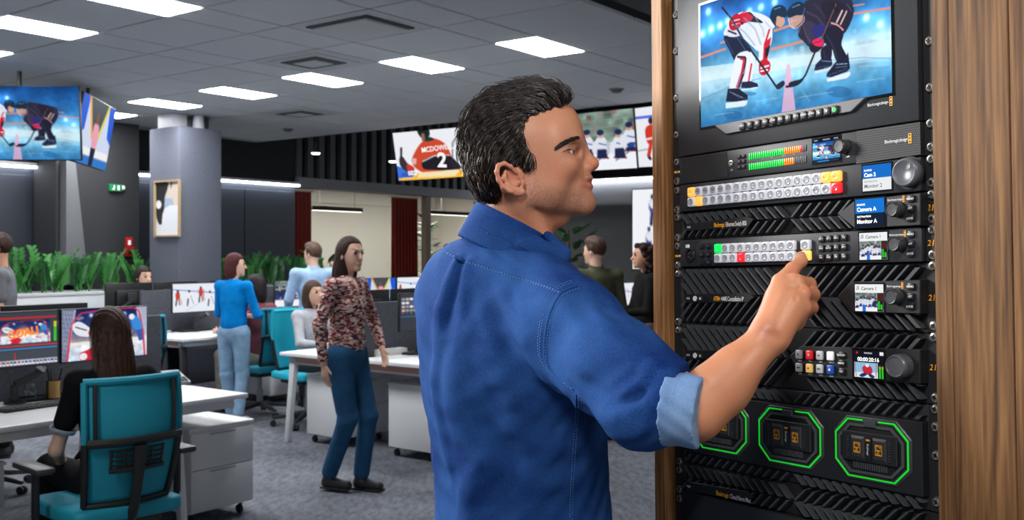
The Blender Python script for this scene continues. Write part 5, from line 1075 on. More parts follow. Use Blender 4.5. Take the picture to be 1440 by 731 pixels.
# -- hair: a volume cut to the outline of his haircut, covered with combed strands
hl = [(653.6, 163), (661, 151), (671, 141), (682, 132), (693, 125), (708, 119.5), (724, 115.7), (740, 113.5), (756, 112.2), (770, 113.6), (781, 117), (791, 122.5), (797, 128), (800.5, 136), (799, 143), (795, 149.5), (783, 152), (768.5, 157), (752, 162), (741.5, 170), (737, 181), (739, 192), (745, 210), (752, 228), (751.5, 238), (744, 239.5), (735, 236), (722, 232.5), (706, 227), (697, 233), (695.5, 247), (699, 262), (703, 276), (696, 283), (686, 284.5), (677, 279), (667, 264), (657, 245), (649, 226), (645.5, 206), (646.5, 183)]
ps = poly_sdf([((x-720)*HS, (HZ-y)*HS) for x, y in hl])
G = Field(hp(636, 296, -.12), hp(812, 104, .12), .0024)
G.add(ell(hp(727, 199), (.101, .0815, .098)), 0).add(ell(hp(765, 150), (.047, .058, .046)), .03).add(ell(hp(700, 235), (.060, .074, .066)), .03).add(ell(hp(742, 222, -.066), (.017, .0135, .03)), .008).add(ell(hp(742, 222, .066), (.017, .0135, .03)), .008).add(ell(hp(786, 140), (.022, .045, .022)), .02)
G.apply(lambda d, X, Y, Z: np.maximum(d, ps(X/Y*HY, (Z-EYE)/Y*HY)+.0012))
g = random.Random(9)
for k in range(90):                                           # locks
    x, y = g.uniform(650, 795), g.uniform(116, 270); s_ = g.choice((-1, -1, -1, 1)); an = math.radians(200 if y < 150 else 150-(x-690)*.3+(y-190)*.6) if False else 0
G.apply(lambda d, X, Y, Z: d+.0016*np.sin((X*62+Z*40)*6.0+np.sin(Z*160+X*90)*1.5)*np.clip((Z-EYE-.03)*12, 0, 1))
vG = G.mesh(1)
FL = [((797, 140), (-.2, -1)), ((785, 122), (-1, -.55)), ((765, 114), (-1, -.1)), ((730, 116), (-1, .12)), ((700, 122), (-.9, .5)), ((660, 155), (-.35, 1)), ((646, 200), (.08, 1)), ((660, 250), (.35, 1)), ((690, 275), (.45, 1)), ((775, 145), (-1, -.75)), ((750, 160), (-1, -.15)), ((742, 190), (-.55, .9)), ((748, 225), (-.25, 1)), ((715, 200), (-.75, .85)), ((690, 170), (-.85, .65)), ((680, 215), (-.25, 1)), ((730, 140), (-1, .12)), ((700, 150), (-1, .5)), ((705, 235), (-.5, 1))]
FP = np.array([p for p, _ in FL], float); FD = np.array([d for _, d in FL], float); FD /= np.linalg.norm(FD, axis=1)[:, None]
def flow(px, py):
    w_ = 1/(((FP-np.array((px, py)))**2).sum(1)+30)**1.5; d = (FD*w_[:, None]).sum(0); return d/np.linalg.norm(d)
bvh_hair = BVHTree.FromPolygons([tuple(p) for p in vG[0]], [tuple(int(i) for i in f) for f in vG[1]])
m_hair = mat('hair dark brown', (20, 16, 15), .38, spec=.5)
hair = soft('hair', (vG[0]-MO, vG[1]), m_hair, man)
pick = RNG.choice(len(vG[0]), min(len(vG[0]), 7500), replace=False); mbs = {0: MB(), 1: MB(), 2: MB()}
for i in pick:
    p = Vector(vG[0][i]); path = [p]; L = g.uniform(.018, .048); st = L/5; wob = g.uniform(-.2, .2); fly = 1 if g.random() < .03 else 0
    for k in range(5):
        px = CX+F*p.x/p.y; py = HZ-F*(p.z-EYE)/p.y; d = flow(px, py); ca, sa = math.cos(wob*(.3+k*.2)), math.sin(wob*(.3+k*.2)); d = np.array((d[0]*ca-d[1]*sa, d[0]*sa+d[1]*ca)); p2 = p+Vector((d[0], 0, -d[1]))*st
        h_, n_, _, _ = bvh_hair.find_nearest(p2)
        if h_ is None: break
        p = h_+n_*(.0006+.0024*math.sin(math.pi*(k+1)/5)*(1.0 if g.random() < .8 else 1.8)+fly*(k+1)*.0016); path.append(p)
    if len(path) < 4: continue
    px = CX+F*path[0].x/path[0].y; py = HZ-F*(path[0].z-EYE)/path[0].y
    gr = .02+.5*math.exp(-((px-748)/10)**2-((py-222)/22)**2)+.30*math.exp(-((px-668)/22)**2-((py-235)/45)**2)+.12*math.exp(-((px-660)/14)**2-((py-170)/40)**2)
    k = 2 if g.random() < gr*.34 else 1 if g.random() < gr+.08 else 0
    mbs[k].tube([v-Vector(MO) for v in path], [.0005, .0007, .0007, .0006, .0004, .0002][:len(path)], 3, cap=False)
for k, m in ((0, mat('strand dark', (26, 20, 19), .45, spec=.35)), (1, mat('strand mid', (66, 52, 45), .45, spec=.35)), (2, mat('strand grey', (128, 120, 114), .35, spec=.5))): tag(mbs[k].build('strands', m, hair), kind='stuff')
# -- the denim shirt
def denim(name, col, fade):
    m = mat(name, col, .85, spec=.08); nt = m.node_tree; b = nt.nodes['Principled BSDF']; tc = nt.nodes.new('ShaderNodeTexCoord')
    n1 = nt.nodes.new('ShaderNodeTexNoise'); n1.inputs['Scale'].default_value = 7; n1.inputs['Detail'].default_value = 5
    n2 = nt.nodes.new('ShaderNodeTexNoise'); n2.inputs['Scale'].default_value = 420; n2.inputs['Detail'].default_value = 2
    ad = nt.nodes.new('ShaderNodeMath'); ad.operation = 'MULTIPLY_ADD'; ad.inputs[1].default_value = .34
    for n in (n1, n2): nt.links.new(tc.outputs['Object'], n.inputs['Vector'])
    nt.links.new(n2.outputs['Fac'], ad.inputs[0]); nt.links.new(n1.outputs['Fac'], ad.inputs[2])
    r_ = nt.nodes.new('ShaderNodeValToRGB'); r_.color_ramp.elements[0].position = .44; r_.color_ramp.elements[1].position = .92; r_.color_ramp.elements[0].color = rgb(col)+(1,); r_.color_ramp.elements[1].color = rgb(fade)+(1,)
    nt.links.new(ad.outputs[0], r_.inputs['Fac']); nt.links.new(r_.outputs['Color'], b.inputs['Base Color'])
    bp = nt.nodes.new('ShaderNodeBump'); bp.inputs['Strength'].default_value = .25; bp.inputs['Distance'].default_value = .001; nt.links.new(n2.outputs['Fac'], bp.inputs['Height']); nt.links.new(bp.outputs['Normal'], b.inputs['Normal']); return m
m_denim = denim('denim', (9, 38, 94), (46, 86, 146)); m_cuff = denim('denim reverse', (84, 118, 166), (132, 160, 196)); m_stitch = mat('stitching', (82, 122, 180), .8)
S = Field(V3((-.30, 1.04, .98)), V3((.36, 2.02, EYE+.10)), .0042)
S.add(ell(ax_(714, 505), (.127, .190, .15), BA), .01).add(ell(ax_(722, 560), (.128, .172, .22), BA), .05).add(ell(ax_(733, 680), (.128, .166, .22), BA), .05).add(ell(ax_(735, 800), (.13, .172, .22), BA), .05)
S.add(cone(shL+np.array((0, 0, -.01)), shR+np.array((0, 0, -.012)), .062, .064), .05).add(ell(ax_(664, 420), (.070, .15, .10), BA), .05)
S.add(cone(ax_(708, 384), ax_(706, 430), .055, .10), .04).add(cone(ax_(700, 392)-br*.05, shL, .050, .058), .04).add(cone(ax_(722, 402)+br*.05, shR, .050, .060), .04)
nC0 = np.array((.90, -.42, -.06)); shS = shR+np.array((.0, 0, -.02)); elS = q(948, 575, 1.285); mdS = shS*.5+elS*.5
S.add(cone(shS, mdS, .080, .066), .035).add(cone(mdS, elS+nC0*.03, .066, .044), .03).add(ell(q(900, 585, 1.32), (.052, .05, .046)), .03)
chain(S, [shL, elL, haL+np.array((0, 0, .02))], [.068, .058, .046], .03)
pt = lambda x, y, Y: V3(at_y(x, y, Y))
def fold_px(pts, amp, w, Y):
    amp = amp if hasattr(amp, '__len__') else [amp]*len(pts); w = w if hasattr(w, '__len__') else [w]*len(pts); P_ = [on(bvh_0, x, y) for x, y in pts]; ok = [i for i in range(len(pts)) if P_[i] is not None]
    if len(ok) > 1: S.fold([V3(P_[i]) for i in ok], [1.25*amp[i] for i in ok], [w[i] for i in ok])
v0_, f0_ = S.mesh(0); bvh_0 = BVHTree.FromPolygons([tuple(p) for p in v0_], [tuple(int(i) for i in f) for f in f0_])
# box pleat and the folds of the back
fold_px([(650, 366), (640, 400), (631, 432), (625, 475)], [-.008, -.009, -.007, -.002], [.010, .012, .014, .018], (1.55, 1.54, 1.54, 1.54)); fold_px([(643, 368), (630, 400), (618, 440), (612, 480)], [.006, .008, .006, .002], [.010, .012, .014, .016], (1.55, 1.55, 1.55, 1.55)); fold_px([(658, 370), (652, 405), (645, 440)], [.005, .006, .002], [.010, .014, .016], 1.53)
fold_px([(704, 415), (722, 445), (742, 480), (766, 520), (795, 545)], [.004, .008, .009, .009, .005], [.012, .015, .017, .018, .018], (1.50, 1.485, 1.47, 1.45, 1.42)); fold_px([(690, 440), (712, 480), (745, 525), (790, 560)], [-.003, -.006, -.007, -.004], .015, (1.51, 1.49, 1.47, 1.43))
fold_px([(680, 480), (705, 530), (750, 570), (800, 585)], [.004, .007, .007, .003], .020, (1.50, 1.48, 1.46, 1.43))
fold_px([(655, 470), (640, 520), (640, 572), (655, 615), (682, 648), (662, 690), (655, 731)], [.004, .008, .012, .013, .012, .010, .006], [.02, .022, .024, .022, .022, .022, .022], (1.52, 1.52, 1.52, 1.52, 1.51, 1.52, 1.53)); fold_px([(690, 560), (680, 600), (712, 640), (700, 690)], [-.004, -.008, -.010, -.005], .026, 1.50)
fold_px([(720, 600), (770, 628), (815, 625)], [.004, .008, .004], .020, (1.49, 1.47, 1.46)); fold_px([(715, 660), (765, 676), (820, 668)], [.003, .007, .004], .020, (1.49, 1.47, 1.47)); fold_px([(620, 480), (612, 540), (622, 600), (632, 650)], [.005, .007, .006, .003], .014, 1.60)
for pts_, a_, w_ in (([(640, 372), (628, 420), (616, 480), (614, 560)], [.002, .004, .004, .001], .007), ([(656, 372), (652, 430), (642, 500), (636, 540)], [.002, .004, .003, .001], .007), ([(700, 400), (716, 440), (742, 486), (770, 524)], [.001, .004, .004, .002], .007), ([(676, 440), (700, 500), (742, 548), (796, 572)], [.001, .003, .004, .002], .008), ([(728, 410), (738, 440), (756, 480), (768, 505)], [.001, .003, .003, .001], .006),
    ([(630, 500), (634, 560), (648, 606), (676, 640)], [.001, .004, .005, .002], .008), ([(676, 652), (654, 690), (648, 728)], [.004, .004, .001], .008), ([(812, 565), (790, 610), (770, 650)], [.003, .004, .001], .008), ([(815, 600), (780, 640), (735, 662)], [.002, .004, .001], .008), ([(838, 640), (800, 672), (750, 690)], [.002, .004, .001], .008), ([(612, 600), (630, 640), (640, 700)], [.003, .003, .001], .007), ([(690, 350), (720, 366), (765, 388)], [.001, .0025, .001], .006), ([(670, 345), (690, 362), (720, 378)], [.001, .003, .001], .007),
    ([(898, 498), (880, 525), (852, 545)], [.001, .004, .001], .006), ([(918, 508), (900, 540), (868, 562)], [.002, .005, .001], .006), ([(934, 528), (915, 560), (880, 580)], [.002, .004, .001], .006), ([(930, 556), (910, 585), (885, 600)], [.002, .004, .001], .006), ([(835, 430), (850, 470), (880, 500)], [.001, .003, .001], .007), ([(800, 470), (815, 510), (850, 540)], [.001, .004, .001], .008), ([(800, 530), (840, 560), (880, 575)], [.002, .004, .001], .007)): fold_px(pts_, a_, w_, 0)
# folds of the sleeve, gathered towards the elbow
fold_px([(850, 452), (880, 492), (905, 510)], [.003, .006, .003], .012, (1.42, 1.38, 1.35)); fold_px([(925, 512), (905, 540), (880, 552)], [.004, .008, .003], .010, (1.27, 1.28, 1.30)); fold_px([(936, 530), (918, 565), (890, 585)], [.003, .007, .003], .010, (1.24, 1.25, 1.27)); fold_px([(915, 525), (895, 558), (865, 570)], [-.003, -.007, -.003], .009, (1.27, 1.28, 1.31)); fold_px([(900, 600), (870, 585), (840, 580)], [.005, .006, .002], .012, (1.28, 1.31, 1.34)); fold_px([(820, 560), (850, 590), (890, 612)], [.004, .006, .004], .012, (1.38, 1.35, 1.31))
fold_px([(792, 425), (815, 470), (822, 520)], [.002, .006, .003], .016, (1.43, 1.39, 1.38))
S.apply(lambda d, X, Y, Z: d+.0014*np.sin(X*70+Z*45)*np.sin(Y*60-Z*38)+.0008*np.sin(X*150-Z*120+Y*90))
S.cut(ax_(735, 905), (0, 0, -1)); nC = np.array((.86, -.38, -.06)); nC /= np.linalg.norm(nC); S.cut(elS+nC*.004, nC, rad=.085)
S.add(cone(ax_(722, 380)+br*.045, shR, .048, .056), .03).add(cone(ax_(735, 395)+br*.04, ax_(760, 420)+br*.06, .05, .05), .03)
S.add(cone(ax_(684, 374), ax_(702, 382), .046, .05), .03)
S.sub(cone(ax_(722, 342), ax_(733, 250), .070, .075), .004)
vS = S.mesh(1); shirt = soft('shirt', (vS[0]-MO, vS[1]), m_denim, man)
bvh_s = BVHTree.FromPolygons([tuple(p) for p in vS[0]], [tuple(int(i) for i in f) for f in vS[1]])
# rolled cuff
nc = nC/np.linalg.norm(nC); Cf = Field(V3((.10, 1.05, EYE-.32)), V3((.34, 1.40, EYE-.10)), .0026); c0, c1 = elS-nc*.010, elS+nc*.036
Cf.add(cone(c0-nc*.03, c1+nc*.03, .0490, .0450), 0); Cf.cut(c0, -nc).cut(c1, nc)
Cf.fold([c0+nc*.016+np.array((-.05, -.02, .03)), c0+nc*.018+np.array((.0, -.055, 0)), c0+nc*.014+np.array((.03, -.03, -.05))], -.002, .004)
Cf.apply(lambda d, X, Y, Z: d+.001*np.sin(X*190+Z*110)*np.sin(Z*170)); vC = Cf.mesh(2); soft('cuff', (vC[0]-MO, vC[1]), m_cuff, shirt)
# collar: a stand wrapped round the neck with its point falling forward
cr = []
for t in np.linspace(0, 1, 25):
    an = R(-150+300*t)                                        # from the far front round the back to the near front
    cr.append(an)
neck = ax_(727, 318); mbC = MB(); rows = []
FC = Field(V3((-.16, 1.48, EYE-.06)), V3((.16, 1.80, EYE+.12)), .0026)
cu_ = [(677, 293), (676, 312), (674, 322)]
up_n = np.array((.46, .03, .885)); up_n /= np.linalg.norm(up_n)
FC.add(cone(ax_(722, 330)-up_n*.06, ax_(727, 312)+up_n*.06, .083, .074), 0); FC.sub(cone(ax_(722, 330)-up_n*.08, ax_(727, 312)+up_n*.08, .076, .068), .001)
FC.cut(ax_(724, 311.5), up_n); FC.cut(ax_(711, 366), -up_n)
FC.add(cone(pt(770, 331, 1.578), pt(799, 354, 1.572), .0075, .006, flat=((0, 1, 0), .7)), .006).add(cone(pt(752, 338, 1.568), pt(795, 364, 1.565), .010, .006, flat=((0, 1, 0), .6)), .012).add(cone(pt(735, 345, 1.566), pt(790, 360, 1.566), .012, .008, flat=((0, 1, 0), .6)), .012)
vK = FC.mesh(2); soft('collar', (vK[0]-MO, vK[1]), m_denim, shirt)
bvh_k = BVHTree.FromPolygons([tuple(p) for p in vK[0]], [tuple(int(i) for i in f) for f in vK[1]])
# seams: ridges of doubled cloth with rows of stitches, laid on the surface
def seam(pts, bvh, name='seam', r=.0013, step=2.0, stitch=True, dx=(0, 3.2)):
    P = []
    for (ax0, ay0), (ax1, ay1) in zip(pts[:-1], pts[1:]):
        n = max(2, int(math.hypot(ax1-ax0, ay1-ay0)/step)); P += [(ax0+(ax1-ax0)*t/n, ay0+(ay1-ay0)*t/n) for t in range(n)]
    P.append(pts[-1]); tr = [on(bvh, x, y, .0002) for x, y in P]; tr = [p-Vector(MO) for p in tr if p is not None]
    if len(tr) < 3: return
    # drop jumps in depth
    ok = [tr[0]]
    for p in tr[1:]:
        if (p-ok[-1]).length < .02: ok.append(p)
    MB().tube(ok, r, 6).build(name, m_denim, shirt)
    if stitch:
        mb = MB()
        for off in dx:
            q_ = [on(bvh, x+off, y+off*.9+1.2, .0005) for x, y in P]; q_ = [p-Vector(MO) for p in q_ if p is not None]
            for a_, b_ in zip(q_[0::2], q_[1::2]):
                if (a_-b_).length < .01: mb.tube([a_, b_], .0005, 4)
        if mb.v: tag(mb.build('stitches', m_stitch, shirt), kind='stuff')
seam([(625, 352), (635, 357), (646, 363), (662, 368), (679, 373), (697, 378.5), (715, 385), (738, 391.5), (761, 399), (775, 404), (788, 410)], bvh_s)
seam([(812, 402), (800, 406), (788, 412), (780, 424), (773, 440), (769, 456), (766.5, 473), (765, 490), (766, 504), (771, 517), (779, 527), (793, 540), (806, 548)], bvh_s, r=.0018, dx=(-9, -6.5, 2.5))
seam([(811, 554), (809, 585), (806, 626), (804, 660), (802, 690), (801, 728)], bvh_s)
lp = MB(); p_ = on(bvh_s, 650, 368, .002)
if p_: 
    p_ -= Vector(MO); MB().tube([p_+Vector((-.009, .002, .006)), p_+Vector((-.002, -.004, .003)), p_+Vector((.008, .0, -.004))], .0035, 8).build('locker_loop', m_denim, shirt)
seam([(672, 321), (690, 327), (712, 336), (738, 349), (760, 360), (786, 362)], bvh_k, stitch=True, dx=(0,))
# trousers, belt and shoes below the frame
Tr = Field(V3((-.3, 1.2, .05)), V3((.4, 2.1, 1.1)), .010)
Tr.add(ell(hip+np.array((0, 0, .02)), (.125, .165, .13), BA), .03)
for k, a_, s_ in zip(knees, ank, (-1, 1)): chain(Tr, [hip+br*s_*.085, k, a_+np.array((0, 0, .0))], [.098, .075, .062], .04)
Tr.cut(ank[0]+np.array((0, 0, -.02)), (0, 0, -1)); vT = Tr.mesh(1); soft('trousers', (vT[0]-MO, vT[1]), mat('dark trousers', (24, 28, 38), .8), man)
for a_ in ank:
    Sh = Field(a_+np.array((-.2, -.2, -.09)), a_+np.array((.26, .26, .06)), .006); b0 = np.array((a_[0], a_[1], .045)); Sh.add(cone(b0-bf*.04, b0+bf*.16, .046, .040), 0).add(cone(b0, b0+np.array((0, 0, .06)), .045, .045), .02); Sh.cut((0, 0, .004), (0, 0, -1)); vs_ = Sh.mesh(1); soft('shoe', (vs_[0]-MO, vs_[1]), mat('brown leather', (50, 34, 26), .4), man)
# ---------------------------------------------------------------- office furniture
m_desk = mat('white laminate', (222, 223, 224), .4); m_desk_leg = mat('white steel', (205, 207, 208), .4); m_copper = mat('copper trim', (186, 140, 122), .45)
m_felt2 = mat('dark felt', (78, 80, 87), .95, noise=(80, .2, 5), spec=.1); m_plastic = mat('black plastic', (20, 21, 23), .45); m_plastic2 = mat('dark plastic', (42, 43, 46), .45)
m_ped = mat('pedestal white', (214, 215, 216), .45); m_teal = mat('teal mesh', (0, 128, 150), .7, noise=(300, .12)); m_turq = mat('turquoise mesh', (10, 168, 190), .7); m_rubber = mat('rubber', (16, 16, 17), .6); m_steel = mat('brushed steel', (150, 152, 155), .3, metal=.8)
def desk(a0, a1, c0, c1, lab, ends=(1, 1), dark_leg=False, inset=.07):
    t = thing('desk', lab, 'desk', room_m(a0, c0, 0)); L, D = a1-a0, c1-c0
    MB().b2((0, 0, .712), (L, D, .74)).build('worktop', m_desk, t, bevel=.004, seg=2)
    MB().b2((.06, .05, .66), (L-.06, .09, .7115)).b2((.06, D-.09, .66), (L-.06, D-.05, .7115)).build('rail', m_desk_leg, t, smooth=0)
    outer = 0 if c0 in FRONTS else 1
    for e, x in ((0, .07), (1, L-inset)):
        y_in, y_out = (D-.04, .10) if outer == 0 else (.04, D-.10)
        yb = y_out+(-.10 if outer == 0 else .10); yb = max(.02, min(D-.02, yb))
        MB().bar((x, y_out, .66), (x, yb, .0), .06, .05, (1, 0, 0), .045, .04).build('leg', m_plastic if dark_leg else m_desk_leg, t, bevel=.006)
        MB().bar((x, y_out, .67), (x, y_in, .67), .04, .05, (0, 0, 1)).build('crossbar', m_desk_leg, t, bevel=.004)
        MB().bar((x-.022 if e == 0 else x+.022, y_out+(.05 if outer == 0 else -.05), .685), (x-.022 if e == 0 else x+.022, y_in, .685), .02, .045, (0, 0, 1)).build('trim', m_copper, t, bevel=.002)
    return t
FRONTS = (4.66, 8.05, 4.70)
def divider(a0, a1, c, lab, z0=.62, z1=1.16):
    t = thing('desk_divider', lab, 'divider', room_m(a0, c, z0)); MB().b2((0, -.02, 0), (a1-a0, .02, z1-z0)).build('screen', m_felt2, t, bevel=.008, seg=2)
    for x in (.3, a1-a0-.3): MB().b2((x-.03, -.03, .06), (x+.03, -.0205, .14)).build('clamp', m_desk_leg, t, bevel=.003)
    return t
desk(.6, 3.68, 4.66, 5.46, 'white desk in front of the woman in the black shirt', inset=.42); desk(.6, 3.68, 5.54, 6.34, 'white desk behind the felt divider at the left edge')
divider(.6, 3.66, 5.5, 'dark felt divider behind the two monitors at the left edge')
desk(5.6, 7.4, 8.05, 8.85, 'white desk behind the woman in the blue sweater', dark_leg=True); desk(5.6, 7.4, 8.93, 9.73, 'white desk in front of the man in the green shirt')
divider(5.7, 7.4, 8.89, 'grey felt divider behind the monitor near the column', z1=1.17)
desk(5.35, 9.6, 4.70, 5.50, 'white desk end with splayed leg beside the man in denim'); desk(5.35, 9.6, 5.58, 6.38, 'white desk end with splayed leg behind the walking woman')
divider(5.42, 9.6, 5.54, 'dark felt divider between the walking woman and the man in denim')
desk(8.2, 11.2, 8.05, 8.85, 'white desk far off in front of the red curtains'); desk(8.2, 11.2, 8.93, 9.73, 'white desk farthest off, below the glazing'); divider(8.2, 11.2, 8.89, 'felt divider far off below the glazing', z1=1.1)
# monitors on arms
def monitor(a0, c, face, lab, cv=None, w=.526, z0=.945, h=.297, cx_=0, arm=True, emit=1.0, desk_c=None):
    """face=-1: the picture looks towards -c (towards us); +1: away"""
    t = thing('desk_monitor', lab, 'monitor', room_m(a0+w/2, c, .7401, 0 if face < 0 else math.pi)); zc = z0+h/2-.7401
    MB().b2((-w/2, -.006, zc-h/2), (w/2, .018, zc+h/2)).build('housing', m_plastic, t, bevel=.004)
    MB().b2((-w*.3, .0181, zc-h*.3), (w*.3, .045, zc+h*.25)).build('rear_housing', m_plastic, t, bevel=.01)
    if cv is not None: picture(cv, w-.012, h-.016, t, T(0, -.0066, zc+.002), emit)
    else: MB().b2((-w/2+.006, -.0065, zc-h/2+.01), (w/2-.006, -.0061, zc+h/2-.006)).build('glass', mat('dark glass', (10, 11, 13), .1), t, smooth=0)
    MB().lathe([(.055, 0), (.055, .012), (.02, .016), (.02, .10), (0, .10)], 20, T(.10, .14, 0)).build('arm_base', m_plastic2, t)
    MB().bar((.10, .14, .10), (.24, .10, .17), .035, .04, w2=.03, h2=.034).build('lower_arm', m_plastic2, t, bevel=.006); MB().bar((.24, .10, .17), (0, .07, zc-.02), .032, .036, w2=.028, h2=.03).build('upper_arm', m_steel if face < 0 else m_plastic2, t, bevel=.006)
    MB().b2((-.05, .0451, zc-.05), (.05, .075, zc+.05)).build('bracket', m_plastic2, t, bevel=.004)
    return t
def goal_scene(cv, dim=1.0, net=True):
    cv.vgrad([(0, (22, 36, 84)), (.35, (44, 62, 116)), (.55, (110, 116, 150)), (.62, (226, 230, 238)), (1, (196, 214, 232))]); cv.noise(14, .12, 4)
    for x in (.33, .72, .9): cv.glow((x, .13), .03, (210, 225, 255), .9)
    cv.poly([(.1, .62), (.95, .6), (.95, .68), (.1, .7)], (236, 232, 220)); cv.poly([(.1, .5), (.95, .48), (.95, .61), (.1, .64)], (128, 118, 132), .7)
    if net:
        cv.poly([(0, 0), (.16, 0), (.06, 1), (0, 1)], (216, 220, 232), .75); cv.poly([(.86, 0), (1, 0), (1, 1), (.96, 1)], (216, 220, 232), .75)
        for k in range(12): cv.line([(0, k*.085), (.14-.008*k, .03+k*.085)], .008, (60, 70, 110), .6); cv.line([(.012*k, 0), (.005*k, 1)], .006, (60, 70, 110), .6)
    cv.line([(.06, 1), (.10, .4), (.14, .2), (.22, .08), (.5, .03), (.84, .02), (.9, .1), (.95, .5), (.97, 1)], .022, (214, 58, 78))
    cv.blob([(.12, .3), (.18, .24), (.26, .3), (.36, .46), (.34, .54), (.2, .52), (.13, .42)], (228, 230, 238)); cv.blob([(.3, .44), (.38, .38), (.38, .52), (.32, .55)], (206, 40, 60)); cv.line([(.15, .34), (.28, .42)], .02, (40, 50, 90)); cv.line([(.17, .2), (.24, .16)], .05, (120, 130, 160))
    cv.blob([(.2, .86), (.28, .8), (.40, .72), (.46, .86), (.40, 1), (.22, 1)], (206, 40, 58)); cv.ell((.24, .92), .045, .07, (232, 234, 240)); cv.blob([(.74, .72), (.86, .74), (.9, .86), (.8, .92), (.72, .8)], (220, 224, 234)); cv.line([(.72, .74), (.84, .8)], .03, (206, 40, 60))
    cv.blob([(.8, .22), (.86, .18), (.92, .3), (.94, .46), (.88, .5), (.82, .4)], (60, 140, 216)); cv.ell((.81, .2), .035, .06, (230, 232, 238)); cv.line([(.85, .5), (.72, .78)], .012, (60, 60, 80)); cv.poly([(.86, .48), (.94, .46), (.95, .68), (.9, .7)], (60, 90, 170)); return cv
cvR = goal_scene(Canvas(122, 70)); monitor(2.85, 5.2, -1, 'monitor showing a goal mouth just left of the long-haired woman', cvR)
cvL = Canvas(122, 70, (62, 66, 74)); sub = goal_scene(Canvas(60, 36), net=False); a = sub.im; ih, iw = cvL.im.shape[:2]; y0_, y1_, x0_, x1_ = int(ih*.16), int(ih*.58), int(iw*.36), int(iw*.92); cvL.im[y0_:y1_, x0_:x1_] = a[np.linspace(0, a.shape[0]-1, y1_-y0_).astype(int)][:, np.linspace(0, a.shape[1]-1, x1_-x0_).astype(int)]
cvL.line([(.3, .11), (.98, .11)], .03, (214, 40, 48)); cvL.poly([(0, .14), (.3, .14), (.3, .56), (0, .56)], (80, 84, 92)); cvL.line([(.02, .2), (.28, .2)], .06, (214, 214, 218)); cvL.line([(.02, .34), (.28, .34)], .05, (180, 110, 110)); cvL.poly([(.955, .2), (.985, .2), (.985, .57), (.955, .57)], (60, 190, 60)); cvL.poly([(.955, .2), (.985, .2), (.985, .3), (.955, .3)], (210, 200, 60)); cvL.glow((.64, .36), .07, (255, 110, 10), .8)
for y, c in ((.62, (214, 60, 64)), (.68, (60, 140, 210))): cvL.line([(0, y), (1, y)], .022, c)
cvL.poly([(0, .72), (1, .72), (1, .86), (0, .86)], (70, 74, 82)); cvL.line([(.55, .74), (.55, .95)], .008, (220, 50, 50))
g = random.Random(2)
for k in range(26): x = k/26; cvL.poly([(x, .88), (x+.034, .88), (x+.034, .97), (x, .97)], (226, 228, 236)); cvL.ell((x+.017, .92), .012, .025, g.choice(((200, 50, 60), (60, 90, 180), (40, 50, 90))))
tL = monitor(2.31, 5.2, -1, 'editing monitor with orange goal graphic at the left edge', cvL)
w, h = .514, .281; og = mat('goal orange', (250, 120, 10), .5, emit=1)
text('GOAL!', .058, T(w*(.64-.5), -.0072, .945+.1485-.7401+h*(.5-.38)) @ Matrix.Rotation(R(-8), 4, 'Y'), og, tL, align='CENTER', bold=.002, squeeze=.95)
for k in range(2): monitor(2.28+.54*k, 5.8, 1, ('black rear of a monitor behind the divider, far left edge', 'black rear of a monitor above the goal screen')[k], None)
def rink(cv, n=3, seed=0):
    cv.im[:] = np.array((232, 236, 244))/255.; cv.line([(0, .2), (1, .36)], .03, (90, 130, 220)); g = random.Random(seed)
    for k in range(n):
        x = .13+.74*k/max(1, n-1)+g.uniform(-.03, .03); y = .38+g.uniform(-.08, .12); c = (206, 66, 44) if k % 2 == 0 else (236, 238, 244)
        cv.ell((x, y), .05, .14, c); cv.ell((x, y-.15), .025, .05, (60, 50, 60)); cv.line([(x-.02, y+.1), (x-.04, y+.36)], .03, (40, 44, 70)); cv.line([(x+.02, y+.1), (x+.05, y+.34)], .03, c); cv.line([(x+.03, y), (x+.1, y+.3)], .008, (60, 60, 70))
    cv.line([(.55, .22), (.7, .22), (.7, .55)], .012, (214, 90, 90)); cv.line([(.3, .95), (.7, .6)], .01, (160, 170, 190)); return cv
monitor(5.86, 8.6, -1, 'monitor with a hockey game on white ice, left of the blue sweater', rink(Canvas(66, 40), 4, 3)); monitor(7.14, 8.6, -1, 'monitor half hidden by the man in the light blue shirt', paint_players(Canvas(60, 36), 6, 5), w=.5)
for k, (a, lab) in enumerate(((5.5, 'black monitor rear right of the man in green'), (6.05, 'black monitor rear above the hockey monitor'), (6.75, 'black monitor rear behind the seated person in mauve'))): monitor(a, 9.2, 1, lab, None)
cvE = Canvas(70, 60, (58, 62, 70)); g = random.Random(4)
for r in range(4):
    for k in range(7): cvE.poly([(.04+k*.085, .12+r*.1), (.11+k*.085, .12+r*.1), (.11+k*.085, .19+r*.1), (.04+k*.085, .19+r*.1)], g.choice(((225, 228, 232), (150, 150, 160), (200, 170, 170), (90, 100, 150))))
cvE.poly([(.72, .1), (.98, .1), (.98, .5), (.72, .5)], (214, 216, 220)); cvE.line([(.72, .1), (.98, .1)], .03, (214, 50, 60)); cvE.line([(.02, .62), (1, .62)], .02, (60, 130, 200)); cvE.poly([(.55, .8), (.98, .8), (.98, .9), (.55, .9)], (226, 228, 234))
for k in range(6): cvE.ell((.06+k*.09, .53), .018, .02, ((200, 60, 60), (60, 90, 200), (60, 160, 90))[k % 3])
monitor(5.51, 5.2, -1, 'editing monitor on the desk just left of the man in denim', cvE)
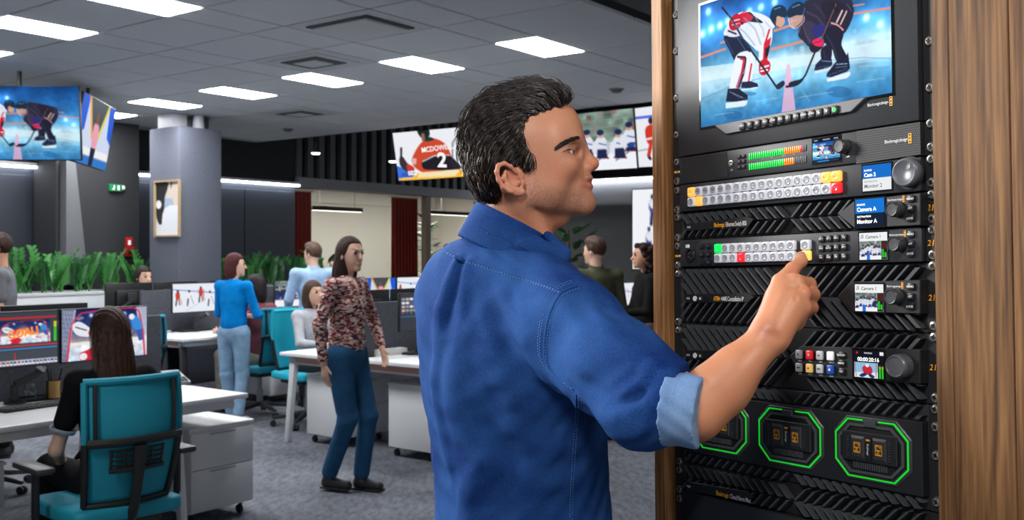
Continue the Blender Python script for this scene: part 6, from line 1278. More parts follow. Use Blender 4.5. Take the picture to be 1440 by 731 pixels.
def skater(cv):
    cv.im[:] = np.array((206, 216, 240))/255.; cv.poly([(.0, 0), (.2, 0), (.16, .5), (0, .6)], (30, 90, 210)); cv.poly([(.8, 0), (1, 0), (1, .6), (.86, .5)], (30, 90, 210)); cv.poly([(.2, 0), (.78, 0), (.56, .55), (.42, .55)], (70, 78, 84)); cv.line([(.2, 0), (.42, .6)], .05, (236, 170, 60)); cv.line([(.8, 0), (.58, .6)], .05, (220, 210, 60)); cv.poly([(0, .74), (1, .74), (1, .86), (0, .86)], (238, 238, 240)); cv.poly([(0, .86), (1, .86), (1, 1), (0, 1)], (50, 120, 200)); cv.ell((.5, .28), .05, .09, (120, 80, 64)); cv.blob([(.42, .4), (.5, .36), (.58, .4), (.58, .72), (.44, .72)], (232, 160, 180)); cv.poly([(.43, .72), (.58, .72), (.55, 1), (.44, 1)], (30, 34, 60)); return cv
monitor(8.52, 8.6, -1, 'far monitor with a figure skater, right of the walking woman', skater(Canvas(56, 34))); monitor(9.07, 8.6, -1, 'far monitor with hockey players left of the dark-haired head', rink(Canvas(56, 34), 3, 8))
for k, (a, lab) in enumerate(((5.55, 'black monitor rear on the divider right of the walking woman'), (6.1, 'black monitor rear behind the editing monitor'))): monitor(a, 5.86, 1, lab, None)
monitor(8.55, 5.2, -1, 'far monitor between the olive shirt and the black jacket', rink(Canvas(56, 34), 3, 11)); monitor(7.9, 5.2, -1, 'far monitor behind the man in the olive shirt', paint_players(Canvas(50, 30), 6, 6))
for k, (a, lab) in enumerate(((7.9, 'black monitor rear behind the olive shirt'), (8.5, 'black monitor rear left of the black jacket'))): monitor(a, 5.86, 1, lab, None, z0=.98)
# drawer pedestals on castors
def pedestal(a, c, w, d, lab, z1=.53, front='c', rot=0):
    t = thing('drawer_pedestal', lab, 'pedestal', room_m(a, c, 0)); 
    MB().b2((0, 0, .075), (w, d, z1-.018)).build('body', m_ped, t, bevel=.004); MB().b2((-.008, -.012, z1-.0179), (w+.008, d+.008, z1)).build('top', m_ped, t, bevel=.004)
    zs = (.085, .32, z1-.028)
    for k in range(2):
        o = (MB().b2((.004, -.012, zs[k]), (w-.004, -.0005, zs[k+1]-.004))).build('drawer', m_ped, t, bevel=.003); MB().b2((w*.3, -.016, zs[k+1]-.022), (w*.7, -.0121, zs[k+1]-.014)).build('handle', m_steel, o, bevel=.001)
    for x in (.05, w-.05):
        for y in (.05, d-.05):
            o = MB().lathe([(.012, .05), (.012, .0749)], 10, T(x, y, 0)).build('castor', m_plastic2, t); MB().lathe([(.012, -.011), (.026, -.009), (.026, .009), (.012, .011)], 16, T(x, y+.008, .026) @ Matrix.Rotation(R(90), 4, 'Y')).build('wheel', m_rubber, o)
    return t
pedestal(3.38, 4.80, .44, .54, 'white drawer pedestal under the desk beside the teal chair', .56); pedestal(1.98, 4.9, .42, .5, 'white drawer pedestal cut by the left edge'); pedestal(6.68, 8.12, .42, .52, 'white drawer pedestal right of the seated person in mauve', .56)
pedestal(5.50, 5.78, .5, .44, 'white drawer pedestal behind the legs of the walking woman', .56); pedestal(5.50, 4.86, .5, .44, 'white drawer pedestal under the desk beside the man in denim', .56)
# task chairs
def make_chair(lab, M, mesh_mat, arms=True, back_tilt=6):
    """faces +y; seat centre above the origin"""
    t = thing('office_chair', lab, 'chair', M, 'mesh-backed task chairs'); m = mesh_mat
    st = MB(); n = 16; prof = [(-.235, -.22), (-.2, -.24), (.2, -.24), (.235, -.22), (.245, .0), (.24, .18), (.2, .235), (-.2, .235), (-.24, .18), (-.245, 0)]
    st.prism(prof, .425, .49, axis='z'); st.build('seat', m, t, bevel=.018, seg=3); MB().b2((-.17, -.17, .385), (.17, .17, .4245)).build('seat_base', m_plastic, t, bevel=.01)
    def bp(u, v): 
        hw_ = .192+.018*math.sin(v*math.pi*.8)-.012*(1-v); x = u*hw_; z = .50+.52*v; y = -.25-.05*math.sin(v*3.0)+.045*(u*u)-.05*v*v+.03; return Vector((x, y, z))
    vs = []; fs = []; N, Mv = 12, 16
    for j in range(Mv+1):
        for i in range(N+1): vs.append(bp(-1+2*i/N, j/Mv))
    for j in range(Mv):
        for i in range(N): fs.append((j*(N+1)+i, j*(N+1)+i+1, (j+1)*(N+1)+i+1, (j+1)*(N+1)+i))
    bk = MB().add(vs, fs).build('backrest', m, t); bk.modifiers.new('thickness', 'SOLIDIFY').thickness = .008
    for s_ in (-1, 1): MB().tube([bp(s_*1.01, v)+Vector((0, -.006, 0)) for v in np.linspace(0, .52, 9)], .015, 8).build('side_frame', m_plastic, t); MB().tube([bp(s_*1.01, v)+Vector((0, -.004, 0)) for v in np.linspace(.5, 1, 9)], .014, 8).build('side_cover', m, t); MB().tube([bp(s_*.84, v)+Vector((0, -.012, 0)) for v in np.linspace(.5, .98, 9)], .009, 8).build('side_rib', m_plastic, t)
    MB().tube([bp(u, 1.0) for u in np.linspace(-1.02, 1.02, 12)], .016, 8).build('top_rail', m, t); MB().tube([bp(u, 0)+Vector((0, -.004, 0)) for u in np.linspace(-1.02, 1.02, 10)], .015, 8).build('bottom_rail', m_plastic, t)
    MB().tube([bp(u, .52)+Vector((0, -.022, .0)) for u in np.linspace(-1.0, 1.0, 11)], .014, 8, flat=1.3).build('cross_brace', m_plastic, t)
    lb = MB(); 
    for z in (.33, .37, .41, .45): lb.tube([bp(u, z)+Vector((0, -.02, 0)) for u in np.linspace(-.55, .55, 8)], .005, 6)
    for u in (-.56, -.3, .3, .56): lb.tube([bp(u, v)+Vector((0, -.02, 0)) for v in (.31, .38, .46)], .006, 6)
    lb.tube([bp(u, .29)+Vector((0, -.026, 0)) for u in np.linspace(-.6, .6, 8)], .011, 8); lb.build('lumbar_support', m_plastic, t)
    MB().tube([bp(0, .48)+Vector((0, -.03, 0)), bp(0, .2)+Vector((0, -.035, 0)), bp(0, 0)+Vector((0, -.03, -.02)), Vector((0, -.22, .43)), Vector((0, -.12, .405))], [.03, .022, .022, .026, .03], 10).build('spine', m_plastic, t)
    if arms:
        for s_ in (-1, 1): o = MB().tube([Vector((s_*.17, 0, .40)), Vector((s_*.30, -.02, .41)), Vector((s_*.315, -.03, .46)), Vector((s_*.315, -.03, .645))], .017, 8).build('armrest', m_plastic, t); MB().b2((s_*.315-.04, -.14, .646), (s_*.315+.04, .12, .675)).build('arm_pad', m_plastic2, o, bevel=.012)
    MB().lathe([(.03, .12), (.03, .25), (.02, .251), (.02, .384)], 16).build('gas_lift', m_steel, t); 
    for k in range(5):
        an = R(90+72*k+20); d = Vector((math.cos(an), math.sin(an), 0)); o = MB().bar(Vector((0, 0, .115))+d*.02, Vector((0, 0, .075))+d*.30, .05, .045, w2=.03, h2=.025).build('base_leg', m_plastic2, t, bevel=.006)
        cs_ = MB().lathe([(.008, -.024), (.027, -.022), (.027, -.006), (.014, -.005), (.014, .005), (.027, .006), (.027, .022), (.008, .024)], 16, Matrix.Translation(d*.295+Vector((0, 0, .027))) @ Matrix.Rotation(an, 4, 'Z') @ Matrix.Rotation(R(90), 4, 'X')).build('castor', m_rubber, o)
    return t
def chair_m(a, c, rot): return room_m(a, c, 0, rot)
make_chair('teal mesh office chair of the long-haired woman, nearest chair', chair_m(2.42, 4.03, R(-6)), m_teal)
make_chair('teal mesh office chair behind the woman in the blue sweater', chair_m(6.15, 7.62, R(6)), m_teal, arms=False)
make_chair('turquoise office chair left of the walking woman', chair_m(6.05, 6.84, R(172)), m_turq, arms=False); make_chair('teal chair seat seen under the desk at the left edge', chair_m(3.12, 6.62, R(180)), m_teal, arms=False)
make_chair('teal office chair peeping out left of the man in green', chair_m(4.66, 7.5, R(10)), m_teal, arms=False); make_chair('office chair of the man in the green shirt behind the monitors', chair_m(6.45, 10.02, R(180)), m_turq, arms=False)
make_chair('teal chair glimpsed between the olive shirt and black jacket', chair_m(8.5, 4.38, R(4)), m_turq, arms=False); make_chair('office chair of the dark-haired person by the far screens', chair_m(9.45, 7.55, R(5)), m_teal, arms=False)
# things on the near desk
def onz(px, py, z=.7401): p = at_z(px, py, z); return p
def desk_m(px, py, rot=0): p = onz(px, py); a, c = AC(p); return room_m(a, c, .7402, rot)
def keyboard(M, lab, w=.43, d=.13):
    t = thing('keyboard', lab, 'keyboard', M); MB().b2((-w/2, -d/2, 0), (w/2, d/2, .012)).build('tray', m_plastic, t, bevel=.003); kb = KB_ME
    for r in range(5):
        for k in range(15): o = link('key', kb, None, t); o.location = (-w/2+.022+k*(w-.044)/14, -d/2+.018+r*.024, .0121)
KB_ME = MB().b2((-.011, -.009, 0), (.011, .009, .006)).mesh('key', bevel=.0015, seg=1); KB_ME.materials.append(m_plastic2)
keyboard(desk_m(54, 572, R(4)), 'black keyboard on the desk in front of the long-haired woman'); keyboard(desk_m(277, 465, 0), 'black keyboard on the desk left of the blue sweater')
keyboard(desk_m(590, 496.5, 0), 'black keyboard just left of the man in denim', .36)
t = thing('desk_tray', 'low black tray behind the keyboard holding glass and pen pot', 'tray', desk_m(60, 561, R(4))); MB().b2((-.17, -.05, 0), (.17, .05, .008)).build('base', m_plastic, t, bevel=.002); MB().b2((-.17, .042, .0081), (.17, .05, .022)).build('rear_lip', m_plastic, t, bevel=.002); MB().b2((-.17, -.05, .0081), (.17, -.042, .022)).build('front_lip', m_plastic, t, bevel=.002)
p = onz(43, 560, .7485); t = thing('tumbler', 'clear glass tumbler on the black tray', 'glass', T(p.x, p.y, .7486)); mg = mat('tumbler glass', (240, 245, 246), .03, trans=1)
MB().lathe([(0, 0), (.030, 0), (.034, .085), (.0315, .085), (.028, .008), (0, .008)], 28).build('wall', mg, t); MB().lathe([(0, .0085), (.0278, .0085), (.0300, .05), (0, .05)], 28).build('water', mat('water', (240, 248, 250), .02, trans=1), t)
p = onz(75, 559, .7485); t = thing('pen_pot', 'brass pen pot with black pens on the tray', 'pot', T(p.x, p.y, .7486)); MB().lathe([(0, 0), (.036, 0), (.038, .095), (.035, .095), (.033, .006), (0, .006)], 28).build('cup', mat('brass', (168, 132, 84), .3, metal=.9), t)
for k, (x, y, dx, dy) in enumerate(((.01, .0, .03, .02), (-.012, .01, -.03, .01), (0, -.012, .005, -.03))): MB().tube([(x, y, .0065), (x+dx, y+dy, .16)], .0045, 8).build('pen', m_plastic, t)
t = thing('replay_controller', 'grey keypad controller with a dark green-lit display on the near desk', 'controller', desk_m(226, 541, R(-12)))
wedge = MB().add([(-.15, -.10, 0), (.15, -.10, 0), (.15, .10, 0), (-.15, .10, 0), (-.15, -.10, .02), (.15, -.10, .02), (.15, .10, .075), (-.15, .10, .075)], [(3, 2, 1, 0), (4, 5, 6, 7), (0, 1, 5, 4), (1, 2, 6, 5), (2, 3, 7, 6), (3, 0, 4, 7)]).build('case', mat('controller grey', (120, 122, 126), .4), t, bevel=.004)
sl_ = Matrix.Translation((0, 0, .0476)) @ Matrix.Rotation(math.atan2(.055, .2), 4, 'X')
MB().b2((-.14, .0, 0), (.03, .085, .004)).build('display', mat('display dark', (12, 14, 16), .15), t, bevel=.001).matrix_basis = sl_
MB().b2((-.13, .02, .0041), (-.09, .03, .0046)).b2((-.13, .045, .0041), (-.11, .052, .0046)).build('display_text', mat('display green', (40, 200, 90), .5, emit=.8), t, smooth=0).matrix_basis = sl_
kk = MB().b2((-.008, -.008, 0), (.008, .008, .007)).mesh('key', bevel=.002, seg=1); kk.materials.append(m_plastic2); kw_ = MB().b2((-.008, -.008, 0), (.008, .008, .007)).mesh('key', bevel=.002, seg=1); kw_.materials.append(mat('key pale', (190, 192, 196), .4))
for r in range(4):
    for k in range(12):
        x, y = -.13+k*.0235, -.085+r*.022
        if r == 3 and k < 8: continue
        o = link('key', kk if (r*5+k*3) % 4 else kw_, None, t); o.matrix_basis = sl_ @ T(x, y, .0002)
# things on the far right desk
p = onz(548, 499); a, c = AC(p)
for k, (w, d, h_, col, lab) in enumerate(((.30, .22, .022, (196, 190, 180), 'lower book of the pair on the desk beside the man in denim'), (.28, .21, .03, (205, 206, 208), 'upper grey book of the pair on the desk beside the man in denim'))):
    t = thing('book', lab, 'book', room_m(a, c+.05, .7402+(.0222 if k else 0), R(-4-6*k))); MB().b2((-w/2, -d/2, .003), (w/2-.004, d/2, h_-.003)).build('pages', mat('paper', (225, 222, 214), .8), t, smooth=0); MB().b2((-w/2-.002, -d/2-.003, 0), (w/2, d/2+.003, .0029)).b2((-w/2-.002, -d/2-.003, h_-.0029), (w/2, d/2+.003, h_)).b2((w/2-.0039, -d/2-.003, .003), (w/2, d/2+.003, h_-.003)).build('cover', mat('cover %d' % k, col, .5), t, smooth=0)
p = onz(541, 487); t = thing('pump_bottle', 'pale plastic pump bottle on the desk behind the books', 'bottle', T(p.x, p.y, .7402)); mp_ = mat('bottle plastic', (176, 184, 186), .3, spec=.5)
MB().lathe([(0, 0), (.045, 0), (.048, .02), (.045, .07), (.025, .1), (.018, .108), (0, .108)], 24).build('body', mp_, t); MB().lathe([(.02, .1081), (.02, .125), (.008, .126), (.008, .15), (0, .15)], 16).build('collar', mp_, t); MB().b2((-.014, -.045, .1501), (.014, .02, .168)).build('pump_head', mp_, t, bevel=.004)
p = onz(588, 490); t = thing('desk_mat', 'thin pinkish desk mat beside the man in denim', 'mat', room_m(*AC(p), .7402)); MB().b2((-.2, -.09, 0), (.2, .09, .002)).build('sheet', m_copper, t, smooth=0); MB().b2((-.2, .0901, 0), (.2, .095, .003)).build('edge', m_plastic2, t, smooth=0)
p = onz(262, 463); t = thing('desk_mat', 'thin pinkish desk mat under the hockey monitor near the column', 'mat', room_m(AC(p)[0], AC(p)[1]+.14, .7402)); MB().b2((-.3, -.06, 0), (.3, .1, .002)).build('sheet', m_copper, t, smooth=0); MB().b2((-.3, .1001, 0), (.3, .105, .003)).build('edge', m_plastic2, t, smooth=0)
# planter and plants
PLC = 10.85
pl = thing('planter', 'long white planter box along the dark wall', 'planter', room_m(3.0, PLC, 0)); MB().b2((0, 0, 0), (7.4, .5, 1.06)).build('box', m_white, pl, bevel=.006); MB().b2((-.01, -.01, 1.0601), (7.41, .03, 1.10)).b2((-.01, .47, 1.0601), (7.41, .51, 1.10)).build('rim', m_white, pl, bevel=.003); MB().b2((.03, .031, 1.0601), (7.38, .469, 1.075)).build('soil', mat('soil', (40, 32, 26), .95), pl, smooth=0)
m_leaf = [mat('leaf green %d' % k, c, .3, spec=.5) for k, c in enumerate(((48, 112, 54), (78, 148, 74), (36, 88, 46)))]
def leaf_pts(mb, base, d, up, L, wd):
    d = d.normalized(); side = d.cross(up).normalized(); up2 = side.cross(d)
    P = [(0, 0), (.3, .5), (.65, .42), (1, 0)]; v = []; 
    for t_, w_ in P: v.append(base+d*L*t_+side*wd*w_-up2*.12*L*t_*t_); v.append(base+d*L*t_-side*wd*w_-up2*.12*L*t_*t_); 
    mid_ = [base+d*L*t_-up2*(.12*L*t_*t_+.10*wd*(1 if 0 < t_ < 1 else 0)) for t_, _ in P]
    vs = v+mid_; mb.add(vs, [(0, 2, 9, 8), (8, 9, 3, 1), (2, 4, 10, 9), (9, 10, 5, 3), (4, 6, 11, 10), (10, 11, 7, 5)])
FROND = []
g = random.Random(3)
for k in range(5):                                            # zamioculcas fronds: a thick arching stem with paired leaves
    sb = MB(); lb = MB(); H_ = .40+.045*k; bend = .06+.03*k; pts = [Vector((bend*(t_**2), 0, H_*t_)) for t_ in np.linspace(0, 1, 8)]; sb.tube(pts, [.011, .010, .009, .008, .007, .006, .005, .003], 6)
    for j in range(9):
        t_ = .24+.74*j/8; p = Vector((bend*t_*t_, 0, H_*t_)); tg = Vector((2*bend*t_, 0, H_)).normalized()
        for s_ in (-1, 1): leaf_pts(lb, p, Vector((0, s_, 0))*.8+tg*.75+Vector((g.uniform(-.2, .2), 0, 0)), Vector((1, 0, .3)), .112*(1-.4*abs(t_-.45)), .050)
    sm, lm = sb.mesh('stem'), lb.mesh('leaves'); sm.materials.append(m_leaf[1]); lm.materials.append(m_leaf[k % 3]); FROND.append((sm, lm))
def zz_plant(a, c, z, n, lab, sc=1.0, seed=0):
    g = random.Random(seed); t = thing('zz_plant', lab, 'plant', room_m(a, c, z), 'glossy plants in the long planter')
    for k in range(n):
        sm, lm = FROND[g.randrange(5)]; M = Matrix.Translation((g.uniform(-.11, .11), g.uniform(-.06, .06), 0)) @ Matrix.Rotation(g.uniform(0, 6.28), 4, 'Z') @ Matrix.Rotation(g.uniform(.02, .24), 4, 'Y') @ Matrix.Scale(sc*g.uniform(.75, 1.08), 4)
        o = link('frond', sm, None, t); o.matrix_basis = M; tag(link('leaves', lm, None, o), kind='stuff')
words = ['at the left end', 'second from the left end', 'third from the left end', 'fourth from the left end', 'fifth from the left end', 'sixth from the left end', 'left of the seated man in green', 'behind the man in green', 'right beside the column', 'hidden behind the column', 'just right of the column', 'second right of the column', 'third right of the column', 'near the man in the light blue shirt', 'last one at the right']
for k in range(15): zz_plant(4.9+k*.36, PLC+.22, 1.0751, 12, 'glossy green plant in the white planter, '+words[k], .86 if k < 10 else .84, k)
# ---------------------------------------------------------------- hanging screens
def rot3(a, b, c): return Matrix.Rotation(a, 4, 'Z') @ Matrix.Rotation(b, 4, 'X') @ Matrix.Rotation(c, 4, 'Y')
def tv(lab, p, r, cv, top, w=1.16, h=.655, emit=1.0):
    M = Matrix.Translation((p[0], p[1], p[2]+EYE)) @ rot3(*r); t = thing('hanging_screen', lab, 'screen', M)
    MB().b2((-w/2-.008, .002, -h/2-.01), (w/2+.008, .035, h/2+.008)).build('housing', m_plastic, t, bevel=.004); MB().b2((-w*.3, .0351, -h*.3), (w*.3, .06, h*.3)).build('rear_cover', m_plastic, t, bevel=.008)
    picture(cv, w, h, t, T(0, .001, 0), emit)
    inv = M.inverted(); p0 = Vector((0, .075, 0)); wp = M @ p0; p1 = inv @ Vector((wp.x, wp.y, top)); MB().tube([p0, p1], .02, 10).build('ceiling_pole', m_plastic, t); MB().b2((-.12, .0601, -.12), (.12, .075, .12)).build('wall_plate', m_plastic, t, bevel=.003)
    return t
cv = Canvas(150, 86, (30, 90, 160), q_full); paint_faceoff(cv); c1_ = at_y(21.5, 173, 9.0)
tv('large hanging screen with a hockey player in dark kit, at the left edge', (c1_.x, c1_.y, c1_.z-EYE), (0, R(4), 0), cv, CEIL-.001)
tv('hanging screen turned sideways showing a figure skater, beside the large one', (-4.1849, 10.0049, 1.1939), (1.7086, .1695, .0036), skater(Canvas(90, 54)), CEIL-.001)
cv = Canvas(120, 70, (236, 238, 244)); P6 = lambda x, y: (540+x/6.094, 150+y/6.094)
cv.Hm = homog([(552.3, 187.4), (663, 177.5), (670.9, 246.9), (560.8, 254.4)], [(0, 0), (1, 0), (1, 1), (0, 1)]); Q = lambda *a: [P6(*p) for p in a]
cv.poly(Q((100, 500), (260, 560), (260, 640), (110, 640)), (60, 120, 220)); cv.blob(Q((240, 480), (270, 380), (330, 300), (400, 270), (480, 290), (540, 340), (580, 440), (590, 520), (480, 560), (330, 560)), (206, 74, 50)); cv.blob(Q((330, 470), (430, 420), (560, 420), (640, 500), (600, 540), (420, 540), (340, 530)), (34, 32, 40)); cv.line(Q((330, 470), (430, 420), (560, 415)), 1.2, (236, 236, 236)); cv.blob(Q((285, 210), (330, 190), (385, 200), (390, 250), (350, 280), (310, 260)), (30, 40, 40)); cv.blob(Q((320, 240), (345, 235), (350, 290), (330, 300)), (150, 100, 84)); cv.blob(Q((345, 290), (385, 262), (425, 275), (420, 290), (365, 300)), (30, 60, 50))
cv.blob(Q((135, 440), (165, 430), (200, 480), (250, 520), (240, 560), (180, 545), (140, 500)), (60, 50, 60)); cv.line(Q((150, 350), (150, 440)), 3, (30, 30, 36)); cv.blob(Q((200, 490), (260, 520), (250, 560), (205, 550)), (200, 60, 56)); cv.blob(Q((560, 460), (620, 470), (660, 520), (600, 540)), (40, 40, 50)); cv.line(Q((585, 450), (585, 310), (630, 240)), 1.6, (70, 74, 84)); cv.poly(Q((245, 440), (280, 445), (275, 495), (240, 490)), (230, 225, 225), .7)
cv.poly(Q((150, 575), (700, 530), (740, 585), (160, 640)), (246, 226, 180)); cv.poly(Q((260, 590), (300, 562), (285, 605), (250, 610)), (250, 180, 30)); cv.poly(Q((610, 590), (650, 540), (690, 538), (650, 590)), (250, 180, 30)); cv.line(Q((130, 620), (740, 590)), 2.5, (250, 190, 60)); cv.poly(Q((150, 565), (270, 550), (250, 600), (150, 608)), (60, 90, 190)); cv.poly(Q((120, 632), (780, 598), (780, 660), (120, 660)), (120, 34, 46))
t = tv('hanging screen with a player in an orange jersey left of the man', (-1.0423, 13.3708, 1.3205), (-.3476, .2125, -.0372), cv, 4.19)
wj = mat('jersey white', (236, 232, 230), .5, emit=.9); text('MCDOWELL', .098, T(.05, -.0006, .075) @ Matrix.Rotation(R(-3), 4, 'Y'), wj, t, align='CENTER', bold=.002, squeeze=.85); text('2', .27, T(.10, -.0006, -.095) @ Matrix.Rotation(R(6), 4, 'Y'), wj, t, align='CENTER', bold=.008); text('002', .085, T(-.36, -.0006, -.235), wj, t, align='CENTER', bold=.003)
cv = Canvas(120, 68); paint_players(cv, 6, 21, (118, 138, 128), .64); 
for x in (.45, .62, .8): cv.ell((x, .2), .06, .1, (120, 130, 120), al=.5)
tv('wide hanging screen with players on the bench right of the man', (.9069, 11.3463, 1.2636), (-.6917, .1421, .0062), cv, CEIL-.001 if False else 4.19)
cv = Canvas(110, 62, (234, 236, 242)); cv.line([(0, .17), (1, .17)], .05, (90, 110, 220)); cv.line([(0, .72), (1, .6)], .015, (120, 124, 140)); cv.blob([(.13, .38), (.2, .30), (.29, .34), (.31, .5), (.25, .62), (.15, .6)], (208, 56, 40)); cv.ell((.215, .24), .035, .055, (50, 44, 50)); cv.line([(.2, .6), (.15, .82)], .05, (208, 56, 40)); cv.line([(.26, .6), (.33, .76)], .05, (40, 36, 44)); cv.line([(.13, .54), (.36, .5)], .03, (230, 230, 234)); cv.line([(.15, .82), (.18, .88)], .04, (30, 30, 36))
cv.blob([(.63, .38), (.7, .30), (.79, .34), (.81, .5), (.75, .62), (.65, .6)], (230, 234, 240)); cv.ell((.715, .24), .035, .055, (40, 50, 90)); cv.line([(.7, .6), (.66, .84)], .05, (40, 50, 90)); cv.line([(.76, .6), (.83, .8)], .05, (40, 50, 90))
tv('hanging screen with a red player, half hidden by the wooden post', (1.7312, 10.6712, 1.2617), (-.9522, .1385, .0356), cv, 4.19)
p = at_a(890, 267, AW-.03); q0 = at_a(890, 378, AW-.03); c0 = AC(p)[1]; hh_ = p.z-q0.z; ww = hh_*1.5
t = thing('wall_screen', 'large white wall screen with hockey players on the far grey wall', 'screen', room_m(AW-.02, c0-ww/2, (p.z+q0.z)/2, R(-90))); MB().b2((-ww/2-.02, -.02, -hh_/2-.02), (ww/2+.02, .018, hh_/2+.02)).build('housing', m_plastic, t, bevel=.004)
cv = Canvas(96, 64, (240, 242, 248)); 
for x, y in ((.19, .22), (.16, .62), (.5, .4), (.75, .6), (.85, .25)): cv.ell((x, y), .03, .09, (70, 80, 150)); cv.ell((x+.01, y-.03), .035, .06, (226, 228, 238)); cv.ell((x, y-.12), .015, .03, (60, 50, 70)); cv.line([(x, y+.08), (x-.01, y+.24)], .03, (40, 44, 80)); cv.line([(x+.02, y+.06), (x+.04, y+.22)], .025, (110, 60, 110))
picture(cv, ww, hh_, t, T(0, -.021, 0), 1.0)
for px, py, Y, lab in ((444, 215, 14.2, 'small round pendant lamp before the ribbed wall above the red curtain'), (553, 226.5, 14.0, 'small round pendant lamp beside the orange jersey screen')):
    p = at_y(px, py, Y); t = thing('pendant_spot', lab, 'lamp', T(*p)); MB().lathe([(.02, .16), (.02, .03), (.065, .012), (.068, 0)], 20).build('shade', m_plastic, t); MB().lathe([(.066, -.0005), (.05, -.02), (0, -.026)], 20).build('glow', mat('spot glow', (240, 255, 248), .5, emit=4), t); MB().tube([(0, 0, .1601), (0, 0, 4.19-p.z)], .006, 6).build('cable', m_plastic, t)
def bush(px, py, Y, z0, n, lab, L=.22, wd=.10, spread=.35, H_=.7, seed=0):
    p = at_y(px, py, Y); g = random.Random(seed); t = thing('potted_plant', lab, 'plant', T(p.x, p.y, 0)); 
    MB().lathe([(0, 0), (.15, 0), (.19, z0), (.17, z0), (.16, z0-.03), (0, z0-.03)], 24).build('pot', mat('pot grey', (80, 82, 86), .6), t)
    MB().tube([(0, 0, z0-.03), (.02, .01, z0+H_*.5), (0, 0, z0+H_)], [.018, .014, .006], 8).build('stem', mat('stem brown', (70, 54, 40), .8), t)
    for k in range(n):
        lb = MB(); z = z0+H_*(.25+.75*k/n); an = g.uniform(0, 6.28); d = Vector((math.cos(an), math.sin(an), g.uniform(-.1, .9))); b_ = Vector((0, 0, z))+d*spread*g.uniform(.2, .8); leaf_pts(lb, b_, d, Vector((0, 0, 1)), L*g.uniform(.8, 1.2), wd); lb.build('leaf', m_leaf[k % 3], t)
bush(800, 330, 13.0, .5, 44, 'broad-leaved plant behind the collar of the man', .26, .10, .4, 1.35, 1); bush(601, 352, 19.4, .45, 60, 'tall dark ficus inside the meeting room', .2, .11, .22, 1.7, 2); bush(452, 372, 13.6, .45, 26, 'small plant behind the walking woman', .24, .09, .3, 1.0, 3)
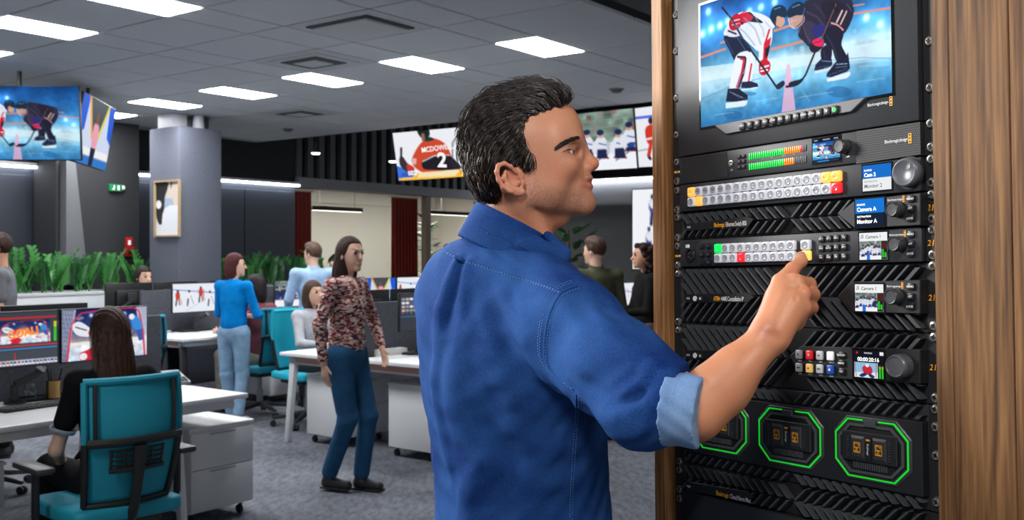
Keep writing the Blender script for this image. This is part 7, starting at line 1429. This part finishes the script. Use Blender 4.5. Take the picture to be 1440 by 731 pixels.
# ---------------------------------------------------------------- the people in the office
SK = {'light': (214, 170, 146), 'tan': (196, 146, 118), 'brown': (150, 104, 80)}
def cloth(name, col, rough=.85, noise=None): return mat(name, col, rough, spec=.1, noise=noise or (18, .14, 4), bump=(120, .15, .002))
def person(label, loc, yaw, top, bottom, h=1.72, sex='m', skin='light', hair=('short', (40, 30, 26)), sleeves='long', seated=False, arms=None, legs=None, head_yaw=0, vox=.0075, shoes=(24, 24, 26), lean=0, collar=None, seat_z=.50, neck_v=False, dress=0):
    """local frame: x to the person's right, y forward; joints in metres for a figure of 1.75, scaled by h/1.75"""
    t = thing('person', label, 'person', Matrix.Translation(loc) @ Matrix.Rotation(yaw, 4, 'Z')); s = h/1.75; f_ = sex == 'f'
    v = lambda x, y, z: np.array((x*s, y*s, z*s))
    drop = (0.93-seat_z/s-.02) if seated else 0
    hipz = .93-drop; shz = 1.43-drop; shw = .165 if f_ else .19; hw = .095; ln = lean
    up = lambda x, y, z: v(x, y+ln*(z-hipz), z)
    hip = v(0, 0, hipz); che = up(0, .005, hipz+.33); neck = up(0, -.005, hipz+.56); head = up(0, .03, hipz+.70)
    if arms is None: arms = [((-.23, .0, hipz+.20), (-.22, .10, hipz-.03)), ((.23, .0, hipz+.20), (.22, .10, hipz-.03))]
    A_ = []
    for k, (e, w_) in enumerate(arms): sd = -1 if k == 0 else 1; A_.append((up(sd*shw, -.005, hipz+.485), v(*e), v(*w_)))
    if legs is None:
        legs = [((sd*.10, .42, hipz+.02), (sd*.11, .40, .09/s)) for sd in (-1, 1)] if seated else [((sd*.10, .02, .50), (sd*.10, -.02, .085)) for sd in (-1, 1)]
    Lg = [(v((-1 if k == 0 else 1)*.09, 0, hipz-.01), v(*a), v(*b)) for k, (a, b) in enumerate(legs)]
    pts = [hip, che, neck, head+v(0, 0, .16)]+[p for a in A_ for p in a]+[p for l in Lg for p in l]
    lo = np.min(pts, 0)-np.array((.16, .18, .10)); hi = np.max(pts, 0)+np.array((.16, .24, .14)); lo[2] = max(lo[2], -.02)
    # --- body: one continuous surface
    B = Field(lo, hi, vox); r_ = .88 if f_ else 1.0
    B.add(ell(che, v(.155*r_, .10, .19)), .02).add(ell(hip+v(0, 0, .10), v(.135*r_, .10, .17)), .05).add(ell(hip, v(.155, .105, .11)), .05).add(cone(neck-v(0, 0, .06), head-v(0, .02, .04), .052*s*r_, .050*s*r_), .03)
    for k, a in enumerate(A_):
        B.add(cone(che+v(0, 0, .12), a[0], .07*s, .052*s*r_), .04); B.add(cone(a[0], a[1], .046*s*r_, .037*s*r_), .02).add(cone(a[1], a[2], .037*s*r_, .025*s*r_), .015)
        d = (a[2]-a[1])/np.linalg.norm(a[2]-a[1]); sd = -1 if k == 0 else 1; pm = a[2]+d*.045*s; inw = np.array((-sd, 0., 0.)); fw = np.cross(d, inw); fw = fw/(np.linalg.norm(fw)+1e-9); fw = fw if fw[1] > 0 else -fw
        B.add(cone(a[2], a[2]+d*.08*s, .022*s, .026*s, flat=(inw, .6)), .012)
        for j in range(4):
            o = fw*(.020-.0135*j)*s; L = (.075, .083, .078, .062)[j]*s; b0 = a[2]+d*.085*s+o; b1 = b0+d*L*.5+inw*.006*s; b2 = b1+d*L*.4+inw*.022*s; B.add(cone(b0, b1, .0088*s, .0082*s), .004).add(cone(b1, b2, .0082*s, .0072*s), .004)
        B.add(cone(a[2]+d*.03*s+fw*.02*s, a[2]+d*.075*s+fw*.042*s+inw*.01*s, .0105*s, .0085*s), .006)
    for hp_, kn_, an_ in Lg:
        B.add(cone(hp_, kn_, .078*s, .052*s), .03).add(cone(kn_, an_, .052*s, .036*s), .02).add(cone(an_+v(0, -.01, -.03), an_+v(0, .13, -.055), .032*s, .026*s), .02)
    cy, sy = math.cos(head_yaw), math.sin(head_yaw); HA = np.array(((cy, sy, 0), (-sy, cy, 0), (0, 0, 1.)))
    hd = lambda x, y, z: head+(HA.T @ np.array((x, y, z)))*s
    hr = lambda x, y, z: np.array((x, y, z))*s
    B.add(ell(hd(0, -.005, .02), hr(.073, .092, .098), HA), .02).add(ell(hd(0, .035, -.04), hr(.054, .055, .075), HA), .03).add(ell(hd(0, .072, -.098), hr(.024, .02, .018), HA), .02).add(cone(hd(0, .088, .005), hd(0, .108, -.030), .009*s, .012*s), .008).add(ell(hd(0, .084, -.066), hr(.022, .013, .010), HA), .008)
    for sd in (-1, 1): B.sub(ell(hd(sd*.032, .098, .012), hr(.017, .014, .011), HA), .008).add(ell(hd(sd*.032, .078, .010), hr(.013, .012, .011), HA), .003).add(ell(hd(sd*.073, -.012, -.012), hr(.009, .018, .030), HA), .005).add(ell(hd(sd*.028, .086, .032), hr(.02, .009, .006), HA), .006)
    B.fold([hd(-.02, .099, -.066), hd(.02, .099, -.066)], -.003, .004)
    vb, fb = B.mesh(1); col = np.tile(L3(SK[skin]), (len(vb), 1)); rel = (vb-head) @ HA.T/s
    lip = np.exp(-((rel[:, 0]/.022)**2+((rel[:, 2]+.066)/.009)**2))*(rel[:, 1] > .07); col = col*(1-.7*lip[:, None])+.7*lip[:, None]*L3((168, 90, 84))
    brow = np.exp(-(((np.abs(rel[:, 0])-.032)/.017)**2+((rel[:, 2]-.036)/.006)**2))*(rel[:, 1] > .05); col = col*(1-.8*brow[:, None])+.8*brow[:, None]*L3(hair[1])
    soft('body', (vb, fb), m_skin, t, col)
    for sd in (-1, 1):
        e = MB().lathe([(0, -.0118*s)]+[(.0118*s*math.sin(q_), -.0118*s*math.cos(q_)) for q_ in np.linspace(.3, math.pi-.3, 8)]+[(0, .0118*s)], 12).build('eye', mat('eye dark', (46, 36, 32), .2), t); e.location = Vector(hd(sd*.032, .0805, .011))
    # --- top
    Tp = Field(lo, hi, vox); o_ = .013*s
    Tp.add(ell(che, v(.155*r_+.017, .118, .21)), .02).add(ell(hip+v(0, 0, .11), v(.137*r_+.022, .12, .18)), .05)
    if dress: Tp.add(ell(hip+v(0, 0, -.02), v(.17, .125, .14)), .05)
    for k, a in enumerate(A_):
        Tp.add(cone(che+v(0, 0, .12), a[0], .085*s, .062*s*r_+.004), .04); e2 = a[1] if sleeves == 'long' else a[0]*.42+a[1]*.58; Tp.add(cone(a[0], e2, .060*s*r_, (.050 if sleeves == 'long' else .058)*s*r_), .02)
        if sleeves == 'long': Tp.add(cone(a[1], a[1]*.12+a[2]*.88, .050*s*r_, .038*s*r_), .015)
        elif sleeves == 'rolled': pass
    Tp.add(cone(neck-v(0, 0, .09), neck-v(0, 0, .015), .080*s, .060*s), .03)
    Tp.sub(cone(neck-v(0, 0, .03), neck+v(0, .03, .2), .056*s, .07*s), .004)
    if neck_v: Tp.sub(cone(neck+v(0, .10, -.02), neck+v(0, .14, -.20), .045*s, .012*s), .004)
    g = random.Random(label); 
    for k in range(10):
        z = hipz+g.uniform(.02, .45); x = g.uniform(-.14, .14); yy = g.choice((-.12, .12)); Tp.fold([up(x, yy, z), up(x+g.uniform(-.08, .08), yy*1.0, z-g.uniform(.08, .2))], g.uniform(.004, .009), .014*s+.006)
    for a in A_:
        m_ = a[1]; 
        for k in range(3): Tp.fold([m_+np.array((.05, g.uniform(-.05, .05), g.uniform(-.05, .05))), m_+np.array((-.05, g.uniform(-.05, .05), g.uniform(-.04, .06)))], .005, .012)
    Tp.cut(hip+v(0, 0, .0-.09*dress+(-.02)), (0, 0, -1)); vt = Tp.mesh(2); top_o = soft('top', vt, top, t)
    if collar:
        K = Field(neck-v(.12, .12, .08), neck+v(.12, .12, .09), .005); K.add(cone(neck-v(0, 0, .04), neck+v(0, .01, .025), .070*s, .062*s), 0).sub(cone(neck-v(0, 0, .08), neck+v(0, .012, .08), .062*s, .055*s), .001); K.cut(neck+v(0, 0, .022), (0, -.3, 1)).cut(neck-v(0, 0, .03), (0, .3, -1)); soft('collar', K.mesh(1), collar, top_o)
    # --- trousers and shoes
    P_ = Field(lo, hi, vox); P_.add(ell(hip+v(0, 0, .02), v(.166, .118, .11)), .02).add(ell(hip-v(0, -.01 if not seated else -.06, .05), v(.13, .10, .10)), .04)
    for hp_, kn_, an_ in Lg: P_.add(cone(hp_, kn_, .094*s, .067*s), .03).add(cone(kn_, an_+v(0, 0, .03), .067*s, .056*s), .02); P_.fold([kn_+np.array((-.06, .05, .02)), kn_+np.array((.06, .05, -.01))], .006, .012); P_.fold([kn_+np.array((-.06, -.05, .02)), kn_+np.array((.06, -.05, .03))], -.006, .012)
    for hp_, kn_, an_ in Lg: P_.cut(an_+v(0, 0, -.005), an_-kn_, rad=.10*s)
    vp_ = P_.mesh(1); soft('trousers', vp_, bottom, t)
    for hp_, kn_, an_ in Lg:
        z0 = max(0.0, an_[2]-.085*s); S_ = Field(an_+v(-.08, -.12, -.10), an_+v(.08, .22, .05), .006); S_.add(cone(an_+v(0, -.02, -.045), an_+v(0, .14, -.052), .042*s, .036*s), 0).add(cone(an_+v(0, -.01, -.04), an_+v(0, -.005, .01), .042*s, .042*s), .02); S_.cut((0, 0, z0+.003), (0, 0, -1)); vs_ = S_.mesh(1); so = soft('shoe', vs_, mat('shoe %d %d %d' % shoes, shoes, .5), t)
        bx = np.array(vs_[0]); MB().b2((bx[:, 0].min()+.004, bx[:, 1].min()+.004, z0), (bx[:, 0].max()-.004, bx[:, 1].max()-.004, z0+.0149)).build('sole', m_rubber, so, bevel=.01)
    # --- hair
    kind, hc = hair; G = Field(head-np.array((.18, .22, .46))*s, head+np.array((.18, .2, .2))*s, .0050); G.add(ell(hd(0, -.012, .032), hr(.083, .100, .098), HA), 0)
    if kind == 'short': G.add(ell(hd(0, .03, .085), hr(.065, .06, .045), HA), .02); cutz = -.075
    elif kind == 'bob': G.add(ell(hd(0, -.04, -.06), hr(.09, .075, .13), HA), .03); cutz = -.16
    elif kind == 'long':
        G.add(ell(hd(0, -.05, -.08), hr(.092, .07, .16), HA), .03).add(ell(hd(0, -.075, -.22), hr(.10, .05, .18), HA), .04); cutz = -.40
    elif kind == 'tied': G.add(ell(hd(0, -.09, -.06), hr(.045, .045, .09), HA), .03).add(ell(hd(0, -.10, -.16), hr(.03, .035, .10), HA), .03); cutz = -.28
    elif kind == 'curly':
        g2 = random.Random(3); cutz = -.30
        for k in range(70): an = g2.uniform(0, 6.28); G.add(ell(hd(.085*math.cos(an)*g2.uniform(.7, 1.15), -.03+.085*math.sin(an)*g2.uniform(.6, 1.1), g2.uniform(-.2, .10)), hr(.03, .03, .03)), .008)
    def carve(d, X, Y, Z):
        x = ((X-head[0])*HA[0, 0]+(Y-head[1])*HA[0, 1])/s; y = ((X-head[0])*HA[1, 0]+(Y-head[1])*HA[1, 1])/s; z = (Z-head[2])/s+0*X
        hl_ = .078 if kind in ('long', 'curly') else .062; face = np.minimum(y-(.012+(.028*np.clip((z+.02)/.06, 0, 1)+.02*np.clip((z-.05)/.05, 0, 1))), hl_-z+.0*x)          # open in front of the ears, below the hairline
        d = np.maximum(d, face*s); return np.maximum(d, (cutz-z)*s)
    G.apply(carve); g3 = random.Random(label+'h'); ph = g3.uniform(0, 6)
    G.apply(lambda d, X, Y, Z: d+.002*np.sin(X*260+Y*150+np.sin(Z*30+ph)*2)); ho = soft('hair', G.mesh(1), mat('hair %d %d %d' % hc, hc, .6, spec=.22, noise=(60, .4, 3)), t)
    t['skip'] = 1; del t['skip']; return t, hd, head, A_, Lg
def gz(px, py, Y): p = at_y(px, py, Y); return Vector((p.x, p.y, 0))
def face_dir(dx, dy): return math.atan2(dy, dx)-math.pi/2
c_desk = face_dir(-.8, .6); c_back = face_dir(.8, -.6)
# the woman at the near desk, seated with her back to us
pw, hd_, head_, A_w, _ = person('long-haired woman in a black T-shirt seated at the near desk', W(2.52, 4.16), c_desk-R(4), cloth('black jersey', (22, 22, 24)), cloth('black trousers', (20, 20, 22)), 1.66, 'f', 'light', ('long', (56, 36, 28)), 'short', True, vox=.0055, arms=[((-.24, .05, .72), (-.12, .26, .62)), ((.24, .05, .72), (.12, .26, .62))], seat_z=.50)
g = random.Random(12); mbh = MB(); hh = [c for c in pw.children if c.name.startswith('hair')][0]; vv_ = np.array([v.co for v in hh.data.vertices]); 
for k in range(1500):
    p = Vector(vv_[g.randrange(len(vv_))])
    if p.z > head_[2]+.045: continue
    q_ = [p]; out = Vector((p.x-head_[0], p.y-head_[1]+.03, 0)); out = out.normalized() if out.length > 1e-4 else Vector((0, -1, 0))
    L = g.uniform(.05, .13); top_ = p.z > head_[2]+.06
    for j in range(4): q_.append(q_[-1]+(Vector((0, 0, -1)) if not top_ else (out*.7+Vector((0, -.2, -.35)))).normalized()*L/4+out*.0012)
    mbh.tube(q_, [.0012, .0014, .0013, .001, .0004], 3, cap=False)
tag(mbh.build('strands', mat('hair strand brown', (84, 56, 44), .32, spec=.7), hh), kind='stuff')
for k, a in enumerate(A_w):                                    # pale cuffs of the T-shirt sleeves
    e2 = a[0]*.42+a[1]*.58; d = (a[1]-a[0])/np.linalg.norm(a[1]-a[0]); K = Field(e2-.09, e2+.09, .004); K.add(cone(e2-d*.03, e2+d*.03, .0575, .057), 0).sub(cone(e2-d*.05, e2+d*.06, .0500, .0500), .001); K.cut(e2+d*.052, d).cut(e2+d*.030, -d); soft('sleeve_band', K.mesh(1), cloth('band pale', (150, 160, 172)), [c for c in pw.children if c.name.startswith('top')][0])
# the walking woman in the patterned blouse
def blouse():
    m = mat('patterned blouse', (160, 120, 112), .8, spec=.1); nt = m.node_tree; b = nt.nodes['Principled BSDF']; tc = nt.nodes.new('ShaderNodeTexCoord'); mp = nt.nodes.new('ShaderNodeMapping'); mp.inputs['Scale'].default_value = (46, 46, 110); vo = nt.nodes.new('ShaderNodeTexVoronoi'); vo.inputs['Scale'].default_value = 1.0; rp_ = nt.nodes.new('ShaderNodeValToRGB'); rp_.color_ramp.interpolation = 'CONSTANT'
    nt.links.new(tc.outputs['Object'], mp.inputs['Vector']); nt.links.new(mp.outputs['Vector'], vo.inputs['Vector']); sep = nt.nodes.new('ShaderNodeSeparateColor'); nt.links.new(vo.outputs['Color'], sep.inputs['Color']); nt.links.new(sep.outputs['Red'], rp_.inputs['Fac'])
    e = rp_.color_ramp.elements; e[0].position = 0; e[0].color = rgb(200, 170, 160)+(1,); e[1].position = .26; e[1].color = rgb(120, 60, 62)+(1,)
    for p_, c_ in ((.46, (58, 46, 62)), (.62, (176, 116, 104)), (.78, (222, 200, 192)), (.9, (90, 50, 56))): k = e.new(p_); k.color = rgb(c_)+(1,)
    nt.links.new(rp_.outputs['Color'], b.inputs['Base Color']); return m
person('walking woman in a patterned blouse and blue jeans', gz(488, 600, 6.5), face_dir(.86, -.42), blouse(), cloth('mid blue jeans', (38, 78, 112)), 1.65, 'f', 'light', ('long', (44, 28, 24)), 'long', False, vox=.0055, head_yaw=R(-12), arms=[((-.24, .06, 1.16), (-.16, .18, .98)), ((.25, -.05, 1.15), (.24, -.02, .90))], legs=[((-.08, .12, .51), (-.06, .08, .087)), ((.08, .06, .50), (.06, -.10, .10))], neck_v=True)
# the woman in the blue sweater, seen from behind
person('woman in a bright blue sweater and pale jeans standing by a desk', W(5.72, 7.45), face_dir(.35, .95), cloth('blue sweater', (0, 122, 196)), cloth('pale jeans', (128, 158, 186)), 1.54, 'f', 'light', ('bob', (72, 30, 30)), 'long', False, head_yaw=R(-55), arms=[((-.23, .06, 1.13), (-.10, .26, 1.10)), ((.24, .06, 1.12), (.12, .30, 1.12))], legs=[((-.09, .0, .50), (-.07, .05, .085)), ((.09, .02, .50), (.10, -.06, .085))], shoes=(190, 190, 192))
person('seated person in a mauve jacket and khaki trousers behind the blue sweater', W(6.15, 7.66), c_desk, cloth('mauve jacket', (120, 66, 72)), cloth('khaki trousers', (140, 132, 120)), 1.72, 'f', 'light', ('bob', (34, 24, 24)), 'long', True, head_yaw=R(30), seat_z=.51, arms=[((-.24, .12, .80), (-.18, .36, .80)), ((.24, .12, .80), (.18, .36, .80))])
person('man in a light blue shirt standing with his back turned', W(6.86, 7.66), face_dir(-.45, .9), cloth('light blue shirt', (150, 178, 208)), cloth('dark chinos', (40, 42, 50)), 1.65, 'm', 'light', ('short', (82, 62, 50)), 'long', False, head_yaw=R(32), collar=cloth('light blue shirt', (150, 178, 208)), arms=[((-.26, .02, 1.14), (-.24, .16, .94)), ((.26, .02, 1.14), (.24, .14, .94))])
person('seated person in a pale grey top left of the walking woman', W(6.10, 6.84), c_back, cloth('pale grey top', (176, 178, 184)), cloth('dark trousers 2', (36, 36, 42)), 1.64, 'f', 'light', ('bob', (70, 50, 40)), 'long', True, seat_z=.51, arms=[((-.24, .12, .80), (-.18, .36, .80)), ((.24, .12, .80), (.18, .36, .80))])
person('dark-haired person half hidden behind the walking woman', gz(474, 400, 11.2), face_dir(-.2, -1), cloth('charcoal top', (60, 60, 66)), cloth('dark trousers 2', (36, 36, 42)), 1.5, 'f', 'tan', ('bob', (26, 20, 20)), 'long', False)
person('man in a grey T-shirt walking at the left edge', gz(2, 400, 7.6), face_dir(-.9, -.35), cloth('grey tee', (104, 104, 108)), cloth('black trousers', (20, 20, 22)), 1.70, 'm', 'tan', ('short', (48, 30, 24)), 'short', False)
person('young man in a green shirt seated behind the black monitors', W(6.42, 9.98), c_back, cloth('green shirt', (96, 180, 92)), cloth('dark trousers 2', (36, 36, 42)), 1.82, 'm', 'light', ('bob', (42, 30, 26)), 'long', True, seat_z=.52, arms=[((-.25, .12, .82), (-.18, .36, .80)), ((.25, .12, .82), (.18, .36, .80))])
person('dark-haired person seated by the far screens', W(9.42, 7.60), c_desk, cloth('charcoal top', (60, 60, 66)), cloth('dark trousers 2', (36, 36, 42)), 1.72, 'm', 'light', ('short', (34, 26, 24)), 'long', True, seat_z=.51, head_yaw=R(20))
person('man in an olive shirt standing with his back turned', gz(838, 400, 8.25), face_dir(-.35, .93), cloth('olive shirt', (74, 76, 58)), cloth('dark trousers 2', (36, 36, 42)), 1.68, 'm', 'light', ('short', (66, 46, 36)), 'long', False, head_yaw=R(30), collar=cloth('olive shirt', (74, 76, 58)), arms=[((-.25, .02, 1.13), (-.22, .20, .96)), ((.26, .02, 1.13), (.22, .20, .96))])
person('woman with curly dark hair in a black jacket, smiling', gz(908, 400, 8.8), face_dir(-.93, -.15), cloth('black jacket', (24, 23, 24)), cloth('mauve trousers', (124, 100, 104)), 1.63, 'f', 'tan', ('curly', (44, 26, 24)), 'long', False, arms=[((-.24, .06, 1.12), (-.12, .28, 1.10)), ((.24, .06, 1.12), (.14, .30, 1.08))], shoes=(20, 20, 22), dress=.8)
person('head of a person inside the meeting room', gz(629, 400, 20.0), face_dir(.3, -1), cloth('charcoal top', (60, 60, 66)), cloth('dark trousers 2', (36, 36, 42)), 1.72, 'm', 'brown', ('short', (24, 18, 18)), 'long', False)
